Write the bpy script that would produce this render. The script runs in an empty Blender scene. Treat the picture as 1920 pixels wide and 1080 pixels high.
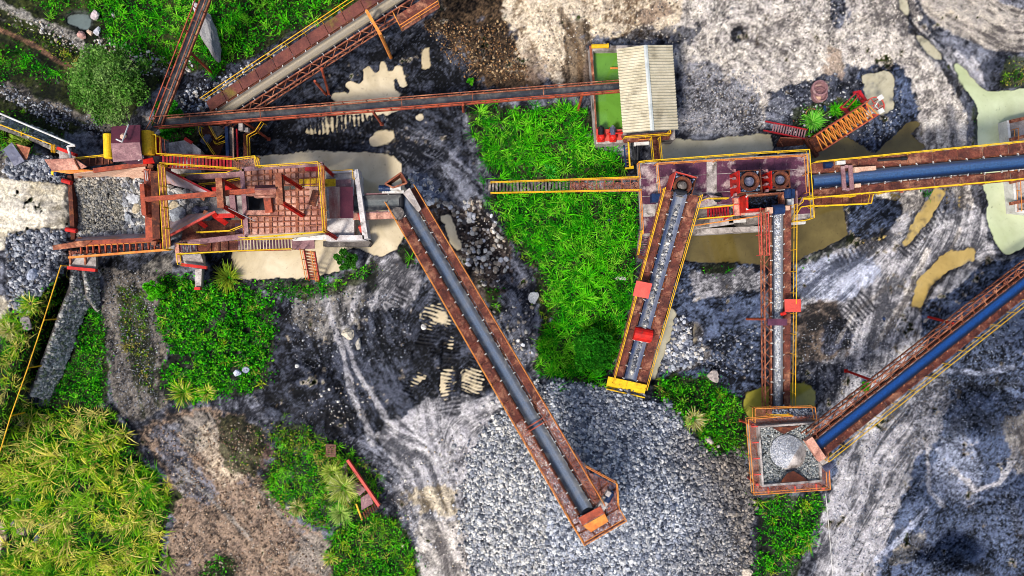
import bpy, math, random
import numpy as np
from mathutils import Vector, Matrix
R = math.radians
rng = np.random.default_rng(7)
random.seed(11)
scene = bpy.context.scene
COL = scene.collection
HC = 160/3            # height of the drone above the ground, metres
K = 0.55              # albedo of a surface as a share of how bright it looks in daylight
def P(px, py, z=0.0):
    s = (HC-z)/HC/24
    return Vector(((px-960)*s, (540-py)*s, z))
def lin(c):
    c = np.asarray(c, float)/255
    return np.where(c <= .04045, c/12.92, ((c+.055)/1.055)**2.4)
def alb(c): return lin(c)*K

# ------------------------------------------------------------------ materials
def nodes(name):
    m = bpy.data.materials.new(name); m.use_nodes = True
    nt = m.node_tree; nt.nodes.clear()
    out = nt.nodes.new('ShaderNodeOutputMaterial'); bs = nt.nodes.new('ShaderNodeBsdfPrincipled')
    nt.links.new(bs.outputs[0], out.inputs[0])
    return m, nt, bs, out
def noise(nt, vec, scale, detail=4, rough=.6, dist=0):
    n = nt.nodes.new('ShaderNodeTexNoise'); n.inputs['Scale'].default_value = scale
    n.inputs['Detail'].default_value = detail; n.inputs['Roughness'].default_value = rough
    n.inputs['Distortion'].default_value = dist
    nt.links.new(vec, n.inputs['Vector']); return n.outputs['Fac']
def mapr(nt, val, a, b, c, d):
    n = nt.nodes.new('ShaderNodeMapRange'); nt.links.new(val, n.inputs[0])
    for i, v in enumerate((a, b, c, d)): n.inputs[1+i].default_value = v
    return n.outputs[0]
def mix(nt, fac, a, b, mode='MIX'):
    n = nt.nodes.new('ShaderNodeMix'); n.data_type = 'RGBA'; n.blend_type = mode; n.clamp_factor = True
    for sock, v in ((n.inputs[0], fac), (n.inputs[6], a), (n.inputs[7], b)):
        if isinstance(v, bpy.types.NodeSocket): nt.links.new(v, sock)
        elif isinstance(v, (int, float)): sock.default_value = v
        else: sock.default_value = (*v, 1)
    return n.outputs[2]
def bump(nt, bs, h, strength, dist):
    b = nt.nodes.new('ShaderNodeBump'); b.inputs['Strength'].default_value = strength
    b.inputs['Distance'].default_value = dist
    nt.links.new(h, b.inputs['Height']); nt.links.new(b.outputs[0], bs.inputs['Normal'])
MATS = {}
def mat(name, c1, c2, scale=1.5, rough=.65, metal=0.0, stain=None, amount=.5, grain=.35, bmp=.25, holes=0.0, stretch=None, sscale=None):
    m, nt, bs, out = nodes(name)
    tc = nt.nodes.new('ShaderNodeTexCoord').outputs['Object']
    if stretch:
        mp = nt.nodes.new('ShaderNodeMapping'); mp.inputs['Scale'].default_value = stretch
        nt.links.new(tc, mp.inputs[0]); tv = mp.outputs[0]
    else: tv = tc
    f = noise(nt, tv, scale, 6, .7)
    c = mix(nt, mapr(nt, f, .36, .64, 0, 1), alb(c1), alb(c2))
    if stain is not None:
        s = noise(nt, tv, sscale or scale*.8+.13, 7, .72, .4)
        c = mix(nt, mapr(nt, s, .62-amount*.3, .72-amount*.2, 0, .92), c, alb(stain))
    g = noise(nt, tc, 11, 4, .75)
    c = mix(nt, 1.0, c, mix(nt, mapr(nt, g, .32, .68, 0, 1), (1-grain,)*3, (1+grain,)*3), 'MULTIPLY')
    nt.links.new(c, bs.inputs['Base Color'])
    bs.inputs['Roughness'].default_value = rough; bs.inputs['Metallic'].default_value = metal
    bs.inputs['Specular IOR Level'].default_value = .18
    if bmp: bump(nt, bs, g, bmp, .03)
    if holes:                                   # expanded metal: see-through mesh
        w = nt.nodes.new('ShaderNodeTexVoronoi'); w.inputs['Scale'].default_value = 9
        w.feature = 'DISTANCE_TO_EDGE'; nt.links.new(tc, w.inputs['Vector'])
        tr = nt.nodes.new('ShaderNodeBsdfTransparent'); mx = nt.nodes.new('ShaderNodeMixShader')
        nt.links.new(mapr(nt, w.outputs['Distance'], holes-.02, holes+.02, 0, 1), mx.inputs[0])
        nt.links.new(bs.outputs[0], mx.inputs[1]); nt.links.new(tr.outputs[0], mx.inputs[2])
        nt.links.new(mx.outputs[0], out.inputs[0])
    MATS[name] = m; return m
def vmat(name, rough=.8, grain=.3, gscale=14, spec=.3, transl=0, bmp=.3, dust=None):   # colour per vertex plus grain
    m, nt, bs, out = nodes(name)
    a = nt.nodes.new('ShaderNodeAttribute'); a.attribute_name = 'Col'
    tc = nt.nodes.new('ShaderNodeNewGeometry').outputs['Position']
    g = noise(nt, tc, gscale, 3, .7)
    c = mix(nt, 1.0, a.outputs['Color'], mix(nt, mapr(nt, g, .32, .68, 0, 1), (1-grain,)*3, (1+grain,)*3), 'MULTIPLY')
    if dust: c = mix(nt, mapr(nt, noise(nt, tc, 1.3, 7, .75, .5), .46, .72, 0, .55), c, alb(dust))
    nt.links.new(c, bs.inputs['Base Color']); bs.inputs['Roughness'].default_value = rough
    bs.inputs['Specular IOR Level'].default_value = spec
    if bmp: bump(nt, bs, g, bmp, .04)
    if transl:
        t = nt.nodes.new('ShaderNodeBsdfTranslucent'); nt.links.new(c, t.inputs[0])
        mx = nt.nodes.new('ShaderNodeMixShader'); mx.inputs[0].default_value = transl
        nt.links.new(bs.outputs[0], mx.inputs[1]); nt.links.new(t.outputs[0], mx.inputs[2])
        nt.links.new(mx.outputs[0], out.inputs[0])
    MATS[name] = m; return m
mat('rust', (166,96,68), (98,54,42), 2.2, .8, stain=(206,140,104), amount=.4)
mat('rust_dark', (105,55,40), (58,32,28), 2.0, .85, stain=(150,85,50), amount=.35)
mat('rust_deck', (122,64,50), (72,40,36), 1.3, .85, stain=(168,116,90), amount=.4, grain=.5)
mat('mossy_deck', (124,72,62), (84,48,46), .8, .85, stain=(120,112,40), amount=.34, grain=.4, sscale=.35)
mat('rust_mesh', (190,116,94), (128,72,58), 1.3, .85, stain=(214,164,136), amount=.3, grain=.45, holes=.06)
mat('faded_red', (196,184,172), (150,44,46), .55, .6, grain=.3, stretch=(1,.3,1))
mat('maroon', (112,62,86), (72,38,58), .7, .55, stain=(206,184,180), amount=.34, grain=.3, sscale=.55)
mat('maroon_roof', (112,52,66), (84,40,56), 1.0, .6, grain=.2)
mat('salmon', (232,180,156), (186,118,100), .9, .75, stain=(128,76,66), amount=.5, grain=.4, sscale=.6)
mat('wear_steel', (196,176,180), (142,116,124), .8, .45, stain=(218,150,110), amount=.45, grain=.2)
mat('red', (228,40,26), (170,24,22), 2.0, .5, stain=(120,50,40), amount=.2, grain=.2)
mat('coral', (228,92,78), (206,72,62), 1.2, .55, grain=.18)
mat('orange_red', (200,92,58), (136,62,44), 1.8, .65, stain=(112,56,44), amount=.4, grain=.25)
mat('orange', (244,166,70), (214,116,52), 1.5, .6, grain=.25)
mat('yellow', (255,212,34), (244,186,26), 1.6, .5, stain=(150,96,40), amount=.18, grain=.2)
mat('yellow_worn', (250,198,34), (230,166,26), 1.8, .6, stain=(90,66,30), amount=.16, grain=.3)
mat('concrete', (206,196,190), (140,130,126), 1.2, .85, stain=(84,74,66), amount=.34, grain=.3)
mat('dusty_white', (240,234,230), (186,174,172), 1.0, .8, stain=(110,92,84), amount=.34, grain=.25)
mat('concrete_dark', (128,120,114), (78,72,70), 1.2, .9, stain=(190,180,170), amount=.25, grain=.4)
mat('roof_sheet', (232,222,196), (204,194,166), .9, .5, .2, stain=(160,150,128), amount=.22, grain=.14, bmp=.05)
mat('ridge_sheet', (226,228,220), (190,198,196), .9, .5, .2, grain=.14)
mat('blue_steel', (30,58,104), (18,34,66), 1.5, .45, grain=.25)
mat('white_paint', (238,236,230), (200,196,192), 1.5, .5, stain=(150,130,110), amount=.25, grain=.15)
mat('black_rubber', (34,36,44), (16,17,22), 2, .6, grain=.4)
mat('slate_steel', (104,108,132), (66,68,92), 1.4, .5, stain=(150,150,165), amount=.3)
mat('crimson', (190,30,40), (140,16,30), 1.4, .6, stain=(110,60,56), amount=.3)
mat('trunk', (92,70,50), (58,44,32), 4, .9)
mat('timber', (150,110,92), (104,72,62), 3, .9)
mat('mauve', (168,126,128), (122,86,92), 1.6, .7, stain=(200,170,160), amount=.25)
mat('pale_peach', (236,196,168), (204,156,130), 1.4, .7)
vmat('stone', .9, .36, 9, .12, bmp=.5)
vmat('belt_blue', .5, .4, 10, .4, bmp=.15)
vmat('belt', .6, .34, 16, .4, bmp=.15, dust=(132,128,122))
vmat('leaf', .85, .14, 20, .06, transl=.3, bmp=0)
WCOL = {}
def water(name, c1, c2, scale=.5, rough=.08, spec=.8):
    WCOL[name] = (c1, c2)
    m, nt, bs, out = nodes(name)
    tc = nt.nodes.new('ShaderNodeNewGeometry').outputs['Position']
    at_ = nt.nodes.new('ShaderNodeAttribute'); at_.attribute_name = 'Col'
    f = noise(nt, tc, scale, 6, .65, .8); s = noise(nt, tc, 4.2, 5, .75)
    c = mix(nt, 1.0, at_.outputs['Color'], mix(nt, mapr(nt, f, .34, .66, 0, 1), (.84,.83,.80), (1.12,1.12,1.14)), 'MULTIPLY')
    c = mix(nt, mapr(nt, s, .60, .70, 0, .5), c, alb(tuple(v*.5 for v in c2)))
    nt.links.new(c, bs.inputs['Base Color']); bs.inputs['Roughness'].default_value = rough
    bs.inputs['IOR'].default_value = 1.33; bs.inputs['Specular IOR Level'].default_value = spec
    bump(nt, bs, noise(nt, tc, 5, 3, .5), .03, .02)
    MATS[name] = m; return m
water('mud_water', (232,216,184), (210,192,154)); water('olive_water', (118,104,58), (88,76,38))
water('green_water', (208,216,178), (188,200,150), .2); water('algae_water', (126,176,84), (92,150,20), .25)
water('grey_water', (206,198,170), (184,176,148)); water('pond_water', (112,124,120), (88,100,96))
water('clay_water', (206,180,112), (178,150,84))
water('moss_water', (168,160,70), (140,134,52))

# ------------------------------------------------------------------ objects
def tag(o, label=None, cat=None, group=None, kind=None):
    for k, v in (('label', label), ('category', cat), ('group', group), ('kind', kind)):
        if v: o[k] = v
    return o
def thing(name, label, cat, loc, group=None):
    o = bpy.data.objects.new(name, None); COL.objects.link(o); o.location = loc
    o.empty_display_size = .3
    return tag(o, label, cat, group)
def base_of(o):
    v = Vector((0, 0, 0))
    while o is not None: v += o.location; o = o.parent
    return v
class MB:
    def __init__(s): s.v = []; s.f = []; s.c = []
    def quadbox(s, c8, col=None):
        b = len(s.v); s.v += [tuple(p) for p in c8]
        s.f += [tuple(b+i for i in q) for q in ((3,2,1,0),(4,5,6,7),(0,1,5,4),(1,2,6,5),(2,3,7,6),(3,0,4,7))]
        if col is not None: s.c += [col]*8
    def box(s, c, size, rz=0.0):
        c = Vector(c); hx, hy, hz = (v/2 for v in size); ca, sa = math.cos(rz), math.sin(rz)
        s.quadbox([c+Vector((x*ca-y*sa, x*sa+y*ca, z)) for z in (-hz, hz) for x, y in ((-hx,-hy),(hx,-hy),(hx,hy),(-hx,hy))])
    def bar(s, p, q, w=.1, h=None, up=(0,0,1)):
        p, q = Vector(p), Vector(q); d = q-p
        if d.length < 1e-5: return
        d.normalize(); up = Vector(up)
        if abs(d.dot(up)) > .98: up = Vector((1, 0, 0))
        a = d.cross(up).normalized()*w/2; b = a.cross(d).normalized()*(h or w)/2
        s.quadbox([p-a-b, p+a-b, q+a-b, q-a-b, p-a+b, p+a+b, q+a+b, q-a+b])
    def ibeam(s, p, q, w=.25, h=.3):
        p, q = Vector(p), Vector(q); o = Vector((0, 0, h/2))
        s.bar(p+o, q+o, w, .04); s.bar(p-o, q-o, w, .04); s.bar(p, q, .05, h-.05)
    def tube(s, p, q, r=.04, n=6, r2=None, cap=True):
        p, q = Vector(p), Vector(q); d = q-p
        if d.length < 1e-5: return
        d.normalize(); up = Vector((0, 0, 1)) if abs(d.z) < .9 else Vector((1, 0, 0))
        a = d.cross(up).normalized(); b = a.cross(d); k = len(s.v)
        for c, rr in ((p, r), (q, r if r2 is None else r2)):
            for i in range(n):
                t = 2*math.pi*i/n; s.v.append(tuple(c+(a*math.cos(t)+b*math.sin(t))*rr))
        for i in range(n): j = (i+1) % n; s.f.append((k+i, k+j, k+n+j, k+n+i))
        if cap: s.f += [tuple(k+i for i in reversed(range(n))), tuple(k+n+i for i in range(n))]
    def path(s, pts, r=.04, n=6):
        for a, b in zip(pts, pts[1:]): s.tube(a, b, r, n)
    def prism(s, top, th=.1, bottom=None):
        n = len(top); k = len(s.v)
        if bottom is None: bottom = [Vector(p)-Vector((0, 0, th)) for p in top]
        ar = sum(top[i][0]*top[(i+1) % n][1]-top[(i+1) % n][0]*top[i][1] for i in range(n))
        if ar < 0: top = list(reversed(top)); bottom = list(reversed(bottom))
        s.v += [tuple(p) for p in top]+[tuple(p) for p in bottom]
        s.f += [tuple(k+i for i in range(n)), tuple(k+n+i for i in reversed(range(n)))]
        s.f += [(k+i, k+n+i, k+n+(i+1) % n, k+(i+1) % n) for i in range(n)]
    def plate(s, pts, th=.06):                  # a plate of any tilt with thickness along its normal
        pts = [Vector(p) for p in pts]; nrm = (pts[1]-pts[0]).cross(pts[2]-pts[0]).normalized()
        if nrm.dot(Vector((0, 0, HC))-pts[0]) < 0: nrm = -nrm   # thickness lies behind the face one sees from above
        n = len(pts); k = len(s.v); low = [p-nrm*th for p in pts]
        s.v += [tuple(p) for p in pts]+[tuple(p) for p in low]
        s.f += [tuple(k+i for i in range(n)), tuple(k+n+i for i in reversed(range(n)))]
        s.f += [(k+i, k+n+i, k+n+(i+1) % n, k+(i+1) % n) for i in range(n)]
    def lathe(s, c, prof, n=24, axis=(0,0,1)):
        c = Vector(c); ax = Vector(axis).normalized(); up = Vector((1, 0, 0)) if abs(ax.x) < .9 else Vector((0, 1, 0))
        a = ax.cross(up).normalized(); b = ax.cross(a); k = len(s.v); m = len(prof)
        for r, z in prof:
            for i in range(n):
                t = 2*math.pi*i/n; s.v.append(tuple(c+ax*z+(a*math.cos(t)+b*math.sin(t))*r))
        for j in range(m-1):
            for i in range(n):
                i2 = (i+1) % n; s.f.append((k+j*n+i, k+j*n+i2, k+(j+1)*n+i2, k+(j+1)*n+i))
        if prof[0][0] > 1e-4: s.f.append(tuple(k+i for i in reversed(range(n))))
        if prof[-1][0] > 1e-4: s.f.append(tuple(k+(m-1)*n+i for i in range(n)))
    def rail(s, pts, h=1.05, r=.032, gap=1.5, mid=True):
        up = Vector((0, 0, 1)); pts = [Vector(p) for p in pts]
        for a, b in zip(pts, pts[1:]):
            s.tube(a+up*h, b+up*h, r); n = max(1, round((b-a).length/gap))
            if mid: s.tube(a+up*h*.52, b+up*h*.52, r*.75)
            for i in range(n+1): q = a.lerp(b, i/n); s.tube(q, q+up*h, r*.85)
    def railpx(s, px, z, h=1.05, **kw):         # px: where the top rail is seen
        zs = z if isinstance(z, (list, tuple)) else [z]*len(px)
        s.rail([P(x, y, zz+h)-Vector((0, 0, h)) for (x, y), zz in zip(px, zs)], h, **kw)
    def build(s, name, m, parent=None, loc=None, smooth=False):
        o0 = base_of(parent) if parent is not None else Vector(loc if loc is not None else (0, 0, 0))
        me = bpy.data.meshes.new(name)
        me.from_pydata([(x-o0.x, y-o0.y, z-o0.z) for x, y, z in s.v], [], s.f)
        if s.c:
            at = me.color_attributes.new('Col', 'FLOAT_COLOR', 'POINT')
            at.data.foreach_set('color', np.c_[np.array(s.c), np.ones(len(s.c))].astype(np.float32).ravel())
        me.materials.append(MATS[m] if isinstance(m, str) else m); me.update()
        if smooth: me.polygons.foreach_set('use_smooth', [True]*len(me.polygons))
        o = bpy.data.objects.new(name, me); COL.objects.link(o)
        if parent is not None: o.parent = parent
        else: o.location = o0
        return o
def npmesh(name, V, F, m, col=None, loc=(0,0,0), smooth=False, parent=None):
    V = np.asarray(V, np.float32)-np.asarray(loc, np.float32); F = np.asarray(F, np.int32); k = F.shape[1]
    me = bpy.data.meshes.new(name)
    me.vertices.add(len(V)); me.vertices.foreach_set('co', V.ravel())
    me.loops.add(F.size); me.loops.foreach_set('vertex_index', F.ravel())
    me.polygons.add(len(F)); me.polygons.foreach_set('loop_start', np.arange(0, F.size, k, dtype=np.int32))
    me.polygons.foreach_set('use_smooth', np.full(len(F), smooth))
    if col is not None:
        at = me.color_attributes.new('Col', 'FLOAT_COLOR', 'POINT')
        at.data.foreach_set('color', np.c_[col, np.ones(len(V))].astype(np.float32).ravel())
    me.materials.append(MATS[m]); me.update(calc_edges=True)
    o = bpy.data.objects.new(name, me); COL.objects.link(o); o.location = loc
    if parent is not None: o.parent = parent
    return o

# ------------------------------------------------------------------ camera and light
cam = bpy.data.cameras.new('camera'); co = bpy.data.objects.new('camera', cam); COL.objects.link(co)
cam.lens = 24; cam.sensor_width = 36; cam.clip_end = 3000; co.location = (0, 0, HC); scene.camera = co
EL, AZ = 56, 222
w = bpy.data.worlds.new('World'); scene.world = w; w.use_nodes = True
sky = w.node_tree.nodes.new('ShaderNodeTexSky'); sky.sky_type = 'NISHITA'; sky.sun_disc = False
sky.sun_elevation = R(EL); sky.sun_rotation = R(AZ); sky.dust_density = 3
bg = w.node_tree.nodes['Background']; bg.inputs[1].default_value = .11
w.node_tree.links.new(sky.outputs[0], bg.inputs[0])
sl = bpy.data.lights.new('sun', 'SUN'); so = bpy.data.objects.new('sun', sl); COL.objects.link(so)
sl.energy = 2.5; sl.angle = R(11); sl.color = (1, .95, .87)
d = Vector((math.sin(R(AZ))*math.cos(R(EL)), math.cos(R(AZ))*math.cos(R(EL)), math.sin(R(EL))))
so.rotation_euler = d.to_track_quat('Z', 'Y').to_euler(); so.location = d*80
scene.view_settings.view_transform = 'Standard'; scene.view_settings.look = 'None'
scene.view_settings.exposure = 1.2; scene.view_settings.gamma = 1
scene.cycles.filter_width = 1.0; scene.cycles.max_bounces = 5; scene.cycles.transparent_max_bounces = 6

# ================================================================== GROUND
X0, X1, Y0, Y1, ST = -120, 2040, -120, 1200, 1.875
gx = np.arange(X0, X1+.1, ST); gy = np.arange(Y0, Y1+.1, ST); NX, NY = len(gx), len(gy)
GX, GY = np.meshgrid(gx, gy)
def vnoise(scale, seed):                        # smooth value noise, cells of `scale` photo pixels
    r = np.random.default_rng(seed); nx, ny = int((X1-X0)/scale)+3, int((Y1-Y0)/scale)+3
    g = r.random((ny, nx)); u = (GX-X0)/scale; v = (GY-Y0)/scale
    i, j = u.astype(int), v.astype(int); fu, fv = u-i, v-j
    fu = fu*fu*(3-2*fu); fv = fv*fv*(3-2*fv)
    return (g[j, i]*(1-fu)+g[j, i+1]*fu)*(1-fv)+(g[j+1, i]*(1-fu)+g[j+1, i+1]*fu)*fv
def fbm(scale, seed, octs=4, gain=.55):
    t = 0; a = 1; n = 0
    for o in range(octs):
        t = t+a*vnoise(max(scale/2**o, 1.9), seed+o*17); n += a; a *= gain
    return t/n
def norm(a):
    a = (a-a.mean())/(a.std()+1e-9); return np.clip(.5+a*.22, 0, 1)
def sst(a, b, x):
    t = np.clip((x-a)/(b-a), 0, 1); return t*t*(3-2*t)
def blur(a, r):
    r = int(round(r/ST))
    for _ in range(2):
        if r < 1: return a
        for ax in (0, 1):
            c = np.cumsum(np.pad(a, [(r+1, r) if k == ax else (0, 0) for k in (0, 1)], mode='edge'), axis=ax)
            n = a.shape[ax]
            a = (np.take(c, range(2*r+1, 2*r+1+n), axis=ax)-np.take(c, range(n), axis=ax))/(2*r+1)
    return a
def polymask(pts):
    m = np.zeros((NY, NX), bool); n = len(pts)
    for k in range(n):
        (xa, ya), (xb, yb) = pts[k], pts[(k+1) % n]
        if ya == yb: continue
        j0, j1 = np.searchsorted(gy, [min(ya, yb), max(ya, yb)])
        xi = xa+(gy[j0:j1]-ya)*(xb-xa)/(yb-ya)
        m[j0:j1] ^= gx[None, :] < xi[:, None]
    return m
NA = fbm(38, 1, 5)-.5; NB = fbm(9, 2, 3)-.5
def soft(pts, feather=10, rough=1.0):           # organic-edged mask of a polygon
    m = blur(polymask(pts).astype(float), feather)
    return sst(.38, .62, m+(NA*1.0+NB*.7)*rough)
def segdist(pts, reach=None):
    d = np.full((NY, NX), 1e9)
    for (xa, ya), (xb, yb) in zip(pts, pts[1:]):
        L = (xb-xa)**2+(yb-ya)**2+1e-9
        t = np.clip(((GX-xa)*(xb-xa)+(GY-ya)*(yb-ya))/L, 0, 1)
        d = np.minimum(d, np.hypot(GX-xa-t*(xb-xa), GY-ya-t*(yb-ya)))
    return d
def stroke(pts, w, rough=1.0):
    d = segdist(pts); return sst(.35, .65, 1-d/w/1.0+(.5-.5)+(NA*.9+NB*.6)*rough)
# flow of the ground: wheel tracks, wash lines, pushed spoil
FLOW = [  # points, reach, weight
 ([(1700,-60),(1760,20),(1850,70),(1930,90),(2050,100)],60,3), ([(1780,-80),(1850,10),(1940,50),(2050,60)],50,3),
 ([(1000,-60),(1020,60),(1040,160)],60,1.5), ([(1080,-40),(1085,80),(1090,160)],40,2.5), ([(960,0),(930,60),(900,120)],50,1),
 ([(1560,-60),(1568,60),(1565,150)],40,2.5), ([(1685,-30),(1715,60),(1770,120),(1810,200),(1840,300)],30,3),
 ([(1640,130),(1655,200)],26,3), ([(1760,200),(1790,300),(1790,400),(1740,490),(1690,600),(1660,700),(1600,820),(1560,960),(1500,1100)],55,3),
 ([(1840,330),(1770,440),(1680,490),(1560,540),(1490,580)],40,2), ([(1700,400),(1610,450),(1520,500)],40,2.5),
 ([(1500,480),(1560,470),(1640,430)],30,2), ([(1700,780),(1640,900),(1580,1000),(1530,1100)],60,3),
 ([(1720,820),(1670,950),(1600,1080)],40,2), ([(700,250),(810,280),(870,340),(930,420),(980,500),(1010,600),(990,700)],45,3),
 ([(660,560),(640,640),(665,740),(730,840),(810,910),(860,1000),(890,1120)],40,3), ([(700,600),(770,720),(810,800),(820,900)],40,2.5),
 ([(520,640),(590,660),(640,700),(690,800)],40,1.2), ([(930,760),(860,800),(780,840),(700,830)],40,2),
 ([(960,760),(900,840),(880,900)],30,2), ([(690,500),(660,560),(650,640)],40,2), ([(230,480),(230,580),(250,700),(290,780)],60,2),
 ([(270,800),(330,900),(430,980),(560,1060),(640,1120)],45,2), ([(330,800),(400,880),(500,960),(640,1060)],40,2),
 ([(-100,345),(40,360),(120,385)],40,4), ([(-100,440),(30,415),(120,400)],30,4), ([(0,160),(100,195),(200,240)],30,2),
 ([(-40,0),(60,40),(150,90),(220,120)],25,2), ([(0,50),(120,120),(200,160)],20,2.5), ([(430,190),(600,100),(760,10)],40,1),
 ([(560,190),(640,160),(720,190),(760,240)],40,.8), ([(1780,760),(1800,840),(1850,900),(1900,880),(1900,800),(1850,750),(1790,760)],40,2),
 ([(1700,900),(1720,980),(1690,1060)],40,2), ([(1900,940),(1800,960),(1760,1040)],40,1.5), ([(1740,640),(1800,700),(1900,700)],50,1),
 ([(1300,560),(1340,540),(1420,530)],30,2), ([(1320,620),(1360,680),(1420,700)],40,1.2)]
cs = np.zeros((NY, NX)); sn = np.zeros((NY, NX))
th0 = vnoise(110, 5)*2*math.pi*1.6; cs += .55*np.cos(th0); sn += .55*np.sin(th0)
for pts, rr, wt in FLOW:
    for (xa, ya), (xb, yb) in zip(pts, pts[1:]):
        i0, i1 = np.searchsorted(gx, [min(xa, xb)-3*rr, max(xa, xb)+3*rr]); j0, j1 = np.searchsorted(gy, [min(ya, yb)-3*rr, max(ya, yb)+3*rr])
        sx, sy = GX[j0:j1, i0:i1], GY[j0:j1, i0:i1]; L = (xb-xa)**2+(yb-ya)**2
        t = np.clip(((sx-xa)*(xb-xa)+(sy-ya)*(yb-ya))/L, 0, 1)
        g = wt*np.exp(-(np.hypot(sx-xa-t*(xb-xa), sy-ya-t*(yb-ya))/rr)**2)
        a = 2*math.atan2(yb-ya, xb-xa); cs[j0:j1, i0:i1] += g*math.cos(a); sn[j0:j1, i0:i1] += g*math.sin(a)
th = .5*np.arctan2(sn, cs)+(vnoise(60, 9)-.5)*.9
VX, VY = np.cos(th), np.sin(th)
def lic(src, steps):
    acc = src.copy()
    for sg in (1, -1):
        x = np.broadcast_to(np.arange(NX, dtype=float), (NY, NX)).copy(); y = np.broadcast_to(np.arange(NY, dtype=float)[:, None], (NY, NX)).copy()
        pvx, pvy = VX*sg, VY*sg
        for k in range(steps):
            x += pvx; y += pvy
            i = np.clip(x+.5, 0, NX-1).astype(int); j = np.clip(y+.5, 0, NY-1).astype(int)
            nvx, nvy = VX[j, i], VY[j, i]; s = np.where(nvx*pvx+nvy*pvy < 0, -1., 1.); pvx, pvy = nvx*s, nvy*s
            acc += src[j, i]
    return acc
r_ = np.random.default_rng(3)
white = r_.random((NY, NX))
S1 = norm(lic(white, 16)); S2 = norm(lic(vnoise(7, 21), 26)); S3 = norm(lic(vnoise(16, 22), 34))
STREAK = norm(S1*.8+S2*1.1+S3*.8)
F1 = norm(fbm(70, 31, 6, .62)); F2 = norm(fbm(20, 41, 4, .7)); GR = norm(white*.7+vnoise(3.6, 51)*.8)

PAL = {'coal': ((9,10,15),(80,84,98)), 'coalblue': ((7,10,19),(96,108,136)), 'grey': ((74,74,80),(196,192,194)), 'pale': ((96,90,88),(226,216,204)),
 'cream': ((110,88,66),(234,216,188)), 'brown': ((36,31,30),(158,134,114)), 'darkbrown': ((20,16,14),(104,82,60)), 'redbrown': ((44,34,28),(132,98,76)),
 'tan': ((128,108,70),(220,196,140)), 'soil': ((12,18,7),(62,70,30)), 'mud': ((40,40,42),(160,154,146)), 'clay': ((150,126,62),(214,186,116)),
 'road': ((84,78,76),(186,176,164)), 'gravel': ((30,29,30),(128,120,112)), 'slurry': ((20,22,31),(138,140,152)), 'ramp': ((186,174,150),(232,222,202)),
 'bluegrey': ((84,90,108),(196,202,222))}
base = fbm(120, 61, 4)
GKEY = {'coal': 2.3, 'coalblue': 2.6, 'darkbrown': 1.8, 'slurry': 1.9, 'gravel': 1.7, 'brown': 1.4, 'grey': 1.35, 'pale': 1.15, 'soil': 1.5, 'cream': 1.15}
DK = np.empty((NY, NX, 3)); LT = np.empty((NY, NX, 3)); DK[:] = lin(PAL['slurry'][0]); LT[:] = lin(PAL['slurry'][1])
WS = np.full((NY, NX), .42); WG = np.full((NY, NX), .3); GAM = np.full((NY, NX), 1.3)       # share of streaks and of grain in each place
def paint(m, key, ws=None, wg=None, op=1.0):
    m = m*op; d, l = (lin(c) for c in PAL[key])
    DK[:] = DK*(1-m[..., None])+d*m[..., None]; LT[:] = LT*(1-m[..., None])+l*m[..., None]
    GAM[:] = GAM*(1-m)+GKEY.get(key, 1.0)*m
    if ws is not None: WS[:] = WS*(1-m)+ws*m
    if wg is not None: WG[:] = WG*(1-m)+wg*m
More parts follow.
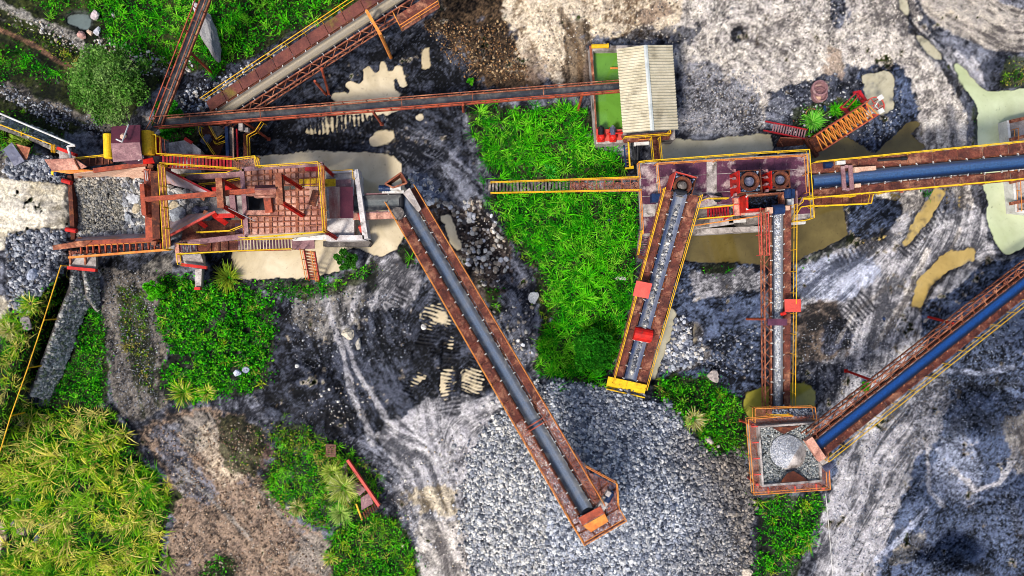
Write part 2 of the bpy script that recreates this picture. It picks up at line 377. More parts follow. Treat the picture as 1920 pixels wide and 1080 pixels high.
Z = [  # polygon, palette, feather, edge roughness, streak, grain, opacity
 ([(-150,-150),(720,-150),(690,30),(560,60),(480,130),(430,150),(330,150),(200,250),(-150,250)],'soil',14,1,.3,.5,1),
 ([(330,140),(480,100),(560,60),(640,25),(690,10),(690,30),(400,215),(330,230)],'coal',8,1,.2,.8,1),
 ([(400,225),(690,60),(740,40),(800,60),(870,90),(900,150),(960,165),(960,185),(870,200),(870,260),(900,340),(960,440),(1000,520),(1012,600),(985,700),(930,600),(750,330),(690,290),(560,290),(450,310),(330,240)],'coal',12,1,.45,.45,1),
 ([(700,240),(800,250),(870,300),(910,380),(960,440),(1010,560),(1000,680),(960,690),(900,540),(850,400),(780,330),(700,300)],'slurry',16,1.3,.6,.3,.8),
 ([(790,380),(900,380),(960,470),(960,560),(900,560),(840,460)],'darkbrown',16,1.2,.2,.6,.8),
 ([(755,75),(830,20),(870,-150),(990,-150),(950,40),(1000,120),(1030,170),(900,165),(880,110),(800,60)],'darkbrown',12,1.2,.15,.8,1),
 ([(935,-150),(1330,-150),(1300,60),(1200,80),(1110,78),(1080,160),(1020,160),(985,110),(955,60)],'cream',14,1.3,.45,.6,1),
 ([(1270,60),(1320,-150),(1730,-150),(1720,60),(1790,140),(1835,270),(1860,420),(1700,600),(1500,640),(1490,480),(1560,440),(1720,300),(1620,130),(1520,160),(1440,200),(1430,250),(1275,240)],'pale',16,1.3,.4,.5,1),
 ([(1130,85),(1200,40),(1260,60),(1330,40),(1300,80),(1262,85),(1130,90)],'coal',10,1.4,.4,.6,.85),
 ([(1270,120),(1330,110),(1380,150),(1430,190),(1430,250),(1275,240)],'slurry',16,1.5,.2,.85,.8),
 ([(1060,50),(1110,40),(1112,165),(1055,165)],'darkbrown',8,1.2,.8,.4,.85),
 ([(1170,30),(1250,0),(1270,25),(1215,50)],'brown',8,1.2,.7,.5,.9),
 ([(985,90),(1040,110),(1040,165),(990,160)],'brown',12,1.3,.5,.5,.7),
 ([(1365,55),(1385,45),(1395,70),(1372,80)],'coal',5,1.2,.2,.5,.95),
 ([(1558,-20),(1585,-20),(1588,30),(1578,56),(1562,50),(1556,30)],'slurry',4,.8,.2,.6,1),
 ([(1550,90),(1585,90),(1590,160),(1545,165)],'brown',10,1.2,.6,.5,.8),
 ([(1440,170),(1530,150),(1545,140),(1590,150),(1610,180),(1640,250),(1600,300),(1440,250)],'coal',8,1.2,.3,.6,1),
 ([(1440,178),(1490,190),(1500,215),(1450,245),(1435,215)],'slurry',8,1.2,.6,.3,.9),
 ([(1600,130),(1690,120),(1720,180),(1720,240),(1650,290),(1590,270),(1640,230),(1610,170)],'coalblue',8,1.2,.4,.5,1),
 ([(1705,-150),(2100,-150),(2100,98),(1920,98),(1850,92),(1780,60),(1725,15)],'road',10,.5,.95,.15,1),
 ([(1860,-150),(2100,-150),(2100,22),(1920,18),(1870,5)],'slurry',5,.5,.5,.5,.9),
 ([(1700,50),(1790,100),(1840,110),(1850,170),(1800,150),(1740,110)],'grey',10,1.2,.6,.4,.8),
 ([(1835,110),(1900,100),(1900,160),(1850,170)],'coal',8,1,.3,.6,.95),
 ([(1815,170),(1850,180),(1840,290),(1860,470),(1890,500),(1840,470),(1815,330)],'coal',6,1,.4,.6,.9),
 ([(1490,480),(1600,440),(1700,400),(1840,380),(1870,480),(1800,560),(1700,720),(1560,830),(1490,830)],'grey',14,1.2,.75,.3,1),
 ([(1492,500),(1600,470),(1660,500),(1600,560),(1492,570)],'bluegrey',12,1.2,.75,.2,.8),
 ([(1590,370),(1690,372),(1695,400),(1660,440),(1590,455)],'coalblue',6,.8,.5,.4,1),
 ([(1700,300),(1760,300),(1800,400),(1740,400)],'slurry',8,1.2,.8,.3,.9),
 ([(1490,570),(1570,560),(1600,620),(1580,690),(1490,690)],'darkbrown',14,1.3,.4,.5,.85),
 ([(1545,605),(1590,590),(1600,640),(1560,670),(1540,680)],'coalblue',8,1.2,.3,.4,.7),
 ([(1490,680),(1580,670),(1640,690),(1650,790),(1560,810),(1495,730)],'slurry',10,1.3,.4,.4,.9),
 ([(1640,600),(1720,580),(1700,690),(1600,780),(1560,760)],'grey',14,1.2,.7,.5,.8),
 ([(1730,570),(1790,545),(1850,490),(1940,480),(1940,520),(1730,660)],'coalblue',7,1,.4,.5,1),
 ([(1260,480),(1430,480),(1430,735),(1390,760),(1240,720),(1225,640)],'coalblue',8,1,.5,.5,1),
 ([(1290,505),(1430,500),(1430,545),(1300,560)],'grey',9,1.2,.6,.4,.75),
 ([(1220,600),(1310,600),(1340,670),(1290,700),(1220,690)],'gravel',9,1.2,.1,.9,.8),
 ([(1560,800),(1920,560),(2100,480),(2100,1260),(1500,1260),(1555,935)],'coalblue',10,1,.35,.75,1),
 ([(1590,800),(1700,730),(1720,860),(1680,960),(1650,1060),(1560,1250),(1490,1250),(1540,960),(1580,850)],'grey',12,.9,.95,.2,.95),
 ([(1680,700),(1760,640),(1780,760),(1740,860),(1700,850)],'grey',18,1.3,.5,.5,.6),
 ([(1780,800),(1840,850),(1830,940),(1760,960),(1740,900)],'bluegrey',22,1.2,.2,.9,.45),
 ([(1690,1010),(1740,1000),(1710,1060),(1660,1060)],'mud',8,1,.4,.4,.8),
 ([(1870,790),(1930,770),(2000,760),(2000,880),(1910,890),(1895,850)],'road',10,1,.4,.5,.9),
 ([(200,490),(310,500),(310,760),(260,800),(210,760),(185,600)],'gravel',10,1,.45,.7,1),
 ([(190,480),(330,478),(300,505),(250,515),(200,500)],'coal',6,1,.2,.5,1), ([(262,500),(300,478),(328,480),(322,505),(290,520),(262,518)],'mud',5,1,.1,.4,1),
 ([(380,470),(450,480),(450,530),(400,540)],'coal',6,.8,.2,.4,1),
 ([(500,560),(650,520),(760,480),(930,700),(900,830),(700,830),(520,800),(500,680)],'coal',14,1.2,.55,.4,1),
 ([(550,540),(670,510),(690,560),(640,640),(540,610)],'mud',14,1.4,.5,.6,.75),
 ([(690,480),(760,470),(790,520),(780,570),(690,580)],'grey',14,1.3,.8,.3,.7),
 ([(500,700),(620,690),(680,790),(660,840),(560,810),(490,790)],'coal',10,1,.35,.4,1),
 ([(260,800),(300,775),(400,760),(500,800),(490,880),(560,970),(700,1080),(700,1260),(250,1260),(330,940)],'brown',12,1.2,.4,.75,1),
 ([(300,790),(400,770),(420,830),(350,850)],'mud',12,1.3,.5,.6,.7),
 ([(380,800),(470,800),(480,880),(440,920),(380,860)],'cream',14,1.5,.4,.8,.5), ([(330,890),(370,900),(370,930),(345,930)],'cream',5,1,.3,.2,.8),
 ([(280,800),(330,785),(350,850),(420,940),(380,960),(310,880)],'slurry',10,1.3,.5,.4,.8), ([(470,800),(520,850),(520,930),(480,900)],'redbrown',12,1.3,.3,.7,.8), ([(560,980),(640,1040),(640,1090),(540,1060)],'mud',14,1.3,.7,.6,.6),
 ([(690,830),(800,740),(930,740),(985,780),(890,850),(875,950),(905,1080),(920,1260),(790,1260),(780,1000),(720,900)],'grey',12,1.2,.75,.25,1),
 ([(740,920),(840,900),(870,960),(800,970)],'tan',14,1.4,.7,.3,.5), ([(780,970),(860,980),(890,1080),(900,1250),(820,1250),(790,1060)],'pale',12,1.3,.6,.3,.85),
 ([(640,820),(700,820),(760,900),(720,930),(660,870)],'slurry',8,1,.6,.3,.9),
 ([(-150,320),(20,335),(110,345),(137,350),(137,425),(70,432),(30,460),(-150,520)],'ramp',6,.5,.95,.12,1),
 ([(70,375),(125,370),(128,415),(80,430),(95,395)],'mud',5,1,.3,.2,.55),
 ([(12,440),(60,432),(130,430),(130,500),(110,540),(40,600),(12,600)],'gravel',8,1,.1,.9,1),
 ([(-60,540),(30,560),(40,610),(-60,640)],'ramp',8,1.2,.3,.4,.8), ([(0,960),(10,990),(28,1090),(-80,1100),(-80,960)],'cream',5,1,.6,.3,1),
 ([(-60,285),(20,290),(110,290),(137,300),(137,345),(30,335),(-60,330)],'gravel',8,1,.1,.9,1),
]
for pts, key, fe, ro, ws, wg, op in Z: paint(soft(pts, fe, ro), key, ws, wg, op)
L = [([(0,8),(60,35),(130,62),(165,95),(210,112),(310,138)],17,'mud',.3,.9,.9), ([(-40,35),(60,82),(118,118),(165,150),(195,158)],12,'redbrown',.5,.6,1),
 ([(-20,25),(40,55),(110,100)],7,'gravel',.3,.9,.8), ([(0,158),(70,190),(140,215),(200,235)],22,'gravel',.6,.5,1), ([(60,200),(130,222),(190,255)],12,'coal',.5,.4,.9),
 ([(1050,20),(1085,95),(1092,165)],12,'darkbrown',.9,.3,.8), ([(1680,-30),(1712,55),(1768,118),(1812,200)],13,'coal',.5,.4,.9),
 ([(610,560),(640,650),(660,740),(700,830)],12,'grey',.8,.3,.8), ([(640,600),(665,690),(740,810),(800,860)],10,'grey',.9,.2,.7), ([(700,470),(668,560),(650,610)],12,'grey',.8,.3,.7),
 ([(1780,200),(1800,330)],14,'coal',.8,.4,.7), ([(1740,470),(1700,560),(1640,650)],12,'pale',.8,.3,.7), ([(1800,430),(1760,520)],9,'pale',.8,.2,.7), ([(1570,640),(1600,590),(1660,540)],8,'pale',.5,.2,.5),
 ([(1790,800),(1830,780),(1870,800)],34,'coal',.2,.9,.75), ([(1690,1000),(1740,1030)],16,'coal',.2,.6,.8), ([(1790,1050),(1850,1080)],22,'coal',.2,.5,.85), ([(1740,700),(1830,730),(1910,720)],12,'coal',.3,.6,.7), ([(1890,930),(1930,1040)],20,'coal',.2,.8,.6), ([(1788,880),(1830,920),(1875,905),(1902,860)],9,'grey',.3,.9,.85), ([(1738,830),(1742,920),(1770,950)],9,'grey',.3,.9,.7), ([(1740,690),(1830,700),(1900,690)],10,'bluegrey',.5,.6,.5), ([(1740,950),(1690,1010),(1640,1050)],9,'bluegrey',.5,.5,.7), ([(1905,840),(1920,880)],8,'grey',.3,.5,.8),  # dark core and pale rim paint the black cone's shading into the ground
 ([(240,560),(245,680),(270,780)],8,'soil',.5,.5,.6), ([(850,40),(930,80),(960,130)],14,'darkbrown',.4,.6,.6), ([(330,870),(400,940),(470,1010)],10,'mud',.4,.6,.7), ([(440,860),(520,960),(600,1040)],9,'gravel',.6,.6,.8),
 ([(1010,520),(1025,600),(1000,690)],10,'mud',.4,.5,.8), ([(955,400),(1000,500)],10,'tan',.3,.6,.6)]
for pts, wd, key, ws, wg, op in L: paint(stroke(pts, wd), key, ws, wg, op)

# where plants grow the earth is dark soil
LUSH = [(92,220,14),(30,130,8),(110,226,24),(44,170,10),(150,236,56),(30,130,8),(100,226,20),(56,176,14),(130,232,40)]
LEAFY = [(50,190,12),(24,116,12),(96,220,24),(16,84,10),(44,160,24),(130,210,36)]
YEL = [(70,150,20),(196,214,50),(110,180,26),(222,214,90),(150,196,34),(60,140,16),(214,206,110),(130,190,40),(236,220,120),(80,160,20)]
OLIVE = [(96,150,26),(150,176,44),(60,116,20),(176,164,76),(50,100,18),(120,180,34),(70,150,24)]
DRY = [(206,196,120),(186,170,96),(160,176,80),(214,206,150)]
DEEP = [(26,110,16),(18,84,14),(40,140,20),(60,160,30)]
MEADOWS = []
def _M(*a, **k): MEADOWS.append((a, k))
_M('bright lush grass around the small grey pond at the top left', [(190,-60),(400,-60),(400,60),(385,120),(340,135),(290,118),(220,90),(190,75),(192,40),(170,15),(125,18),(118,50),(60,10),(30,-60)], 1, 6, 85)
_M('bright lush grass between the steep trough and the wide conveyor', [(392,-60),(700,-60),(680,5),(640,22),(560,48),(520,70),(480,105),(430,118),(410,150),(385,140),(380,60)], 2, 6, 85)
_M('leafy weeds above the dark path at the left edge', [(-60,62),(40,92),(110,130),(150,145),(165,168),(110,160),(40,150),(-60,140)], 3, 2.5, 110, pal=LEAFY)
_M('mossy short grass between the two stony ruts', [(-40,15),(40,50),(120,78),(170,115),(180,150),(130,120),(70,80),(-40,35)], 4, 1.5, 95, pal=OLIVE, lpal=OLIVE, lh=.2)
_M('short weeds round the foot of the round tree', [(180,80),(290,125),(330,150),(300,150),(200,140)], 41, 1.5, 80, pal=OLIVE, lpal=OLIVE, lh=.2, clump=.35)
_M('low weeds below the dark path', [(0,195),(60,215),(130,250),(125,262),(40,232),(0,218)], 5, 2, 60, pal=OLIVE, lpal=LEAFY, lh=.25)
_M('yellow green grass strip under the yellow cable at the left edge', [(-60,236),(8,240),(60,268),(96,292),(60,296),(10,280),(-60,280)], 6, 9, 40, pal=YEL, tl=(.5,1.1))
_M('lush tall grass below the narrow trough', [(868,205),(920,192),(1000,198),(1050,190),(1112,205),(1114,275),(1165,290),(1180,330),(1198,336),(930,340),(895,290)], 7, 9, 60, pal=LUSH, tl=(.5,1.25))
_M('lush tall grass strip between the footbridge and the stockpile', [(930,350),(1196,358),(1200,440),(1195,500),(1172,600),(1150,690),(1120,725),(1060,720),(1000,700),(1005,650),(1030,600),(1015,520),(950,430),(915,370)], 8, 8.5, 70, pal=LUSH, tl=(.45,1.2))
_M('yellowed low grass at the left margin of the lush strip', [(930,400),(960,410),(1030,540),(1040,620),(1010,700),(998,690),(1012,600),(1000,520)], 81, 5, 50, pal=YEL, lpal=OLIVE, tl=(.25,.5), lh=.2)
_M('leafy weeds and tufts left of the black yard', [(300,510),(340,515),(390,540),(450,530),(508,560),(514,640),(498,720),(460,742),(400,742),(350,765),(300,735),(290,700),(330,660),(290,610)], 9, 3.5, 190, pal=LUSH+YEL, clump=.30, lsz=(.06,.15))
_M('yellow tufts left of the cobbled wall', [(2,600),(60,555),(130,510),(118,590),(80,680),(40,760),(-20,765)], 10, 9, 35, pal=YEL, tl=(.5,1.1))
_M('green weeds at the foot of the cobbled wall', [(178,520),(200,640),(208,765),(90,770),(118,690),(150,600)], 11, 3.5, 180, pal=LUSH)
_M('big yellow green tussock grass at the bottom left', [(-60,765),(40,760),(200,755),(235,800),(275,870),(332,935),(310,990),(292,1160),(-60,1160),(20,1000),(-20,960)], 12, 5.5, 85, pal=YEL, lpal=LEAFY+DEEP, tl=(.5,1.6), nb=20, wd=.04, tip=1.25)
_M('mixed weeds around the scrap plates at the bottom', [(505,788),(560,800),(640,835),(690,868),(720,930),(690,960),(640,985),(600,990),(560,975),(500,920),(478,885),(520,850)], 13, 6, 130, pal=LUSH+OLIVE, lpal=LEAFY+OLIVE, clump=.2)
_M('green weeds at the bottom edge below the scrap plates', [(630,985),(700,960),(750,975),(775,1030),(800,1130),(640,1130),(615,1050)], 14, 6, 150, pal=LUSH+YEL, lpal=LEAFY)
_M('bushy weeds between the stockpile and the stone bin', [(1212,725),(1262,700),(1330,705),(1388,745),(1402,795),(1405,850),(1335,852),(1325,880),(1300,820),(1250,765)], 15, 6, 140, pal=LUSH+OLIVE, lpal=LEAFY, lh=.7)
_M('weeds below the stone bin', [(1412,932),(1550,925),(1535,980),(1500,1060),(1480,1130),(1400,1130),(1420,1020)], 16, 3, 170, pal=LUSH+YEL, lpal=LEAFY, clump=.28)
_M('thin weeds below the cream pool', [(470,528),(560,512),(600,532),(690,492),(712,520),(640,545),(560,560),(500,545)], 17, 3.5, 140, pal=LUSH, clump=.32)
_M('weeds under the left conveyor walkway', [(742,452),(775,468),(786,498),(756,492)], 18, 4, 90)
_M('round green bush of weeds right of the long walkway', [(912,538),(936,538),(942,582),(920,590)], 19, 3, 140, lh=.6)
_M('weeds at the edge of the olive pool', [(1306,494),(1382,484),(1384,508),(1310,516)], 20, 3, 70)
_M('weeds on the pond bank at right', [(1828,178),(1842,182),(1838,262),(1828,262)], 21, 4, 80)
_M('dry weeds on the black mound at the right edge', [(1885,108),(1960,100),(1960,165),(1875,166)], 22, 3, 50, pal=OLIVE, lpal=OLIVE, clump=.35)
_M('yellow green weeds beside the ochre puddle', [(1728,350),(1745,352),(1730,385),(1718,388)], 23, 5, 80)
_M('weeds around the red frame scrap', [(1480,205),(1600,185),(1610,240),(1560,268),(1490,250)], 24, 1.2, 26, clump=.45, lh=.2)
_M('green weeds beside the stones under the drive motor', [(765,318),(785,335),(800,375),(785,380)], 25, 4, 110)
_M('short weeds under the narrow trough at left', [(310,225),(365,228),(372,272),(330,280),(305,250)], 26, 2, 120, pal=DEEP, lpal=DEEP, lh=.8)
_M('sparse weeds on the brown earth', [(400,770),(500,800),(490,900),(420,880)], 27, .8, 20, pal=OLIVE, lpal=OLIVE, clump=.42)
_M('sparse weeds at the bottom of the brown earth', [(380,1050),(440,1040),(440,1130),(370,1130)], 28, 3, 60)
_M('thin weeds growing on the gravel drive', [(215,530),(270,540),(290,700),(300,770),(255,720),(225,620)], 29, 2, 80, pal=OLIVE, lpal=OLIVE, lh=.12, clump=.4)
_M('weeds below the olive pool at right', [(1480,492),(1560,455),(1588,440),(1592,452),(1500,500)], 30, 3, 50, clump=.4)
_M('yellowish weeds beside the small stockpile path', [(690,480),(712,490),(708,545),(690,560)], 31, 3, 40, pal=OLIVE, lpal=OLIVE, clump=.35)
for a_, k_ in MEADOWS: paint(soft(a_[1], 8, 1.1), 'soil', .3, .5, .8 if k_.get('clump', 0) else .95)

# relief
ZT = np.zeros((NY, NX))
EMB = [(-300,238),(10,232),(70,258),(132,292),(150,330),(150,455),(128,492),(112,530),(78,610),(58,680),(36,760),(-20,870),(-300,900)]
emb = blur(polymask(EMB).astype(float), 34); ZT += 4.0*sst(.12, .88, emb)
def bumpz(cx, cy, rx, ry, h, p=2.0, rot=0):
    ca, sa = math.cos(rot), math.sin(rot); x, y = GX-cx, GY-cy
    d = np.hypot((x*ca+y*sa)/rx, (-x*sa+y*ca)/ry)
    ZT[:] += h*(np.clip(1-d, 0, 1) if p == 1 else sst(0, 1, 1-d))
bumpz(1125, 940, 268, 262, 7.2, 1)                        # under the crushed stone stockpile
for b in ((1838,820,108,100,4.2,1),(1935,970,130,120,3.2,1),(1725,950,75,100,2.0,2,.5),(1800,1075,100,70,2.2,1),(1700,1060,60,50,1.2,2),(1900,650,130,90,2.4,2),(1790,560,60,60,1.6,1),(1800,1070,90,60,1.6,2),(1960,700,120,90,1.8,2),(1860,540,70,55,1.4,2),
          (1350,620,70,70,.7,2),(590,730,90,70,1.0,2),(800,660,70,60,.5,2),(1640,410,55,40,.7,2),(1680,240,50,45,.6,2),(880,90,80,60,.9,2),(1480,235,40,30,.5,2),
          (430,160,70,40,.5,2),(380,60,120,90,1.0,2),(120,130,90,40,.6,2),(1050,560,90,150,.5,2),(1870,135,40,30,.8,2),(390,640,110,120,.8,2),(610,900,110,130,.8,2),(150,900,170,160,1.0,2),(1300,770,80,70,.9,2)): bumpz(*b)
ZT += (F1-.5)*.28+(F2-.5)*.10+(blur(STREAK, 4)-.5)*WS*.5+(fbm(9, 46, 3, .7)-.5)*.14+(GR-.5)*WG*.11
# cleat marks of tracked machines
def cleats(pts, w, pitch, amp, seed):
    global TR
    d = segdist(pts); s = np.zeros((NY, NX)); best = np.full((NY, NX), 1e9); acc = 0
    for (xa, ya), (xb, yb) in zip(pts, pts[1:]):
        Ls = math.hypot(xb-xa, yb-ya); t = np.clip(((GX-xa)*(xb-xa)+(GY-ya)*(yb-ya))/Ls**2, 0, 1)
        dd = np.hypot(GX-xa-t*(xb-xa), GY-ya-t*(yb-ya)); s = np.where(dd < best, acc+t*Ls, s); best = np.minimum(best, dd); acc += Ls
    m = sst(1.15, .85, d/w+NB*.5); rib = .5+.5*np.cos(2*math.pi*s/pitch+(vnoise(26, seed)-.5)*5)
    ZT[:] += amp*(rib-.55)*m; return m, rib
for i, (pts, wd, pt, am) in enumerate((
    ([(828,540),(806,610),(792,690),(766,750)],19,7,.13), ([(868,560),(846,640),(838,720),(846,770)],18,7,.13), ([(915,600),(898,680),(880,740)],19,6.6,.12),
    ([(760,540),(735,580),(700,600)],16,8,.12), ([(560,245),(620,238),(700,232)],24,8.5,.13), ([(700,330),(790,280)],14,8,.06), ([(1660,440),(1610,470),(1570,490)],14,8,.10), ([(1770,400),(1720,440),(1690,480)],13,8,.06), ([(1630,560),(1580,610)],22,8,.1))):
    m, rib = cleats(pts, wd, pt, am, 70+i)
    paint(m*(1-rib), 'coal', .2, .3, .6)
# hollows that hold the puddles: outline, water, level, depth
WAT = [
 ('mud_water',[(428,300),(520,288),(590,283),(690,285),(740,292),(756,310),(752,335),(770,370),(764,430),(742,470),(716,482),(690,474),(660,462),(640,480),(638,508),(600,520),(470,525),(438,518),(430,420)],1,'wide cream muddy pool around the pale concrete crusher block'),
 ('mud_water',[(588,212),(604,198),(640,192),(616,186),(624,174),(660,174),(646,160),(656,150),(676,158),(682,140),(676,128),(694,122),(706,142),(712,112),(724,116),(724,140),(738,128),(744,142),(736,160),(752,178),(744,192),(756,206),(730,214),(690,217),(640,214)],.9,'fan shaped cream puddle between two conveyors'),
 ('mud_water',[(585,222),(690,216),(700,228),(620,250),(570,250)],.5,'striped cream puddle in cleat marks below the narrow trough'),
 ('mud_water',[(790,90),(808,88),(808,128),(790,128)],.7,'small cream puddle on black ground above the trough'), ('mud_water',[(735,122),(752,122),(765,165),(750,165)],.7,'thin cream puddle beside the fan shaped puddle'),
 ('mud_water',[(688,262),(716,245),(740,246),(735,262),(700,280)],.7,'cream puddle above the crusher pool'), ('mud_water',[(780,212),(800,212),(792,230),(780,228)],.6,'small triangular puddle under the trough'),
 ('mud_water',[(822,402),(846,400),(866,460),(866,474),(846,462)],.8,'elongated cream puddle beside the long diagonal conveyor'),
 ('mud_water',[(786,572),(838,570),(846,610),(790,625)],.45,'striped puddle in cleat marks by the conveyor'), ('mud_water',[(772,655),(806,650),(806,700),(770,730)],.45,'broken puddle in the middle cleat marks'),
 ('mud_water',[(826,690),(855,690),(852,770),(828,770)],.45,'striped puddle at the end of the cleat marks'), ('mud_water',[(866,690),(912,690),(915,745),(866,735)],.45,'pale puddle against the conveyor walkway'), ('mud_water',[(830,640),(850,630),(846,680),(826,690)],.4,'tiny puddle in the right cleat marks'),
 ('grey_water',[(1232,258),(1330,262),(1400,252),(1445,248),(1450,285),(1380,300),(1232,302)],1,'beige pool behind the maroon crusher deck'),
 ('olive_water',[(1225,425),(1440,415),(1580,375),(1590,440),(1560,458),(1490,492),(1440,500),(1380,492),(1300,494),(1235,470)],1,'olive pool under the crusher deck'),
 ('olive_water',[(1520,285),(1560,262),(1592,258),(1640,288),(1700,228),(1728,226),(1712,252),(1736,272),(1722,300),(1560,320),(1520,320)],1,'olive pool beside the lattice boom'),
 ('grey_water',[(1614,142),(1630,135),(1660,132),(1676,140),(1678,205),(1662,215),(1622,215)],.7,'cream striped puddle behind the lattice boom'),
 ('green_water',[(1786,118),(1802,120),(1842,165),(1860,172),(1925,165),(2100,160),(2100,470),(1925,460),(1890,482),(1868,462),(1852,420),(1844,350),(1832,290),(1834,205),(1800,150)],1,'pale green pond at the right edge'),
 ('grey_water',[(1682,-20),(1696,-10),(1708,25),(1700,34),(1686,12)],.6,'narrow pale puddle in the drain by the haul road'), ('grey_water',[(1712,60),(1730,68),(1765,98),(1768,118),(1745,108),(1716,72)],.6,'pale spindle shaped puddle in the drain'),
 ('clay_water',[(1770,350),(1808,350),(1800,390),(1780,420),(1776,410)],.5,'ochre puddle under the blue conveyor'), ('clay_water',[(1720,400),(1752,350),(1775,360),(1745,410),(1694,470),(1690,455)],.6,'long ochre puddle along the wheel track'),
 ('olive_water',[(1665,360),(1712,378),(1710,392),(1690,398)],.5,'small olive puddle below the blue conveyor'), ('clay_water',[(1780,470),(1830,465),(1826,490),(1780,510),(1748,540),(1728,578),(1708,572),(1722,520)],.7,'ochre puddle spilling down the grey slope'),
 ('moss_water',[(1392,762),(1400,740),(1425,726),(1447,724),(1447,792),(1410,790)],1,'yellow green puddle behind the left corner of the stone bin'), ('moss_water',[(1466,722),(1505,718),(1530,732),(1526,772),(1500,774),(1466,784)],.8,'yellow green puddle behind the right corner of the stone bin'), ('grey_water',[(1258,575),(1270,585),(1258,630),(1240,680),(1226,722),(1208,720)],.8,'grey wet strip along the lower conveyor'),
 ('pond_water',[(124,32),(138,24),(160,22),(175,30),(170,50),(160,58),(140,50),(126,46)],.9,'small grey pond in the grass by two boulders'), ('mud_water',[(1300,600),(1312,595),(1310,645),(1294,655)],.6,'small cream puddle on the blue black heap'),
 ('olive_water',[(1672,272),(1722,226),(1730,232),(1690,275)],.6,'olive puddle in the diagonal wheel rut'), ('olive_water',[(1724,240),(1732,238),(1732,262),(1722,262)],.6,'short olive puddle beside the wheel rut'), ('grey_water',[(1742,235),(1752,240),(1752,280),(1742,280)],.5,'grey puddle by the pond'),
 ('clay_water',[(1620,440),(1672,425),(1665,440),(1620,455)],.3,'striped ochre puddle in the pale ground'), ('mud_water',[(365,815),(378,812),(366,838),(358,842)],.5,'small puddle in the brown earth'), ('mud_water',[(536,62),(610,58),(610,78),(540,82)],.55,'flat grey brown puddle beside the wide conveyor'),
 ('grey_water',[(1540,690),(1560,680),(1570,700),(1545,705)],.4,'yellowish wet patch right of the gravel conveyor')]
WM = np.zeros((NY, NX)); MIDW = fbm(14, 48, 3, .65); WMS = []
for wm, pts, dep, lab in WAT:
    m = sst(.25, .75, blur(polymask(pts).astype(float), 4)+(NA*.5+NB*.6))
    big = np.maximum(m, 0); fl = np.minimum(ZT, .0)*.35+np.clip(ZT, 0, None)*.1
    if dep >= .99: ZT[:] = ZT*(1-m)+(fl*.3-.05-.24*m*m+(F2-.5)*.10+(MIDW-.5)*.10)*m
    elif dep >= .6: ZT[:] = ZT*(1-m*.75)+(-.03-.2*dep*m+(MIDW-.5)*.12)*m
    else: ZT[:] = np.minimum(ZT, .15)*m*.7+ZT*(1-m)-(.035+.06*(MIDW-.3))*m
    paint(np.clip(sst(.02, .5, blur(m, 7))-m*.3, 0, 1), 'coal', .3, .4, .55); WM = np.maximum(WM, m); WMS.append(m)
ZT[:] = np.where(WM < .05, np.maximum(ZT, -.07), ZT)
def at(arr, px, py):
    i = np.clip(np.rint((np.asarray(px)-X0)/ST).astype(int), 0, NX-1); j = np.clip(np.rint((np.asarray(py)-Y0)/ST).astype(int), 0, NY-1)
    return arr[j, i]
def G(px, py, dz=0.0): return P(px, py, float(at(ZT, px, py))+dz)
def W3(px, py, z):
    s = (HC-z)/HC/24; return np.stack([(px-960)*s, (540-py)*s, z], -1)
MID = norm(fbm(11, 45, 3, .7))
TX = norm(F1*.55+F2*.55+MID*.55+STREAK*WS*1.6+GR*WG*1.7+(base-.5)*.5)
TX = sst(.14, .88, TX)**GAM
FLK = np.random.default_rng(8).random((NY, NX)); FLK = np.where(FLK > .965-.03*WG, .55+.45*np.random.default_rng(9).random((NY, NX)), 0)*sst(.02, .3, blur(F2, 6))
TX = np.maximum(TX, FLK*np.clip(GAM-.9, 0, 1))
CC = (DK+(LT-DK)*TX[..., None])*K
# outer country: the same sheet runs on to the horizon in ever wider cells
ext = np.cumsum(60*1.5**np.arange(16))
xs = np.r_[gx[0]-ext[::-1], gx, gx[-1]+ext]; ys = np.r_[gy[0]-ext[::-1], gy, gy[-1]+ext]
ix = np.clip(np.arange(len(xs))-16, 0, NX-1); iy = np.clip(np.arange(len(ys))-16, 0, NY-1)
zz = ZT[np.ix_(iy, ix)].copy(); cc = CC[np.ix_(iy, ix)].copy()
XX, YY = np.meshgrid(xs, ys); out = np.maximum(np.maximum(X0-XX, XX-X1), np.maximum(Y0-YY, YY-Y1)); o = sst(0, 300, out)
zz = zz*(1-o); avg = lin((86,92,70))*K; cc = cc*(1-o[..., None])+avg*o[..., None]
V = W3(XX, YY, zz).reshape(-1, 3); nx, ny = len(xs), len(ys)
a = (np.arange(ny-1)[:, None]*nx+np.arange(nx-1)[None]).ravel()
m, nt, bs, out_ = nodes('ground_earth')
at_ = nt.nodes.new('ShaderNodeAttribute'); at_.attribute_name = 'Col'
tc = nt.nodes.new('ShaderNodeNewGeometry').outputs['Position']
g1 = noise(nt, tc, 5, 5, .75); g2 = noise(nt, tc, 17, 3, .8); g3 = noise(nt, tc, .9, 6, .7, .5)
c = mix(nt, 1.0, at_.outputs['Color'], mix(nt, mapr(nt, g1, .34, .66, 0, 1), (.5,)*3, (1.5,)*3), 'MULTIPLY')
c = mix(nt, 1.0, c, mix(nt, mapr(nt, g2, .36, .64, 0, 1), (.55,)*3, (1.45,)*3), 'MULTIPLY')
c = mix(nt, 1.0, c, mix(nt, mapr(nt, g3, .34, .66, 0, 1), (.8,.8,.84), (1.2,1.2,1.16)), 'MULTIPLY')
nt.links.new(c, bs.inputs['Base Color']); nt.links.new(mapr(nt, g3, .35, .65, .55, .95), bs.inputs['Roughness'])
bs.inputs['Specular IOR Level'].default_value = .08
bump(nt, bs, g1, .6, .08); MATS['ground_earth'] = m
go = npmesh('ground', V, np.stack([a+nx, a+nx+1, a+1, a], 1), 'ground_earth', cc.reshape(-1, 3), smooth=True)
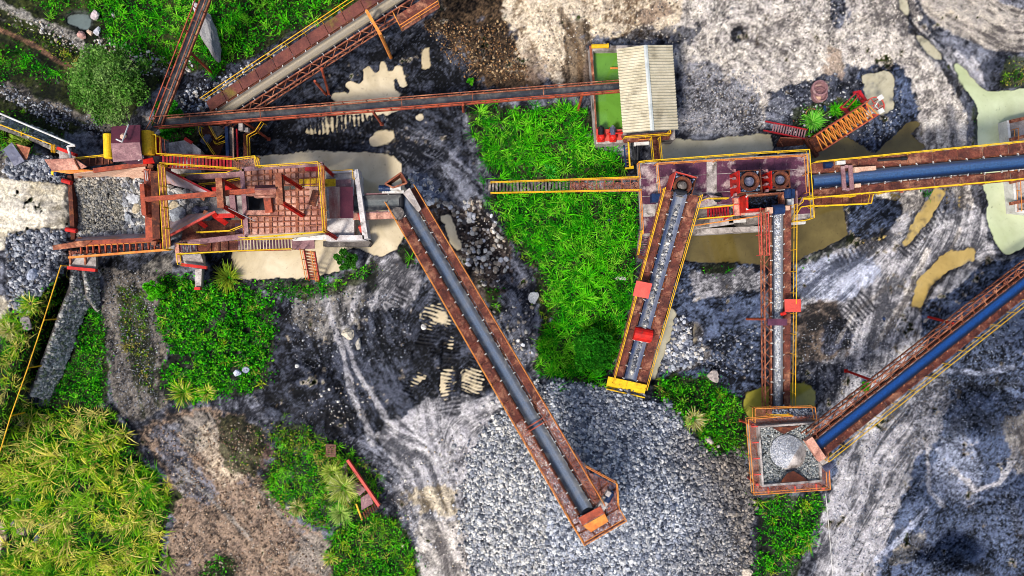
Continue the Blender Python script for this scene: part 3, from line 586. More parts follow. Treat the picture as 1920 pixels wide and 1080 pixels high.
tag(go, 'uneven quarry ground of black fines, grey dust and pale clay', 'ground', kind='structure')
for wi, ((wm, pts, dep, lab), m) in enumerate(zip(WAT, WMS)):
    lv = (-.073 if dep >= .5 else -.080)-wi*.0009; wet = blur(m, 10) > .01
    cell = wet[:-1, :-1] | wet[1:, :-1] | wet[:-1, 1:] | wet[1:, 1:]; jj, ii = np.nonzero(cell); used = np.zeros((NY, NX), bool)
    for dj in (0, 1):
        for di in (0, 1): used[jj+dj, ii+di] = True
    idx = -np.ones((NY, NX), int); idx[used] = np.arange(used.sum()); q = np.stack([idx[jj+1, ii], idx[jj+1, ii+1], idx[jj, ii+1], idx[jj, ii]], 1)
    t_ = sst(-.005, .085 if dep >= .6 else .05, lv-ZT)[used][:, None]; n_ = F1[used][:, None]; w1, w2 = (alb(k_) for k_ in WCOL[wm])
    col = CC[used]*.75*(1-t_)+(w1*n_+w2*(1-n_))*t_; cx = sum(p[0] for p in pts)/len(pts); cy = sum(p[1] for p in pts)/len(pts)
    o = npmesh('puddle', W3(GX[used], GY[used], np.full(int(used.sum()), lv)), q, wm, col, tuple(P(cx, cy, lv))); tag(o, lab, 'puddle', 'muddy pools on the quarry floor', 'structure')

# ================================================================== STONES
_t = (1+5**.5)/2
ICO = np.array([(-1,_t,0),(1,_t,0),(-1,-_t,0),(1,-_t,0),(0,-1,_t),(0,1,_t),(0,-1,-_t),(0,1,-_t),(_t,0,-1),(_t,0,1),(-_t,0,-1),(-_t,0,1)])/math.hypot(1,_t)
ICF = np.array([(0,11,5),(0,5,1),(0,1,7),(0,7,10),(0,10,11),(1,5,9),(5,11,4),(11,10,2),(10,7,6),(7,1,8),(3,9,4),(3,4,2),(3,2,6),(3,6,8),(3,8,9),(4,9,5),(2,4,11),(6,2,10),(8,6,7),(9,8,1)])
def rotm(n, g, full=True):
    q = g.normal(size=(n, 4)); q /= np.linalg.norm(q, axis=1)[:, None]; w_, x, y, z = q.T
    return np.stack([1-2*(y*y+z*z),2*(x*y-z*w_),2*(x*z+y*w_),2*(x*y+z*w_),1-2*(x*x+z*z),2*(y*z-x*w_),2*(x*z-y*w_),2*(y*z+x*w_),1-2*(x*x+y*y)], -1).reshape(n, 3, 3)
def stonegeo(pos, r, cols, seed, jit=.22, flat=.7):
    g = np.random.default_rng(seed); n = len(pos)
    v = ICO[None]*(1+g.uniform(-jit, jit, (n, 12, 1)))*g.uniform(flat, 1.25, (n, 1, 3))
    v = np.einsum('nij,nkj->nki', rotm(n, g), v)*np.asarray(r)[:, None, None]+np.asarray(pos)[:, None]
    f = (ICF[None]+12*np.arange(n)[:, None, None]).reshape(-1, 3)
    return v.reshape(-1, 3), f, np.repeat(cols, 12, 0)
def inpoly(px, py, pts):
    m = np.zeros(len(px), bool); n = len(pts)
    for k in range(n):
        (xa, ya), (xb, yb) = pts[k], pts[(k+1) % n]
        if ya == yb: continue
        m ^= ((ya > py) != (yb > py)) & (px < xa+(py-ya)*(xb-xa)/(yb-ya))
    return m
def scatter(pts, n, seed, dry=True):
    g = np.random.default_rng(seed); xs_ = [p[0] for p in pts]; ys_ = [p[1] for p in pts]
    px = g.uniform(min(xs_), max(xs_), n*3); py = g.uniform(min(ys_), max(ys_), n*3); k = inpoly(px, py, pts)
    if dry: k &= (at(WM, px, py) < .4) & (g.random(n*3) < sst(.25, .95, at(blur(polymask(pts).astype(float), 14), px, py)+at(NA, px, py)*1.2))
    return px[k][:n], py[k][:n]
def colours(n, pal, seed, var=.25):
    g = np.random.default_rng(seed); p = np.array([alb(c) for c in pal]); c = p[g.integers(0, len(p), n)]
    return np.clip(c*g.uniform(1-var, 1+var, (n, 1)), .004, .9)
def stones(name, label, px, py, rmin, rmax, pal, seed, z=None, lift=.25, cat='stones', group=None, kind='stuff', power=2.2, var=.3, parent=None, loc=None):
    g = np.random.default_rng(seed+1); n = len(px); r = rmin+(rmax-rmin)*g.random(n)**power
    zz = (at(ZT, px, py) if z is None else z)+r*lift
    V_, F_, C_ = stonegeo(W3(px, py, zz), r, colours(n, pal, seed, var), seed+2)
    if loc is None: loc = tuple(W3(np.mean(px), np.mean(py), float(np.mean(zz))))
    o = npmesh(name, V_, F_, 'stone', C_, loc, parent=parent)
    return tag(o, label, cat, group, kind) if label else o
GREYST = [(150,156,172),(196,200,210),(110,116,134),(226,226,228),(84,90,108),(170,172,180),(206,198,186)]
DIMST = [(122,126,138),(160,164,172),(84,90,102),(190,190,192),(64,68,80),(140,140,146)]
WARMST = [(196,190,180),(226,218,206),(150,142,136),(110,104,104),(176,160,140),(206,206,212)]
# the big stockpile of crushed stone
g = np.random.default_rng(77)
PILE = [(890,850),(925,790),(975,770),(1010,722),(1060,714),(1140,730),(1200,748),(1250,762),(1300,825),(1345,860),(1400,880),(1415,935),(1402,1000),(1400,1090),(1380,1200),(900,1200),(890,1080),(872,980),(872,900)]
px, py = scatter([(840,850),(870,800),(905,760),(960,735),(1000,705),(1060,700),(1140,722),(1215,738),(1265,750),(1320,810),(1365,850),(1415,880),(1432,935),(1415,1000),(1410,1090),(1390,1200),(880,1200),(862,1080),(845,980),(840,900)], 56000, 78, False)
pm = blur(polymask(PILE).astype(float), 13); k = g.random(len(px)) < sst(.12, .72, at(pm, px, py)+at(NA, px, py)*.7+at(NB, px, py)*.5)+.01; px, py = px[k], py[k]
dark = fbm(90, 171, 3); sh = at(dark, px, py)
r = .065+.105*g.random(len(px))**1.7; big = g.random(len(px)) < .02; r[big] *= 1.6
cl = colours(len(px), [(150,156,170),(182,186,194),(112,118,132),(214,214,214),(84,90,104),(166,168,174)], 79, .34)
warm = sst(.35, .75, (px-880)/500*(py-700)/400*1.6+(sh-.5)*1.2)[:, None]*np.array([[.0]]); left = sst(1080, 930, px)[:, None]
cl = cl*(1+left*.12)*np.where(left > .3, np.array([[1.06,1.02,.94]]), 1)  # sunlit left flank: light put into the stone colour
rightdark = sst(1230, 1390, px+(sh-.5)*160)[:, None]; cl = cl*(1-rightdark*np.array([[.42,.50,.58]]))  # shaded right flank: darkening put into the stone colour
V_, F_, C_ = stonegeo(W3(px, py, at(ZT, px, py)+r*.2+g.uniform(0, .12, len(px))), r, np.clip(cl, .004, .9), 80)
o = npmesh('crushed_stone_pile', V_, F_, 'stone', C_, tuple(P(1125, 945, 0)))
tag(o, 'large conical stockpile of blue grey crushed stone under the diagonal conveyor head', 'stone pile', kind='stuff')
SC = [  # loose stones lying on the ground
 ([(330,170),(480,110),(560,75),(640,40),(640,70),(500,130),(400,200),(335,215)],900,.05,.17,GREYST,'white and grey stones littering the black bank by the wide conveyor'),
 ([(190,60),(320,110),(400,110),(340,150),(250,140),(160,90)],420,.03,.15,WARMST,'pale stones along the overgrown path'),
 ([(0,5),(60,30),(140,65),(190,110),(160,115),(60,60),(0,30)],420,.03,.13,WARMST,'rubble along the upper edge path'),
 ([(0,45),(100,100),(90,110),(0,60)],120,.06,.2,WARMST,'white stones beside the red brown rut'),
 ([(0,155),(200,225),(200,260),(100,240),(0,180)],600,.03,.12,DIMST,'small stones on the dark path above the white pipe'),
 ([(5,285),(110,295),(137,300),(137,345),(30,335),(5,330)],1900,.04,.18,DIMST,'crushed rock spilled above the pale ramp'),
 ([(12,440),(60,432),(130,430),(135,470),(125,500),(100,540),(40,600),(12,600)],2600,.04,.19,DIMST,'crushed rock spilled below the pale ramp'),
 ([(765,320),(800,330),(830,375),(800,385),(775,370)],420,.10,.28,GREYST,'grey stones heaped beside the foot of the diagonal conveyor'),
 ([(800,380),(900,370),(940,430),(960,500),(930,560),(880,500),(830,430)],300,.06,.26,WARMST,'scattered pale stones on the dark strip by the grass'),
 ([(870,600),(1010,540),(1010,690),(980,690)],90,.06,.2,WARMST,'few stones on the dark track below the grass'),
 ([(1225,605),(1290,590),(1330,640),(1320,680),(1250,700),(1215,690)],900,.06,.22,DIMST+GREYST,'grey stones spilled beside the lower conveyor walkway'),
 ([(1300,640),(1420,600),(1420,700),(1320,700)],260,.03,.12,DIMST,'stones on the blue black heap between two conveyors'),
 ([(195,500),(300,505),(300,770),(230,790),(195,650)],1800,.02,.07,DIMST,'fine gravel on the dark drive below the feed hopper'),
 ([(520,540),(650,530),(750,560),(800,660),(700,700),(560,700)],800,.02,.10,DIMST,'small stones on the black yard'),
 ([(270,800),(500,790),(500,900),(640,1080),(300,1080),(340,930)],2200,.025,.10,[(176,150,124),(150,120,96),(120,98,82),(200,184,166)],'stones in the brown earth bank'),
 ([(780,40),(950,40),(1000,150),(880,160)],1300,.03,.10,[(150,110,70),(110,80,56),(190,160,120),(70,60,54)],'brown gravel bank by the wide conveyor'),
 ([(990,0),(1320,0),(1420,240),(1280,240),(1260,80),(1000,140)],1200,.02,.08,[(190,178,160),(130,122,116),(90,86,86),(216,206,190)],'small stones on the pale dusty yard'),
 ([(1270,150),(1430,130),(1430,250),(1275,245)],1300,.02,.08,[(150,154,166),(100,104,116),(70,74,88),(180,180,186)],'dark and grey stones beside the roofed tank'),
 ([(1430,170),(1600,130),(1690,150),(1720,250),(1600,280),(1430,250)],700,.03,.11,DIMST,'stones around the scrap parts'),
 ([(1500,600),(1720,580),(1620,790),(1500,700)],900,.02,.08,DIMST,'small stones on the grey slope'),
 ([(1340,850),(1405,830),(1415,930),(1400,1080),(1350,1080),(1380,950)],700,.10,.22,[(96,92,90),(130,124,118),(70,66,66)],'dark stones at the edge of the stockpile'),
 ([(1560,800),(1920,580),(1920,1080),(1560,1080)],9000,.02,.055,[(120,130,150),(150,158,174),(60,70,92),(30,36,52),(90,100,122)],'fine aggregate lying over the blue black heaps'),
 ([(700,880),(880,800),(900,1080),(800,1080)],400,.03,.10,WARMST,'small stones on the grey wash'),
 ([(560,740),(700,700),(690,800),(560,800)],120,.03,.12,WARMST,'stones on the black slope'),
 ([(1440,0),(1700,0),(1720,120),(1500,130)],700,.03,.09,[(196,186,174),(130,122,116),(96,92,90),(220,212,200)],'stones on the pale haul ground'),
]
for i, (pts, n, r0, r1, pal, lab) in enumerate(SC):
    px, py = scatter(pts, n, 300+i*7); stones('loose_stones', lab, px, py, r0, r1, pal, 500+i*11, group='loose stones on the quarry floor')
# boulders one can point to
def boulder(px, py, rx, ry, rz, col, label, z=None, rot=0, seed=0, name='boulder', group='boulders', cat='boulder'):
    g = np.random.default_rng(1000+int(px*3+py)+seed)
    v = ICO.copy(); f = ICF.copy()
    for _ in range(2):                           # subdivide, then knock facets off
        e = {}; nf = []; vl = list(v)
        def mid(a, b):
            k_ = (min(a, b), max(a, b))
            if k_ not in e: q = vl[a]+vl[b]; vl.append(q/np.linalg.norm(q)); e[k_] = len(vl)-1
            return e[k_]
        for a_, b_, c_ in f:
            x, y, z_ = mid(a_, b_), mid(b_, c_), mid(c_, a_); nf += [(a_, x, z_), (b_, y, x), (c_, z_, y), (x, y, z_)]
        v = np.array(vl); f = np.array(nf)
    for _ in range(9):
        d_ = g.normal(size=3); d_ /= np.linalg.norm(d_); h = g.uniform(.5, .82); s_ = v@d_; v = v-np.clip(s_-h, 0, None)[:, None]*d_*.9
    v = v*(1+g.normal(0, .055, (len(v), 1))+.07*np.sin(v@g.normal(0, 5, (3, 1))+g.random()*6))
    ca, sa = math.cos(rot), math.sin(rot); v = v*np.array([rx, ry, rz]); v = np.stack([v[:, 0]*ca-v[:, 1]*sa, v[:, 0]*sa+v[:, 1]*ca, v[:, 2]], 1)
    z0 = float(at(ZT, px, py)) if z is None else z; b0 = P(px, py, z0); v = v+np.array(b0)+np.array([0, 0, rz*.35])
    c_ = np.clip(alb(col)*g.uniform(.85, 1.15, (len(v), 1)), 0, .9)
    return tag(npmesh(name, v, f, 'stone', c_, tuple(b0)), label, cat, group)
for a in [(180,31,.42,.5,.4,(214,196,196),'pinkish pale boulder at the right of the small grey pond'),(184,59,.28,.36,.3,(206,206,214),'white grey boulder below the larger pinkish boulder by the pond'),
 (171,62,.3,.26,.25,(226,196,170),'tan boulder touching the white grey boulder by the pond'),(155,67,.34,.44,.3,(206,160,150),'pink layered boulder at the foot of the small pond'),
 (174,142,.32,.42,.3,(222,180,172),'pink boulder at the end of the red brown rut'),(213,29,.14,.2,.15,(200,180,190),'small lilac boulder in the bright grass'),
 (64,516,.42,.5,.4,(176,182,198),'largest grey boulder in the spill below the pale ramp'),(52,605,.5,.6,.4,(150,140,140),'mauve grey boulder beside the yellow grass strip'),
 (446,698,.34,.42,.35,(216,220,236),'white boulder in the leafy patch'),(462,692,.3,.3,.25,(170,174,196),'grey boulder beside the white boulder in the leafy patch'),
 (794,613,.24,.26,.22,(236,230,222),'white boulder by the striped puddle'),(653,626,.5,.5,.35,(206,196,176),'broad tan slab at the head of the grey wash'),
 (672,645,.24,.5,.3,(214,206,190),'tall tan boulder below the broad tan slab'),(558,686,.18,.2,.2,(226,224,220),'small white boulder alone on the black slope'),
 (1000,559,.5,.65,.3,(206,206,206),'pale flat boulder at the left edge of the grass strip'),(1337,705,.62,.52,.45,(180,168,162),'square tan boulder at the top of the bushes by the bin'),
 (1328,825,.36,.42,.35,(196,180,170),'tan boulder in the stones right of the stockpile'),(1398,1070,.5,.45,.4,(216,200,180),'pale boulder at the bottom edge beside the stockpile'),
 (42,792,.3,.26,.25,(120,112,120),'grey boulder in the yellow grass'),(46,995,.5,.4,.35,(170,146,142),'brownish boulder in the lower left grass'),(30,980,.3,.34,.3,(130,122,136),'grey purple boulder left of the brownish boulder'),
 (84,982,.5,.28,.3,(110,108,122),'long grey boulder in the lower left grass'),(72,1010,.22,.34,.25,(120,124,150),'bluish boulder under the long grey boulder'),(40,935,.42,.3,.3,(150,146,150),'flat grey boulder in yellow tufts at left'),
 (1030,762,.5,.26,.25,(150,140,136),'long grey boulder on the upper lip of the stockpile'),(782,1029,.2,.2,.18,(236,226,206),'white boulder at the edge of the lower bushes'),(755,1022,.14,.14,.12,(226,216,196),'small cream boulder in the lower bushes'),
 (195,560,.16,.2,.15,(170,160,150),'small boulder beside the cobbled wall'),(866,590,.16,.18,.15,(220,216,210),'white boulder beside the long walkway'),(1165,522,.5,.2,.1,(200,196,190),'flat pale slab in the grass beside the conveyor')]:
    px_, py_, rx, ry, rz, cl_, lab = a; boulder(px_, py_, rx, ry, rz, cl_, lab)
boulder(398,68,.72,2.0,.7,(150,148,148),'long pale leaning rock slab in the grass under the steep trough', rot=R(18), name='rock_slab', cat='rock', group=None)
boulder(374,18,.34,.7,.4,(196,190,190),'small pale rock slab half under the steep trough', rot=R(20), name='rock_slab', cat='rock', group=None)

# ================================================================== PLANTS
def blades(px, py, z0, az, ln, wd, reach, rise, droop, col, tip):
    n = len(px); b = W3(px, py, z0); dx, dy = np.cos(az), np.sin(az); T = np.array([0, .36, .72, 1.0]); Wt = np.array([.9, 1, .7, .06])
    V_ = np.empty((n, 4, 2, 3)); C_ = np.empty((n, 4, 2, 3))
    for i, t in enumerate(T):
        h = ln*reach*(t**1.15); z = ln*(rise*t-droop*t*t)
        c = b+np.stack([dx*h, dy*h, z], 1); o = np.stack([-dy, dx, 0*dx], 1)*(wd*Wt[i]/2)[:, None]
        V_[:, i, 0] = c+o; V_[:, i, 1] = c-o
        C_[:, i] = (col*(1-t*t)+tip*t*t)[:, None]
    q = np.array([(0,1,3,2),(2,3,5,4),(4,5,7,6)])
    return V_.reshape(-1, 3), (q[None]+8*np.arange(n)[:, None, None]).reshape(-1, 4), C_.reshape(-1, 3)
def leaves(pos, size, col, g, up=.5):
    n = len(pos); nr = g.normal(size=(n, 3)); nr[:, 2] = np.abs(nr[:, 2])+up; nr /= np.linalg.norm(nr, axis=1)[:, None]
    a = np.cross(nr, g.normal(size=(n, 3))); a /= np.linalg.norm(a, axis=1)[:, None]; b = np.cross(nr, a)
    s_ = size[:, None]; V_ = np.stack([pos-a*s_, pos-b*s_*.55+nr*s_*.12, pos+a*s_, pos+b*s_*.55+nr*s_*.12], 1)
    return V_.reshape(-1, 3), np.arange(4*n).reshape(n, 4), np.repeat(col, 4, 0)
def joinm(parts):
    Vs, Fs, Cs = [], [], []; k = 0
    for v, f, c in parts: Vs.append(v); Fs.append(f+k); Cs.append(c); k += len(v)
    return np.concatenate(Vs), np.concatenate(Fs), np.concatenate(Cs)
def ptsin(poly, per_m2, seed, rough=1.0, clump=.0):
    xs_ = [p[0] for p in poly]; ys_ = [p[1] for p in poly]; g = np.random.default_rng(seed)
    n = int((max(xs_)-min(xs_))*(max(ys_)-min(ys_))/576*per_m2)
    px = g.uniform(min(xs_)-15, max(xs_)+15, n); py = g.uniform(min(ys_)-15, max(ys_)+15, n)
    ox = (at(NA, px, py)*60+at(NB, px, py)*24)*rough; oy = (at(NA, px+150, py+70)*60+at(NB, px+90, py+40)*24)*rough
    em = blur(polymask(poly).astype(float), 16); k = inpoly(px+ox, py+oy, poly) & (at(WM, px, py) < .3) | (g.random(n) < .35*sst(.05, .5, at(em, px, py))) & (at(WM, px, py) < .1)
    k &= g.random(n) < .12+.88*sst(.3, .8, at(em, px, py)+at(NA, px+60, py)*1.2)
    if clump: k &= (at(F1, px, py)*.5+at(F2, px+40, py)*.5) > clump
    return px[k], py[k], g
def meadow(label, poly, seed, tuft=5.0, leaf=60.0, tl=(.35,.9), pal=LUSH, lpal=LEAFY, nb=13, clump=0, lh=.45, tip=1.12, lsz=(.05,.12), name='grass', cat='grass', wd=.029, rough=1.0):
    pr = []
    px, py, g = ptsin(poly, tuft, seed, rough, clump)
    n = len(px)
    if n:
        pi = (at(F1, px+33, py)*.35+at(F2, px+33, py)*.35+.15+g.normal(0, .17, n)); p = np.array([alb(c) for c in pal]); tc_ = p[np.clip((pi*len(p)).astype(int), 0, len(p)-1)]
        sz = tl[0]+(tl[1]-tl[0])*g.random(n)**1.5*(.6+.8*at(F2, px, py)); wind = vnoise(80, seed+5); wa = at(wind, px, py)*6.28*1.5
        ii = np.repeat(np.arange(n), nb); m_ = len(ii)
        az = g.uniform(0, 2*math.pi, m_); az = np.where(g.random(m_) < .35, wa[ii]+g.normal(0, .5, m_), az)
        ln = sz[ii]*g.uniform(.6, 1.2, m_); c_ = tc_[ii]*g.uniform(.65, 1.35, (m_, 1))
        bx = px[ii]+g.normal(0, 1.5, m_); by = py[ii]+g.normal(0, 1.5, m_); rc = g.uniform(.45, .95, m_)
        pr.append(blades(bx, by, at(ZT, bx, by)-.03, az, ln, g.uniform(.7, 1.3, m_)*wd*(.6+ln*.7), rc, g.uniform(.7, 1.1, m_), g.uniform(.25, .75, m_), c_, np.clip(c_*tip+np.array([.02,.015,0])*(tip > 1.15), 0, .8)))
    px, py, g = ptsin(poly, leaf, seed+1, rough, clump*.9)
    if len(px):
        n = len(px); h = at(F2, px+20, py); cl_ = vnoise(13, seed+9); hh = at(cl_, px, py); z = at(ZT, px, py)+lh*(.15+hh*.85)*g.random(n)
        p = np.array([alb(c) for c in lpal]); pi = at(F1, px, py)*.5+hh*.3+g.normal(0, .2, n)+.08; c_ = p[np.clip((pi*len(p)).astype(int), 0, len(p)-1)]*g.uniform(.6, 1.35, (n, 1))
        pr.append(leaves(W3(px, py, z), g.uniform(lsz[0], lsz[1], n)*(.7+.6*hh), c_, g))
    if not pr: return
    V_, F_, C_ = joinm(pr); cx = sum(p[0] for p in poly)/len(poly); cy = sum(p[1] for p in poly)/len(poly)
    o = npmesh(name, V_, F_, 'leaf', C_, tuple(G(cx, cy)))
    return tag(o, label, cat, 'grass and weeds on the quarry floor', 'stuff')
for a_, k_ in MEADOWS: meadow(*a_, **k_)
def tussock(px, py, rad, n, pal, label, seed, height=1.0, name='grass_tussock', group='single grass tussocks', wd=.05, z=None):
    g = np.random.default_rng(seed); p = np.array([alb(c) for c in pal]); c_ = p[g.integers(0, len(p), n)]*g.uniform(.7, 1.3, (n, 1))
    sp = rad*8; bx = px+g.normal(0, sp*.35, n); by = py+g.normal(0, sp*.35, n)
    z0 = at(ZT, bx, by) if z is None else np.full(n, z)
    a = np.arctan2(-(by-py), bx-px)+g.normal(0, .8, n)
    b = blades(bx, by, z0-.02, a, rad*g.uniform(.55, 1.1, n), wd*g.uniform(.7, 1.3, n), g.uniform(.5, .95, n), height*g.uniform(.7, 1.2, n), height*g.uniform(.3, .7, n), c_, np.clip(c_*1.3, 0, .8))
    return tag(npmesh(name, *b[:2], 'leaf', b[2], tuple(G(px, py))), label, 'grass tussock', group)
for a in [(645,912,1.5,420,[(206,214,110),(176,196,80),(150,180,60),(220,222,150)],'pale pampas like tussock hanging over the rusty scrap plates',1),(625,885,1.1,260,[(196,210,100),(160,190,60)],'pale tussock at the upper end of the scrap plates',2),(640,960,1.1,260,[(186,210,110),(150,190,80)],'pale tussock at the lower end of the scrap plates',3),
 (1300,785,1.0,220,DRY,'straw coloured tussock in the bushes by the bin',4),(1522,228,1.1,240,[(110,200,60),(80,180,40),(150,220,90)],'fresh green tussock by the red staircase',5),(430,520,1.4,200,[(170,190,50),(120,160,40)],'long bladed yellow green tussock below the concrete pier',6),(345,735,1.3,220,YEL,'yellow green tussock at the edge of the gravel drive',7),(390,735,1.0,160,YEL,'yellow tussock on the lower side of the leafy patch',71),
 (560,950,.9,150,DRY,'dried brown tussock left of the pale tussocks',8),(1598,200,.8,120,LUSH,'bright tussock inside the red frame',9),(1566,208,.8,110,LUSH,'bright tussock left of the red frame',10),(1098,560,1.2,200,LUSH,'tall light tussock in the middle of the lush strip',11),(1100,520,1.1,160,LUSH,'spiky tussock above the tall light tussock',12),
 (48,265,1.0,180,[(150,200,60),(190,214,90)],'light tussock under the yellow cable',13),(1028,325,.9,60,[(60,190,60),(110,210,60)],'broad leaved plant above the footbridge',14),(20,620,.9,150,DRY,'straw tussock beside the pale ground at left',15),(60,570,1.0,150,YEL,'yellow tussock at the upper end of the left strip',16),(620,1045,.8,100,YEL,'small tussock at the bottom of the brown bank',17)]:
    px_, py_, rad, n_, pal, lab, sd = a; tussock(px_, py_, rad, n_, pal, lab, sd+900)
def tree(name, label, px, py, rad, height, nl, pal, seed, lsz=.11, trunk=.10, cat='tree', nclump=26, gap=.25, group='trees and shrubs'):
    g = np.random.default_rng(seed); b = G(px, py); t = thing(name, label, cat, b, group)
    tb = MB(); top = b+Vector((0, 0, height*.5)); tb.tube(b-Vector((0, 0, .1)), top, trunk, 8, trunk*.7)
    cl = []
    for i in range(nclump):
        a = i*2.399; rr = rad*math.sqrt((i+.5)/nclump)*g.uniform(.75, 1.02); zc = height*(.62+.32*math.sqrt(max(0, 1-(rr/rad)**2)))*g.uniform(.86, 1.06)
        c = b+Vector((math.cos(a)*rr, math.sin(a)*rr, zc)); cl.append(c)
        m_ = top.lerp(c, .5)+Vector((0, 0, .15)); tb.tube(top-Vector((0, 0, height*.15*g.random())), m_, trunk*.4, 5, trunk*.25); tb.tube(m_, c, trunk*.25, 5, .012)
    tb.build('trunk', 'trunk', t)
    k = g.integers(0, nclump, nl); cp = np.array([tuple(c) for c in cl])
    off = g.normal(size=(nl, 3)); off /= np.linalg.norm(off, axis=1)[:, None]; cr = rad*.30*g.uniform(.6, 1.25, nclump)[k]
    pos = cp[k]+off*(cr*g.random(nl)**.45)[:, None]*np.array([1, 1, .62])
    p = np.array([alb(c) for c in pal]); cc_ = p[g.integers(0, len(p), nclump)][k]*.5+p[g.integers(0, len(p), nl)]*.5
    V_, F_, C_ = leaves(pos, g.uniform(.6, 1.3, nl)*lsz, cc_*g.uniform(.6, 1.4, (nl, 1)), g, .3)
    npmesh('crown', V_-np.array(b), F_, 'leaf', C_, parent=t); return t
tree('tree', 'round grey green small leaved tree behind the maroon cabin', 250, 180, 2.75, 4.6, 17000, [(128,176,80),(84,146,46),(160,196,110),(56,116,30),(108,166,60)], 1, .095, .14, nclump=52)
tree('bush', 'bright green bush at the left of the round grey green tree', 184, 186, .95, 1.8, 2600, [(60,200,20),(40,160,14),(96,220,40)], 2, .12, .06, 'bush', 12)
tree('bush', 'dark green bush under the bend of the narrow trough', 338, 232, 1.3, 2.4, 3800, DEEP+[(60,170,40)], 3, .11, .07, 'bush', 16)
tree('bush', 'dense round dark green bush beside the lower conveyor', 1108, 652, 1.7, 2.0, 6500, [(40,140,20),(24,100,16),(70,170,30)], 4, .10, .08, 'bush', 24)
tree('bush', 'small bright bush under the leaning red prop at right', 1614, 725, .42, .9, 700, [(90,200,20),(60,170,20)], 5, .10, .04, 'bush', 7)
tree('bush', 'lime bush at the top of the black slope', 884, 156, .3, .6, 300, LUSH, 6, .10, .03, 'bush', 5)
tree('bush', 'bright leafy bush below the lower walkway of the hopper', 306, 545, .85, 1.5, 2200, [(80,210,14),(60,180,14),(120,224,40)], 7, .12, .05, 'bush', 10)
tree('bush', 'leafy green bush beside the outdoor stair', 655, 490, .9, 1.4, 2000, [(50,120,30),(80,150,40),(40,96,24)], 8, .11, .05, 'bush', 10)

# ================================================================== STRUCTURES
def deck(px, z, m, parent, name='deck', th=.08, label=None):
    b = MB(); zs = z if isinstance(z, (list, tuple)) else [z]*len(px)
    b.prism([P(x, y, zz) for (x, y), zz in zip(px, zs)], th); o = b.build(name, m, parent)
    if label: o['label'] = label
    return o
def railing(px, z, parent, m='yellow', name='handrail', h=1.05, **kw):
    b = MB(); b.railpx(px, z, h, **kw); return b.build(name, m, parent)
def beams(segs, m, parent, name='beam', w=.2, h=.25, each=True):
    for s in segs:
        b = MB(); p, q = P(*s[0]), P(*s[1]); b.ibeam(p, q, w, h) if abs((q-p).normalized().z) < .8 else b.bar(p, q, w, w)
        b.build(name, m, parent)
def legs(lst, m, parent, name='support_leg', w=.16):
    for a, b_ in lst:
        b = MB(); b.tube(P(*a), P(*b_), w*.62, 8); b.box(P(*b_)+Vector((0, 0, .03)), (.26, .26, .06)); b.build(name, m, parent)
def stairs(p0, p1, wd, n, m, parent, name='stair_flight', rails=True, rm='yellow', side_m=None, sides=(1, -1)):
    p0, p1 = Vector(p0), Vector(p1); d = p1-p0; f = Vector((d.x, d.y, 0)).normalized(); s = Vector((-f.y, f.x, 0))
    run = Vector((d.x, d.y, 0)).length; b = MB()
    for i in range(n):
        c = p0.lerp(p1, (i+.5)/n); b.box(c, (run/n*.72, wd-.1, .05), math.atan2(f.y, f.x))
    fl = b.build(name, m, parent); k = MB()
    for q in (1, -1): k.bar(p0+s*q*wd/2, p1+s*q*wd/2, .05, .24)
    k.build('stringer', side_m or m, fl)
    if rails:
        for q in sides:
            r = MB(); r.rail([p0+s*q*wd/2, p1+s*q*wd/2], 1.0, .032, 1.3); r.build('handrail', rm, fl)
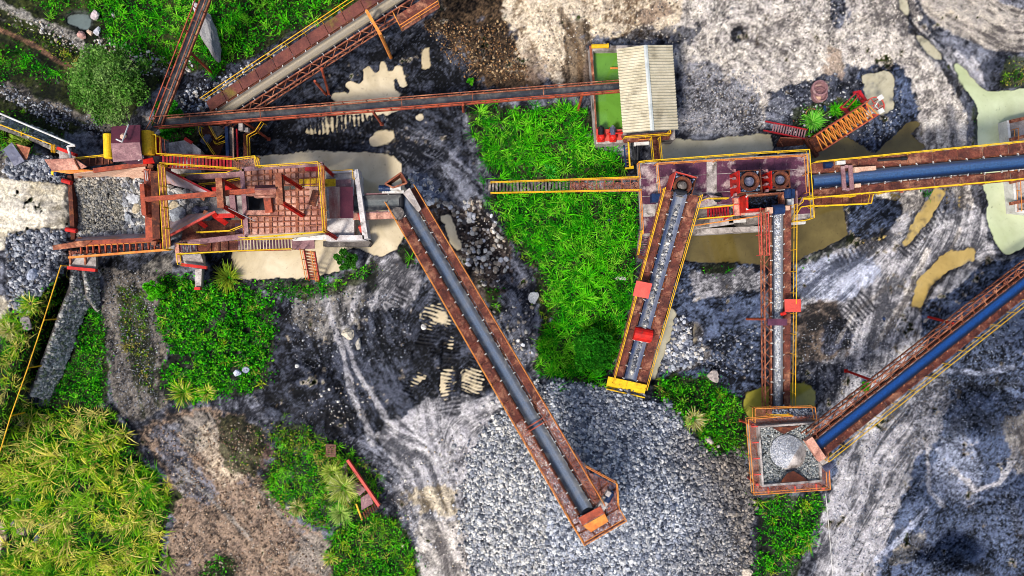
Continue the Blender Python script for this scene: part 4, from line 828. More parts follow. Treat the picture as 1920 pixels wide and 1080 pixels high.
def conveyor(name, label, a, b, bw, beltcol, cat='conveyor', walks=(), truss=(), legl=(), idp=1.05, frame_m='rust_dark', walk_m='rust_deck', rail_m='yellow_worn', ends=True, group='belt conveyors of the quarry plant', skirt=None, idm='white_paint', trough=.14, frame_off=None, legm='orange_red', panel=1.5, rails=True, trussm='orange_red', beltm='belt'):
    A, B = P(*a), P(*b); u = (B-A).normalized(); Lg = (B-A).length; n = Vector((-u.y, u.x, 0)).normalized(); w_ = n.cross(u)*-1
    if w_.z < 0: w_ = -w_
    S = lambda t, o, z=0: A+u*t+n*o+w_*z
    t = thing(name, label, cat, Vector((A.x, A.y, float(at(ZT, a[0], a[1])))), group)
    # belt: a trough of eight strips, worn colours along the middle
    m_ = MB(); hw = bw/2; prof = [(-1, trough), (-.8, trough*.72), (-.52, .03), (-.25, 0), (.25, 0), (.52, .03), (.8, trough*.72), (1, trough)]
    cols = [alb(c) for c in beltcol]; ci = [0, 0, 1, 2, 2, 1, 0, 0]; seg = max(2, int(Lg/1.2)); V_ = []; F_ = []; C_ = []
    for i in range(seg+1):
        tt = Lg*i/seg
        for lay in (0, -.025):
            for (o, z), c in zip(prof, ci): V_.append(tuple(S(tt, o*hw, z+lay))); C_.append(cols[c])
    for i in range(seg):
        k = i*16
        for j in range(7): F_.append((k+j, k+16+j, k+17+j, k+j+1)); F_.append((k+8+j, k+9+j, k+25+j, k+24+j))
        F_ += [(k+0, k+8, k+24, k+16), (k+7, k+23, k+31, k+15)]
    b0 = np.array(t.location); V_ = np.array(V_); o = npmesh('belt', V_-b0, np.array(F_), beltm, np.array(C_), parent=t, smooth=False)
    fo = frame_off or (hw+.10)
    f = MB()
    for s in (1, -1): f.bar(S(0, s*fo, -.10), S(Lg, s*fo, -.10), .08, .2, w_)
    k = int(Lg/1.5)
    for i in range(k+1): f.bar(S(Lg*i/k, -fo, -.14), S(Lg*i/k, fo, -.14), .07, .07, w_)
    for s in (1, -1): f.bar(S(0, s*(fo-.05), -.55), S(Lg, s*(fo-.05), -.55), .07, .07, w_)
    for i in range(k):
        for s in (1, -1): f.bar(S(Lg*i/k, s*(fo-.02), -.15), S(Lg*(i+1)/k, s*(fo-.02), -.55), .05, .05, w_)
    f.build('frame', frame_m, t)
    # idler stands: rollers whose white ends stick out on both sides
    q = MB(); z0 = Vector((0, 0, 0)); sv = lambda o, z: n*o+w_*z+Vector(t.location)
    q.tube(sv(-hw*.45, -.06), sv(hw*.45, -.06), .05, 6)
    for s in (1, -1): q.tube(sv(s*hw*.45, -.06), sv(s*(hw+.02), trough-.05), .05, 6); q.bar(sv(s*(hw+.02), -.06), sv(s*(hw+.02), trough+.03), .06, .05); q.box(sv(s*(hw+.11), .05), (.07, .07, .08), math.atan2(u.y, u.x))
    ni = max(2, int(Lg/idp)); first = None
    for i in range(ni):
        if first is None: first = q.build('idler', idm, t); ob = first
        else: ob = first.copy(); COL.objects.link(ob); ob.parent = t
        ob.location = S(Lg*(i+.5)/ni, 0)-Vector(t.location)
    for side, i0, i1, rl, *more in walks:
        f0, f1, wm_ = more if more else (0, 1, walk_m)
        d_ = MB(); np_ = max(1, int(Lg*(f1-f0)/panel)); lo, hi = sorted((side*i0, side*i1)); ts = [Lg*(f0+(f1-f0)*i/np_) for i in range(np_+1)]
        for x0, x1 in zip(ts, ts[1:]): d_.plate([S(x0+.025, lo, .02), S(x1-.025, lo, .02), S(x1-.025, hi, .02), S(x0+.025, hi, .02)], .04)
        wk = d_.build('walkway', wm_, t); e = MB()
        for oo in (lo+.03, hi-.03): e.bar(S(ts[0], oo, -.09), S(ts[-1], oo, -.09), .06, .14, w_)
        for x in ts: e.bar(S(x, side*fo, -.09), S(x, side*i1, -.09), .06, .08, w_)
        e.build('bracket', 'rust', wk)
        if rl:
            r = MB(); r.rail([S(ts[0], side*(i1-.02), .02), S(ts[-1], side*(i1-.02), .02)], 1.0, .03, 1.6); r.build('handrail', rail_m, wk)
    for side, i0, i1 in truss:
        d_ = MB(); k = int(Lg/1.1)
        for oo in (i0, i1): d_.bar(S(0, side*oo, 0), S(Lg, side*oo, 0), .09, .09, w_)
        for oo in (i1,): d_.bar(S(0, side*oo, -.6), S(Lg, side*oo, -.6), .08, .08, w_)
        for i in range(k):
            x0, xm, x1 = Lg*i/k, Lg*(i+.5)/k, Lg*(i+1)/k
            d_.bar(S(x0, side*i0, 0), S(xm, side*i1, 0), .05, .05, w_); d_.bar(S(xm, side*i1, 0), S(x1, side*i0, 0), .05, .05, w_)
            d_.bar(S(x0, side*i1, 0), S(xm, side*i1, -.6), .05, .05, w_); d_.bar(S(xm, side*i1, -.6), S(x1, side*i1, 0), .05, .05, w_)
        d_.build('lattice', trussm, t)
    if ends:
        for tt, nm in ((0, 'tail_pulley'), (Lg, 'head_pulley')):
            d_ = MB(); d_.tube(S(tt, -hw*.95, -.12), S(tt, hw*.95, -.12), .2, 16); d_.tube(S(tt, -hw-.18, -.12), S(tt, hw+.18, -.12), .05, 8)
            for s in (1, -1): d_.box(S(tt, s*(hw+.14), -.12), (.2, .12, .2), math.atan2(u.y, u.x))
            d_.build(nm, 'black_rubber', t)
    legs(legl, legm, t)
    return t, S, Lg
def load(label, S, Lg, t0, t1, width, n, r0, r1, pal, seed, lift=.06):
    g = np.random.default_rng(seed); tt = g.uniform(t0, t1, n); oo = g.normal(0, width*.4, n).clip(-width, width); r = r0+(r1-r0)*g.random(n)**1.8
    pos = np.array([tuple(S(a_, o_, lift+rr*.5)) for a_, o_, rr in zip(tt, oo, r)]); v, f, c = stonegeo(pos, r, colours(n, pal, seed, .3), seed+1)
    tag(npmesh('belt_load', v, f, 'stone', c, tuple(S(t0, 0))), label, 'crushed stone', 'stone riding on the belts', 'stuff')
def motor(b, c, rz, L_=.55, r=.19):
    d_ = Vector((math.cos(rz), math.sin(rz), 0)); c = Vector(c); b.tube(c-d_*L_/2, c+d_*L_/2, r, 12)
    for i in range(5): b.tube(c-d_*(L_*.35-i*L_*.17), c-d_*(L_*.35-i*L_*.17-.03), r+.025, 12)
    b.tube(c+d_*L_/2, c+d_*(L_/2+.12), r*.5, 8); b.box(c+Vector((0, 0, r)), (.16, .14, .10), rz)
    b.box(c-Vector((0, 0, r+.02)), (L_*.8, r*2, .06), rz)

# ---- the long diagonal conveyor to the stockpile
BELT = [(22,28,42), (46,58,78), (84,100,124)]
t, S, Lg = conveyor('stockpile_conveyor', 'longest conveyor, dark belt running diagonally from the drive to the stone stockpile', (752,366,2.6), (1100,958,8.3), .92, BELT,
    walks=((1,.66,1.28,1,0,.70,'rust_deck'), (1,.66,1.28,1,.70,1,'rust_mesh'), (-1,.6,1.22,1,0,.72,'rust_deck'), (-1,.6,1.22,1,.72,1,'rust_mesh')), rail_m='orange')
for f_ in (.3, .5, .72, .9):
    for o_ in (-.45, .45): q = S(Lg*f_, o_, -.5); b = MB(); b.bar(q, Vector((q.x, q.y, -.1)), .2, .2); b.build('support_leg', 'rust', t)
d_ = deck([(1075,838),(1101,884),(1157,911),(1160,952),(1173,976),(1097,1021),(1062,962),(1084,972),(1110,996),(1138,978),(1124,950)], 8.3, 'rust_mesh', t, 'head_platform')
b = MB()
for q in (((1101,884),(1130,952)), ((1122,896),(1138,975)), ((1157,915),(1115,938)), ((1160,952),(1134,968)), ((1140,905),(1118,925)), ((1062,962),(1094,1018)), ((1070,990),(1086,980)), ((1097,1018),(1170,976)), ((1085,1000),(1106,990)), ((1110,996),(1120,1007)), ((1138,978),(1148,990)), ((1150,930),(1128,955))): b.bar(P(*q[0],8.24), P(*q[1],8.24), .09, .14)
b.build('platform_beam', 'rust_dark', t)
railing([(1099,876),(1158,908),(1161,953),(1175,977),(1096,1023),(1058,960)], 8.3, t, 'orange')
b = MB(); q = [P(x, y, 8.75) for x, y in ((1085,971),(1126,949),(1133,962),(1092,985))]; b.prism(q, .06)
for x, y in ((1085,971),(1126,949),(1133,962),(1092,985)): b.tube(P(x, y, 8.3), P(x, y, 8.72), .05)
b.build('head_hood', 'orange_red', t)
b = MB(); b.prism([P(x, y, 8.6) for x, y in ((1093,986),(1134,963),(1141,978),(1108,998))], .05); b.build('chute_grating', 'orange', t)
b = MB(); motor(b, P(1142,932,8.62), R(60), .7, .2); b.build('motor', 'blue_steel', t)
b = MB(); b.box(P(1131,944,8.5), (.9, .5, .35), R(60)); b.tube(P(1136,950,8.6), P(1126,954,8.6), .12, 10); b.box(P(1140,925,8.75), (.35,.3,.3), R(60)); b.build('gearbox', 'concrete', t)
b = MB(); mid_ = Lg*.745
for tt in (mid_, mid_+.28): b.bar(S(tt, -.75, .42), S(tt, .78, .42), .07, .1)
for o_ in (-.72, .75): b.bar(S(mid_+.14, o_, 0), S(mid_+.14, o_, .45), .12, .1)
b.build('cross_frame', 'orange_red', t)
# drive end: apron and short feeder belt
t, S, Lg = conveyor('feeder_conveyor', 'short level conveyor with a grey dusty belt leaving the concrete crusher block', (660,382,3.1), (752,379,3.0), 1.1, [(20,22,28),(40,44,48),(92,98,98)], frame_off=.68, frame_m='mauve', idp=1.2, trussm='mauve', walks=((-1,.72,1.2,0),), walk_m='salmon', legl=(((735,399,2.8),(742,400,0)),))
b = MB(); motor(b, P(721,353,3.5), R(0), .8, .22); b.build('motor', 'blue_steel', t)
b = MB(); b.box(P(739,352,3.5), (.85,.3,.3), R(2)); b.tube(P(748,352,3.5), P(752,352,3.5), .2, 10); b.box(P(737,360,3.3), (1.6,.2,.2)); b.build('gearbox', 'white_paint', t)
b = MB(); b.lathe(P(747,400,3.0), [(.5,0),(.45,.25),(.15,.3)], 12); b.box(P(735,401,2.9), (.8,.7,.1)); b.build('return_drum', 'concrete_dark', t)
t = thing('transfer_chute', 'rusty tapered transfer chute at the top end of the diagonal conveyor', 'chute', P(744,345,0))
b = MB(); top = [P(*v) for v in ((722,345,3.9),(752,324,4.0),(763,343,4.0),(737,352,3.9))]; low = [P(*v) for v in ((734,345,3.2),(750,334,3.2),(757,342,3.2),(741,349,3.2))]
for i in range(4): b.plate([top[i], top[(i+1)%4], low[(i+1)%4], low[i]], .05)
b.build('chute_wall', 'rust_dark', t); b = MB()
for i in range(4): b.bar(top[i], top[(i+1)%4], .12, .12)
b.build('rim', 'rust', t); legs((((728,346,3.2),(736,350,0)), ((752,332,3.2),(757,340,0))), 'rust', t)
b = MB(); b.plate([P(755,362,3.4), P(768,352,3.4), P(790,392,3.5), P(784,398,3.1)], .05); b.build('skirt_plate', 'concrete', t)
# ---- the wide conveyor at the top
t, S, Lg = conveyor('wide_conveyor', 'wide dusty conveyor with walkway and lattice side crossing the top edge', (402,222,1.7), (872,-84,7.2), .76, [(70,62,54),(156,140,112),(138,126,106)], walks=((1,.60,1.42,1),), truss=((-1,.52,1.0),), frame_off=.5, walk_m='mossy_deck', rail_m='yellow_worn', idm='white_paint', trussm='rust',
    legl=(((603,128,4.0),(617,177,0)), ((590,152,3.5),(611,177,0))))
b = MB(); b.bar(P(687,20,6.8), P(714,66,6.5), .2, .2); b.tube(P(712,62,6.4), P(733,108,.0), .14, 8); b.tube(P(687,20,6.7), P(700,44,4.9), .1, 8); b.build('portal_frame', 'orange', t)
b = MB(); b.plate([S(Lg*.72, -.95, .05), S(Lg*.86, -.95, .05), S(Lg*.86, -2.1, .05), S(Lg*.72, -2.1, .05)], .05); b.build('side_landing', 'rust_deck', t)
b = MB(); b.rail([S(Lg*.72, -1.0, .05), S(Lg*.72, -2.05, .05), S(Lg*.86, -2.05, .05)], 1.0); b.build('handrail', 'orange', t)
# ---- narrow troughs
NB_ = [(20,24,34), (30,36,50), (44,52,70)]
def trough(name, label, a, b_, hw, legl, posts=True):
    A, B = P(*a), P(*b_); u = (B-A).normalized(); Lg = (B-A).length; n = Vector((-u.y, u.x, 0)).normalized(); S = lambda t_, o, z=0: A+u*t_+n*o+Vector((0, 0, z))
    t = thing(name, label, 'conveyor', Vector((A.x, A.y, 0)), 'narrow troughs of the quarry plant')
    m_ = MB(); k = int(Lg/2)
    for i in range(k):
        x0, x1 = Lg*i/k, Lg*(i+1)/k
        for o0, o1, z0, z1, c in ((-1,-.45,.12,0,0), (-.45,.45,0,0,1), (.45,1,0,.12,0)):
            v = [S(x0,o0*hw,z0), S(x1,o0*hw,z0), S(x1,o1*hw,z1), S(x0,o1*hw,z1)]; low = [q-Vector((0,0,.03)) for q in v]; m_.quadbox(low+v, alb(NB_[c]))
    m_.build('belt', 'belt', t)
    for s in (1, -1):
        m_ = MB(); m_.bar(S(0, s*(hw+.08), .0), S(Lg, s*(hw+.08), .0), .1, .22); m_.bar(S(0, s*(hw+.10), .62), S(Lg, s*(hw+.10), .62), .06, .06); k = int(Lg/1.7)
        for i in range(k+1): m_.bar(S(Lg*i/k, s*(hw+.10), 0), S(Lg*i/k, s*(hw+.10), .62), .05, .05)
        m_.build('side_rail', 'orange_red' if s < 0 else 'rust', t)
    m_ = MB(); k = int(Lg/1.7)
    for i in range(k+1): m_.bar(S(Lg*i/k, -hw-.1, -.08), S(Lg*i/k, hw+.1, -.08), .07, .07)
    for i in range(k//3): m_.bar(S(Lg*(i*3+1.5)/k, -hw-.1, .5), S(Lg*(i*3+1.5)/k, hw+.1, .5), .05, .05)
    m_.build('cross_tie', 'rust', t); legs(legl, 'orange_red', t); return t
t1 = trough('narrow_trough', 'steep narrow dark trough with rusty rails crossing the grass at the top left', (394,-22,5.2), (296,232,3.4), .24, (((353,95,4.1),(398,137,0)),))
b = MB(); b.plate([P(294,222,3.4), P(304,226,3.4), P(290,250,3.2), P(280,246,3.2)], .05); b.build('tail_chute', 'black_rubber', t1); b = MB(); b.rail([P(297,222,3.4), P(281,250,3.2)], .7); b.build('handrail', 'rust', t1)
trough('narrow_trough', 'long level narrow trough with red rails running across to the roofed tank', (296,232,3.35), (1172,163,3.5), .26, (((454,226,3.4),(504,261,0)), ((699,209,3.7),(716,233,0)), ((1092,176,3.6),(1084,206,0)), ((868,196,4.0),(869,210,0))))

# ---- roofed settling tank
t = thing('settling_tank', 'concrete tank of green water under the corrugated roof', 'tank', P(1140,170,0))
outer = [(1106,86),(1262,84),(1266,262),(1118,270)]; inner = [(1112,95),(1257,93),(1260,240),(1119,243)]
def ring(outer, inner, z0, z1, name, m, parent):
    n = len(outer); o = None
    for i in range(n):
        b = MB(); j = (i+1) % n
        # walls keep the same thickness from foot to top
        q = [P(*outer[i], z1), P(*outer[j], z1), P(*inner[j], z1), P(*inner[i], z1)]; b.prism(q, z1-z0); o = b.build(name, m, parent)
    return o
ring(outer, inner, -.2, 1.5, 'tank_wall', 'concrete', t)
b = MB(); b.prism([P(x, y, .9) for x, y in inner], .3); b.c = [alb((104,156,56))]*len(b.v); b.build('water', 'algae_water', t)
b = MB(); b.bar(P(1107,86,1.56), P(1114,165,1.56), .18, .1); b.bar(P(1114,172,1.56), P(1119,262,1.56), .12, .06); b.build('coping', 'rust', t)
b = MB(); b.prism([P(x, y, 1.6) for x, y in ((1118,242),(1166,243),(1167,262),(1119,266))], .12); b.build('pump_floor', 'coral', t)
b = MB(); b.bar(P(1144,128,1.3), P(1160,128,1.3), .12, .08); b.build('overflow_bar', 'orange', t)
t = thing('yellow_pipe', 'yellow steel pipe lying on the upper rim of the green tank', 'pipe', P(1122,88,1.5))
b = MB(); b.tube(P(1109,87,1.72), P(1139,86,1.72), .16, 12); b.tube(P(1138,86,1.72), P(1141,86,1.72), .2, 12); b.build('pipe_body', 'yellow_worn', t)
b = MB(); b.box(P(1112,87,1.55), (.12,.4,.12)); b.box(P(1134,86,1.55), (.12,.4,.12)); b.build('saddle', 'concrete', t)
for i, (x, lab) in enumerate(((1127,'left of the two pumps with a black motor at the tank rim'), (1149,'right of the two pumps at the tank rim, half under the roof'))):
    t = thing('water_pump', lab, 'pump', P(x,256,1.6), 'pumps on the tank'); b = MB(); motor(b, P(x,246,1.95), R(90), .6, .2); b.build('motor', 'black_rubber' if i == 0 else 'slate_steel', t)
    b = MB(); b.lathe(P(x,257,1.7), [(.28,0),(.3,.2),(.2,.35),(.1,.4)], 14); b.tube(P(x,257,1.95), P(x+2,263,1.95), .1, 8); b.box(P(x,253,1.68), (.5,1.1,.12)); b.build('pump_housing', 'red', t)
b = MB(); b.tube(P(1139,251,2.0), P(1168,249,2.0), .07, 8); b.tube(P(1149,251,2.0), P(1150,258,1.8), .06, 8); tag(b.build('water_pipe', 'red', loc=P(1150,250,1.7)), 'red pipe joining the pumps at the tank rim', 'pipe')
t = thing('roofed_shed', 'pale corrugated gable roof on posts over the green tank', 'shed', P(1215,170,0))
def corrug(a, b_, c, d_, n, amp, name, m, parent):          # a-b eave, d-c ridge; waves repeat along the eave
    b = MB(); k = n*6; nr = ((b_-a).cross(d_-a)).normalized(); nr = nr if nr.z > 0 else -nr
    for lay in (0, -.03):
        for i in range(k+1):
            h = nr*(amp*(math.cos(2*math.pi*i/6))+lay); b.v += [tuple(a.lerp(b_, i/k)+h), tuple(d_.lerp(c, i/k)+h)]
    o = 2*(k+1)
    for i in range(k): q = 2*i; b.f += [(q, q+2, q+3, q+1), (o+q, o+q+1, o+q+3, o+q+2)]
    for i in range(k): q = 2*i; b.f += [(q, o+q, o+q+2, q+2), (q+1, q+3, o+q+3, o+q+1)]
    return b.build(name, m, parent)
e0, e1, r0, r1, f0, f1 = P(1156,92,4.2), P(1168,250,4.2), P(1210,85,5.0), P(1223,245,5.0), P(1261,85,4.3), P(1272,243,4.3)
corrug(e0, e1, r1, r0, 30, .05, 'roof_slope', 'roof_sheet', t); corrug(f0, f1, r1, r0, 30, .05, 'roof_slope', 'roof_sheet', t)
b = MB(); up = Vector((0,0,.07)); wv = Vector((.14,0,-.03)); b.plate([r0+up, r1+up, r1+up-wv+Vector((0,0,-.06)), r0+up-wv+Vector((0,0,-.06))], .03); b.plate([r0+up, r1+up, r1+up+wv, r0+up+wv], .03); b.build('ridge_cap', 'ridge_sheet', t)
for x, y in ((1160,98),(1170,236),(1256,92),(1264,232)): b = MB(); b.bar(P(x,y,0), P(x,y,4.1), .18, .18); b.build('post', 'rust', t)
b = MB(); b.ibeam(P(1161,98,4.05), P(1171,240,4.05), .15, .2); b.ibeam(P(1257,92,4.1), P(1265,236,4.1), .15, .2); b.build('eave_beam', 'rust', t)
t = thing('tank_platform', 'rusty platform with yellow rails below the corrugated roof', 'platform', P(1215,258,0))
deck([(1164,254),(1262,246),(1254,262),(1170,268)], 2.6, 'rust_deck', t)
railing([(1172,256),(1258,250),(1257,243)], 2.6, t); railing([(1198,262),(1222,260)], 2.2, t, 'orange', h=.6)
legs((((1172,264,2.5),(1173,266,0)), ((1250,258,2.5),(1249,262,0))), 'orange_red', t)
b = MB(); b.tube(P(1192,268,2.2), P(1216,267,2.2), .2, 12); b.tube(P(1188,268,2.2), P(1192,268,2.2), .25, 12); b.build('white_pipe', 'white_paint', t)
t = thing('footbridge', 'short footbridge with yellow rails between the tank and the maroon deck', 'bridge', P(1230,282,0), 'footbridges'); A, B = P(1229,260,2.7), P(1233,300,3.9)
b = MB(); b.prism([P(1223,258,2.7), P(1237,258,2.7), P(1240,301,3.9), P(1227,301,3.9)], .06); b.build('deck', 'rust_deck', t)
b = MB(); b.bar(P(1230,258,2.78), P(1233.5,301,3.98), .05, .04); b.bar(P(1224,272,3.14), P(1238,272,3.14), .05, .04); b.bar(P(1225,286,3.54), P(1239,286,3.54), .05, .04); b.build('deck_rib', 'rust_dark', t)
railing([(1222,257),(1226,299)], [2.7,3.9], t); railing([(1238,256),(1242,299)], [2.7,3.9], t)
t = thing('hose_bundle', 'thick bundle of black hoses hanging between the tank and the maroon deck', 'hoses', P(1190,295,0))
for i in range(7):
    b = MB(); g = random.Random(i); pts = [P(1184+i*2.1+g.uniform(-1,1), 262, 2.3), P(1185+i*2+g.uniform(-2,2), 280, 1.6+g.random()*.5), P(1189+i*1.3, 300, 1.5+g.random()*.4), P(1190+i*1.2, 326, .3)]
    b.path(pts, .09, 7); b.build('hose', 'black_rubber', t)
t = thing('yellow_ladder', 'yellow and blue access ladder hanging beside the black hoses', 'ladder', P(1176,300,0))
b = MB(); b.bar(P(1170,272,2.6), P(1174,316,1.6), .10, .10); b.build('blue_stile', 'blue_steel', t); b = MB(); b.bar(P(1178,266,2.8), P(1181,313,1.8), .10, .10); b.bar(P(1181,313,1.8), P(1188,312,1.8), .10, .10); b.bar(P(1172,316,1.7), P(1188,315,1.7), .12, .12); b.build('yellow_stile', 'yellow', t)
b = MB()
for i in range(7): b.bar(P(1170.5+i*.5,275+i*6,2.5-i*.14), P(1178.5+i*.4,274+i*6,2.6-i*.14), .04, .04)
b.build('rung', 'rust', t)
# ---- footbridge from the grass
t = thing('footbridge', 'long rusty footbridge with yellow rails leading over the grass to the maroon deck', 'bridge', P(1130,346,0), 'footbridges')
Q = lambda x, y: P(x, y, 1.0+(x-920)/280*3.0)
b = MB()
for i in range(14):
    x0 = 1070+i*9.3; b.plate([Q(x0,341+(1200-x0)*.012), Q(x0+8.4,341+(1200-x0)*.012), Q(x0+8.4,357), Q(x0,357)], .05)
b.build('deck', 'rust_mesh', t)
b = MB()
for i in range(9): x = 1070+i*16; b.bar(Q(x,338), Q(x,359), .07, .1)
b.bar(Q(1070,338), Q(1200,336), .1, .16); b.bar(Q(1070,359), Q(1200,358), .1, .16); b.bar(Q(1072,340), Q(1110,357), .05, .05); b.bar(Q(1090,341), Q(1130,357), .05, .05); b.build('stringer', 'rust', t)
b = MB(); b.railpx([(920,341),(1198,331)], [.2,4.0]); b.build('handrail', 'yellow_worn', t); b = MB(); b.railpx([(920,361),(1203,355)], [.2,4.0]); b.build('handrail', 'yellow_worn', t)
legs((((1092,341,2.8),(1090,343,0)), ((1092,357,2.8),(1090,356,0))), 'rust_dark', t)
b = MB(); g = random.Random(4)
for i in range(24): x = 918+i*6.6; b.box(G(x,350,.14+g.random()*.05), (.17,.72,.16), g.uniform(-.06,.06))
b.build('sleeper_step', 'concrete_dark', t)

# ---- the crusher deck
DZ = 4.4
t = thing('crusher_deck', 'big concrete deck covered with maroon steel plates carrying the cone crushers', 'platform', P(1360,360,0))
foot = [(1198,306),(1517,287),(1526,408),(1470,416),(1470,399),(1398,404),(1374,383),(1302,390),(1288,440),(1206,443)]
b = MB(); b.prism([P(x,y,DZ) for x,y in foot], .9); b.build('deck_slab', 'concrete', t)
for (x0,x1,y0,y1) in ((1215,1245,318,420),(1300,1330,312,425),(1400,1425,308,420),(1480,1510,300,400)):
    b = MB(); b.prism([P(x,y,DZ-.9) for x,y in ((x0,y0),(x1,y0),(x1,y1),(x0,y1))], DZ-.9+.3); b.build('pier', 'concrete_dark', t)
b = MB(); b.prism([P(x,y,1.2) for x,y in ((1295,430),(1450,422),(1450,432),(1297,441))], 1.5); b.build('plinth_wall', 'concrete', t)
yT = lambda x: 307-(x-1198)/319*19+1.5
g = random.Random(9); b = MB()
for x0, x1 in ((1202,1230),(1235,1267),(1267,1305),(1305,1325),(1344,1373),(1373,1400),(1400,1424),(1424,1452),(1452,1480),(1480,1513)):
    for y0, y1 in ((0,26),(27,60),(61,98)):
        if y1 > 90 and x0 > 1375: continue
        b.prism([P(x0+.15,yT(x0)+y0+.1,DZ+.03), P(x1-.15,yT(x1)+y0+.1,DZ+.03), P(x1-.15,yT(x1)+min(y1,383-yT(x1)),DZ+.03), P(x0+.15,yT(x0)+min(y1,383-yT(x0)),DZ+.03)], .025)
b.prism([P(1203,yT(1203)+99,DZ+.03), P(1234,yT(1234)+99,DZ+.03), P(1234,436,DZ+.03), P(1208,438,DZ+.03)], .025)
b.prism([P(1480,352,DZ+.03),P(1516,350,DZ+.03),P(1521,400,DZ+.03),P(1490,402,DZ+.03)], .025)
b.build('floor_plate', 'maroon', t)
b = MB(); b.prism([P(1325.5,yT(1326)+10,DZ+.035),P(1343,yT(1343)+10,DZ+.035),P(1344,yT(1344)+56,DZ+.035),P(1327,yT(1327)+57,DZ+.035)], .03); b.build('pale_plate', 'concrete', t)
railing([(1198,303),(1212,301),(1241,299),(1420,285.5),(1518,280),(1527,408)], DZ, t, 'yellow'); railing([(1232,306),(1420,295),(1514,290),(1518,360)], DZ, t, 'orange'); railing([(1233,306),(1240,372)], DZ, t, 'orange')
railing([(1198,303),(1201,334)], DZ, t, 'orange'); railing([(1202,354),(1207,438)], DZ, t, 'orange')
b = MB(); b.box(P(1229,372,DZ+.35), (.65,.6,.6)); b.build('blue_cabinet', 'blue_steel', t)
b = MB(); b.box(P(1245,371,DZ+.3), (.5,.9,.5), R(-10)); b.tube(P(1245,364,DZ+.6), P(1245,379,DZ+.6), .22, 10); b.build('white_gearbox', 'white_paint', t)
b = MB(); b.bar(P(1301,385,DZ+.4), P(1328,372,DZ+.4), .5, .5); b.build('oil_box', 'maroon', t, ); b = MB(); b.plate([P(1328,366,DZ+.5),P(1352,370,DZ+.5),P(1350,374,DZ+.1),P(1328,374,DZ+.1)], .05); b.build('kick_plate', 'maroon', t)
b = MB(); b.lathe(P(1345,371,DZ+.05), [(.3,0),(.34,.1),(.3,.2)], 14); b.build('cable_coil', 'black_rubber', t)
railing([(1300,383),(1327,371.5),(1367,371)], DZ-.1, t); railing([(1528,372),(1506,372),(1506,378),(1492,390)], DZ, t)
# lower landing with the red stair
b = MB(); b.prism([P(x,y,3.4) for x,y in ((1290,408),(1372,398),(1376,420),(1292,432))], .3); b.build('lower_landing', 'concrete', t)
stairs(P(1304,403,3.1), P(1368,397,4.3), .75, 12, 'crimson', t, side_m='red', rm='yellow')
b = MB(); b.prism([P(x,y,DZ+.05) for x,y in ((1373,372),(1393,371),(1397,403),(1376,405))], .06); b.build('red_landing', 'salmon', t)
b = MB()
for q in (((1385,372),(1388,404)), ((1374,384),(1395,382)), ((1374,372),(1376,405))): b.bar(P(*q[0],DZ+.1), P(*q[1],DZ+.1), .06, .06)
b.build('landing_rib', 'coral', t)
railing([(1285,425),(1430,404)], 3.5, t, 'orange'); b = MB(); b.bar(P(1357,412,3.6), P(1374,402,4.3), .1, .15); b.build('brace', 'red', t)
b = MB(); b.prism([P(x,y,3.4) for x,y in ((1366,412),(1412,408),(1412,416),(1367,418))], .3); b.prism([P(x,y,3.3) for x,y in ((1466,418),(1511,415),(1510,420),(1467,423))], .25); b.build('white_ledge', 'white_paint', t)
deck([(1470,396),(1500,392),(1528,384),(1529,408),(1485,416),(1470,416)], DZ-.2, 'rust_deck', t, 'side_landing'); railing([(1527,384),(1502,388),(1486,414)], DZ-.2, t); railing([(1486,416),(1516,412),(1526,408)], DZ-.2, t)
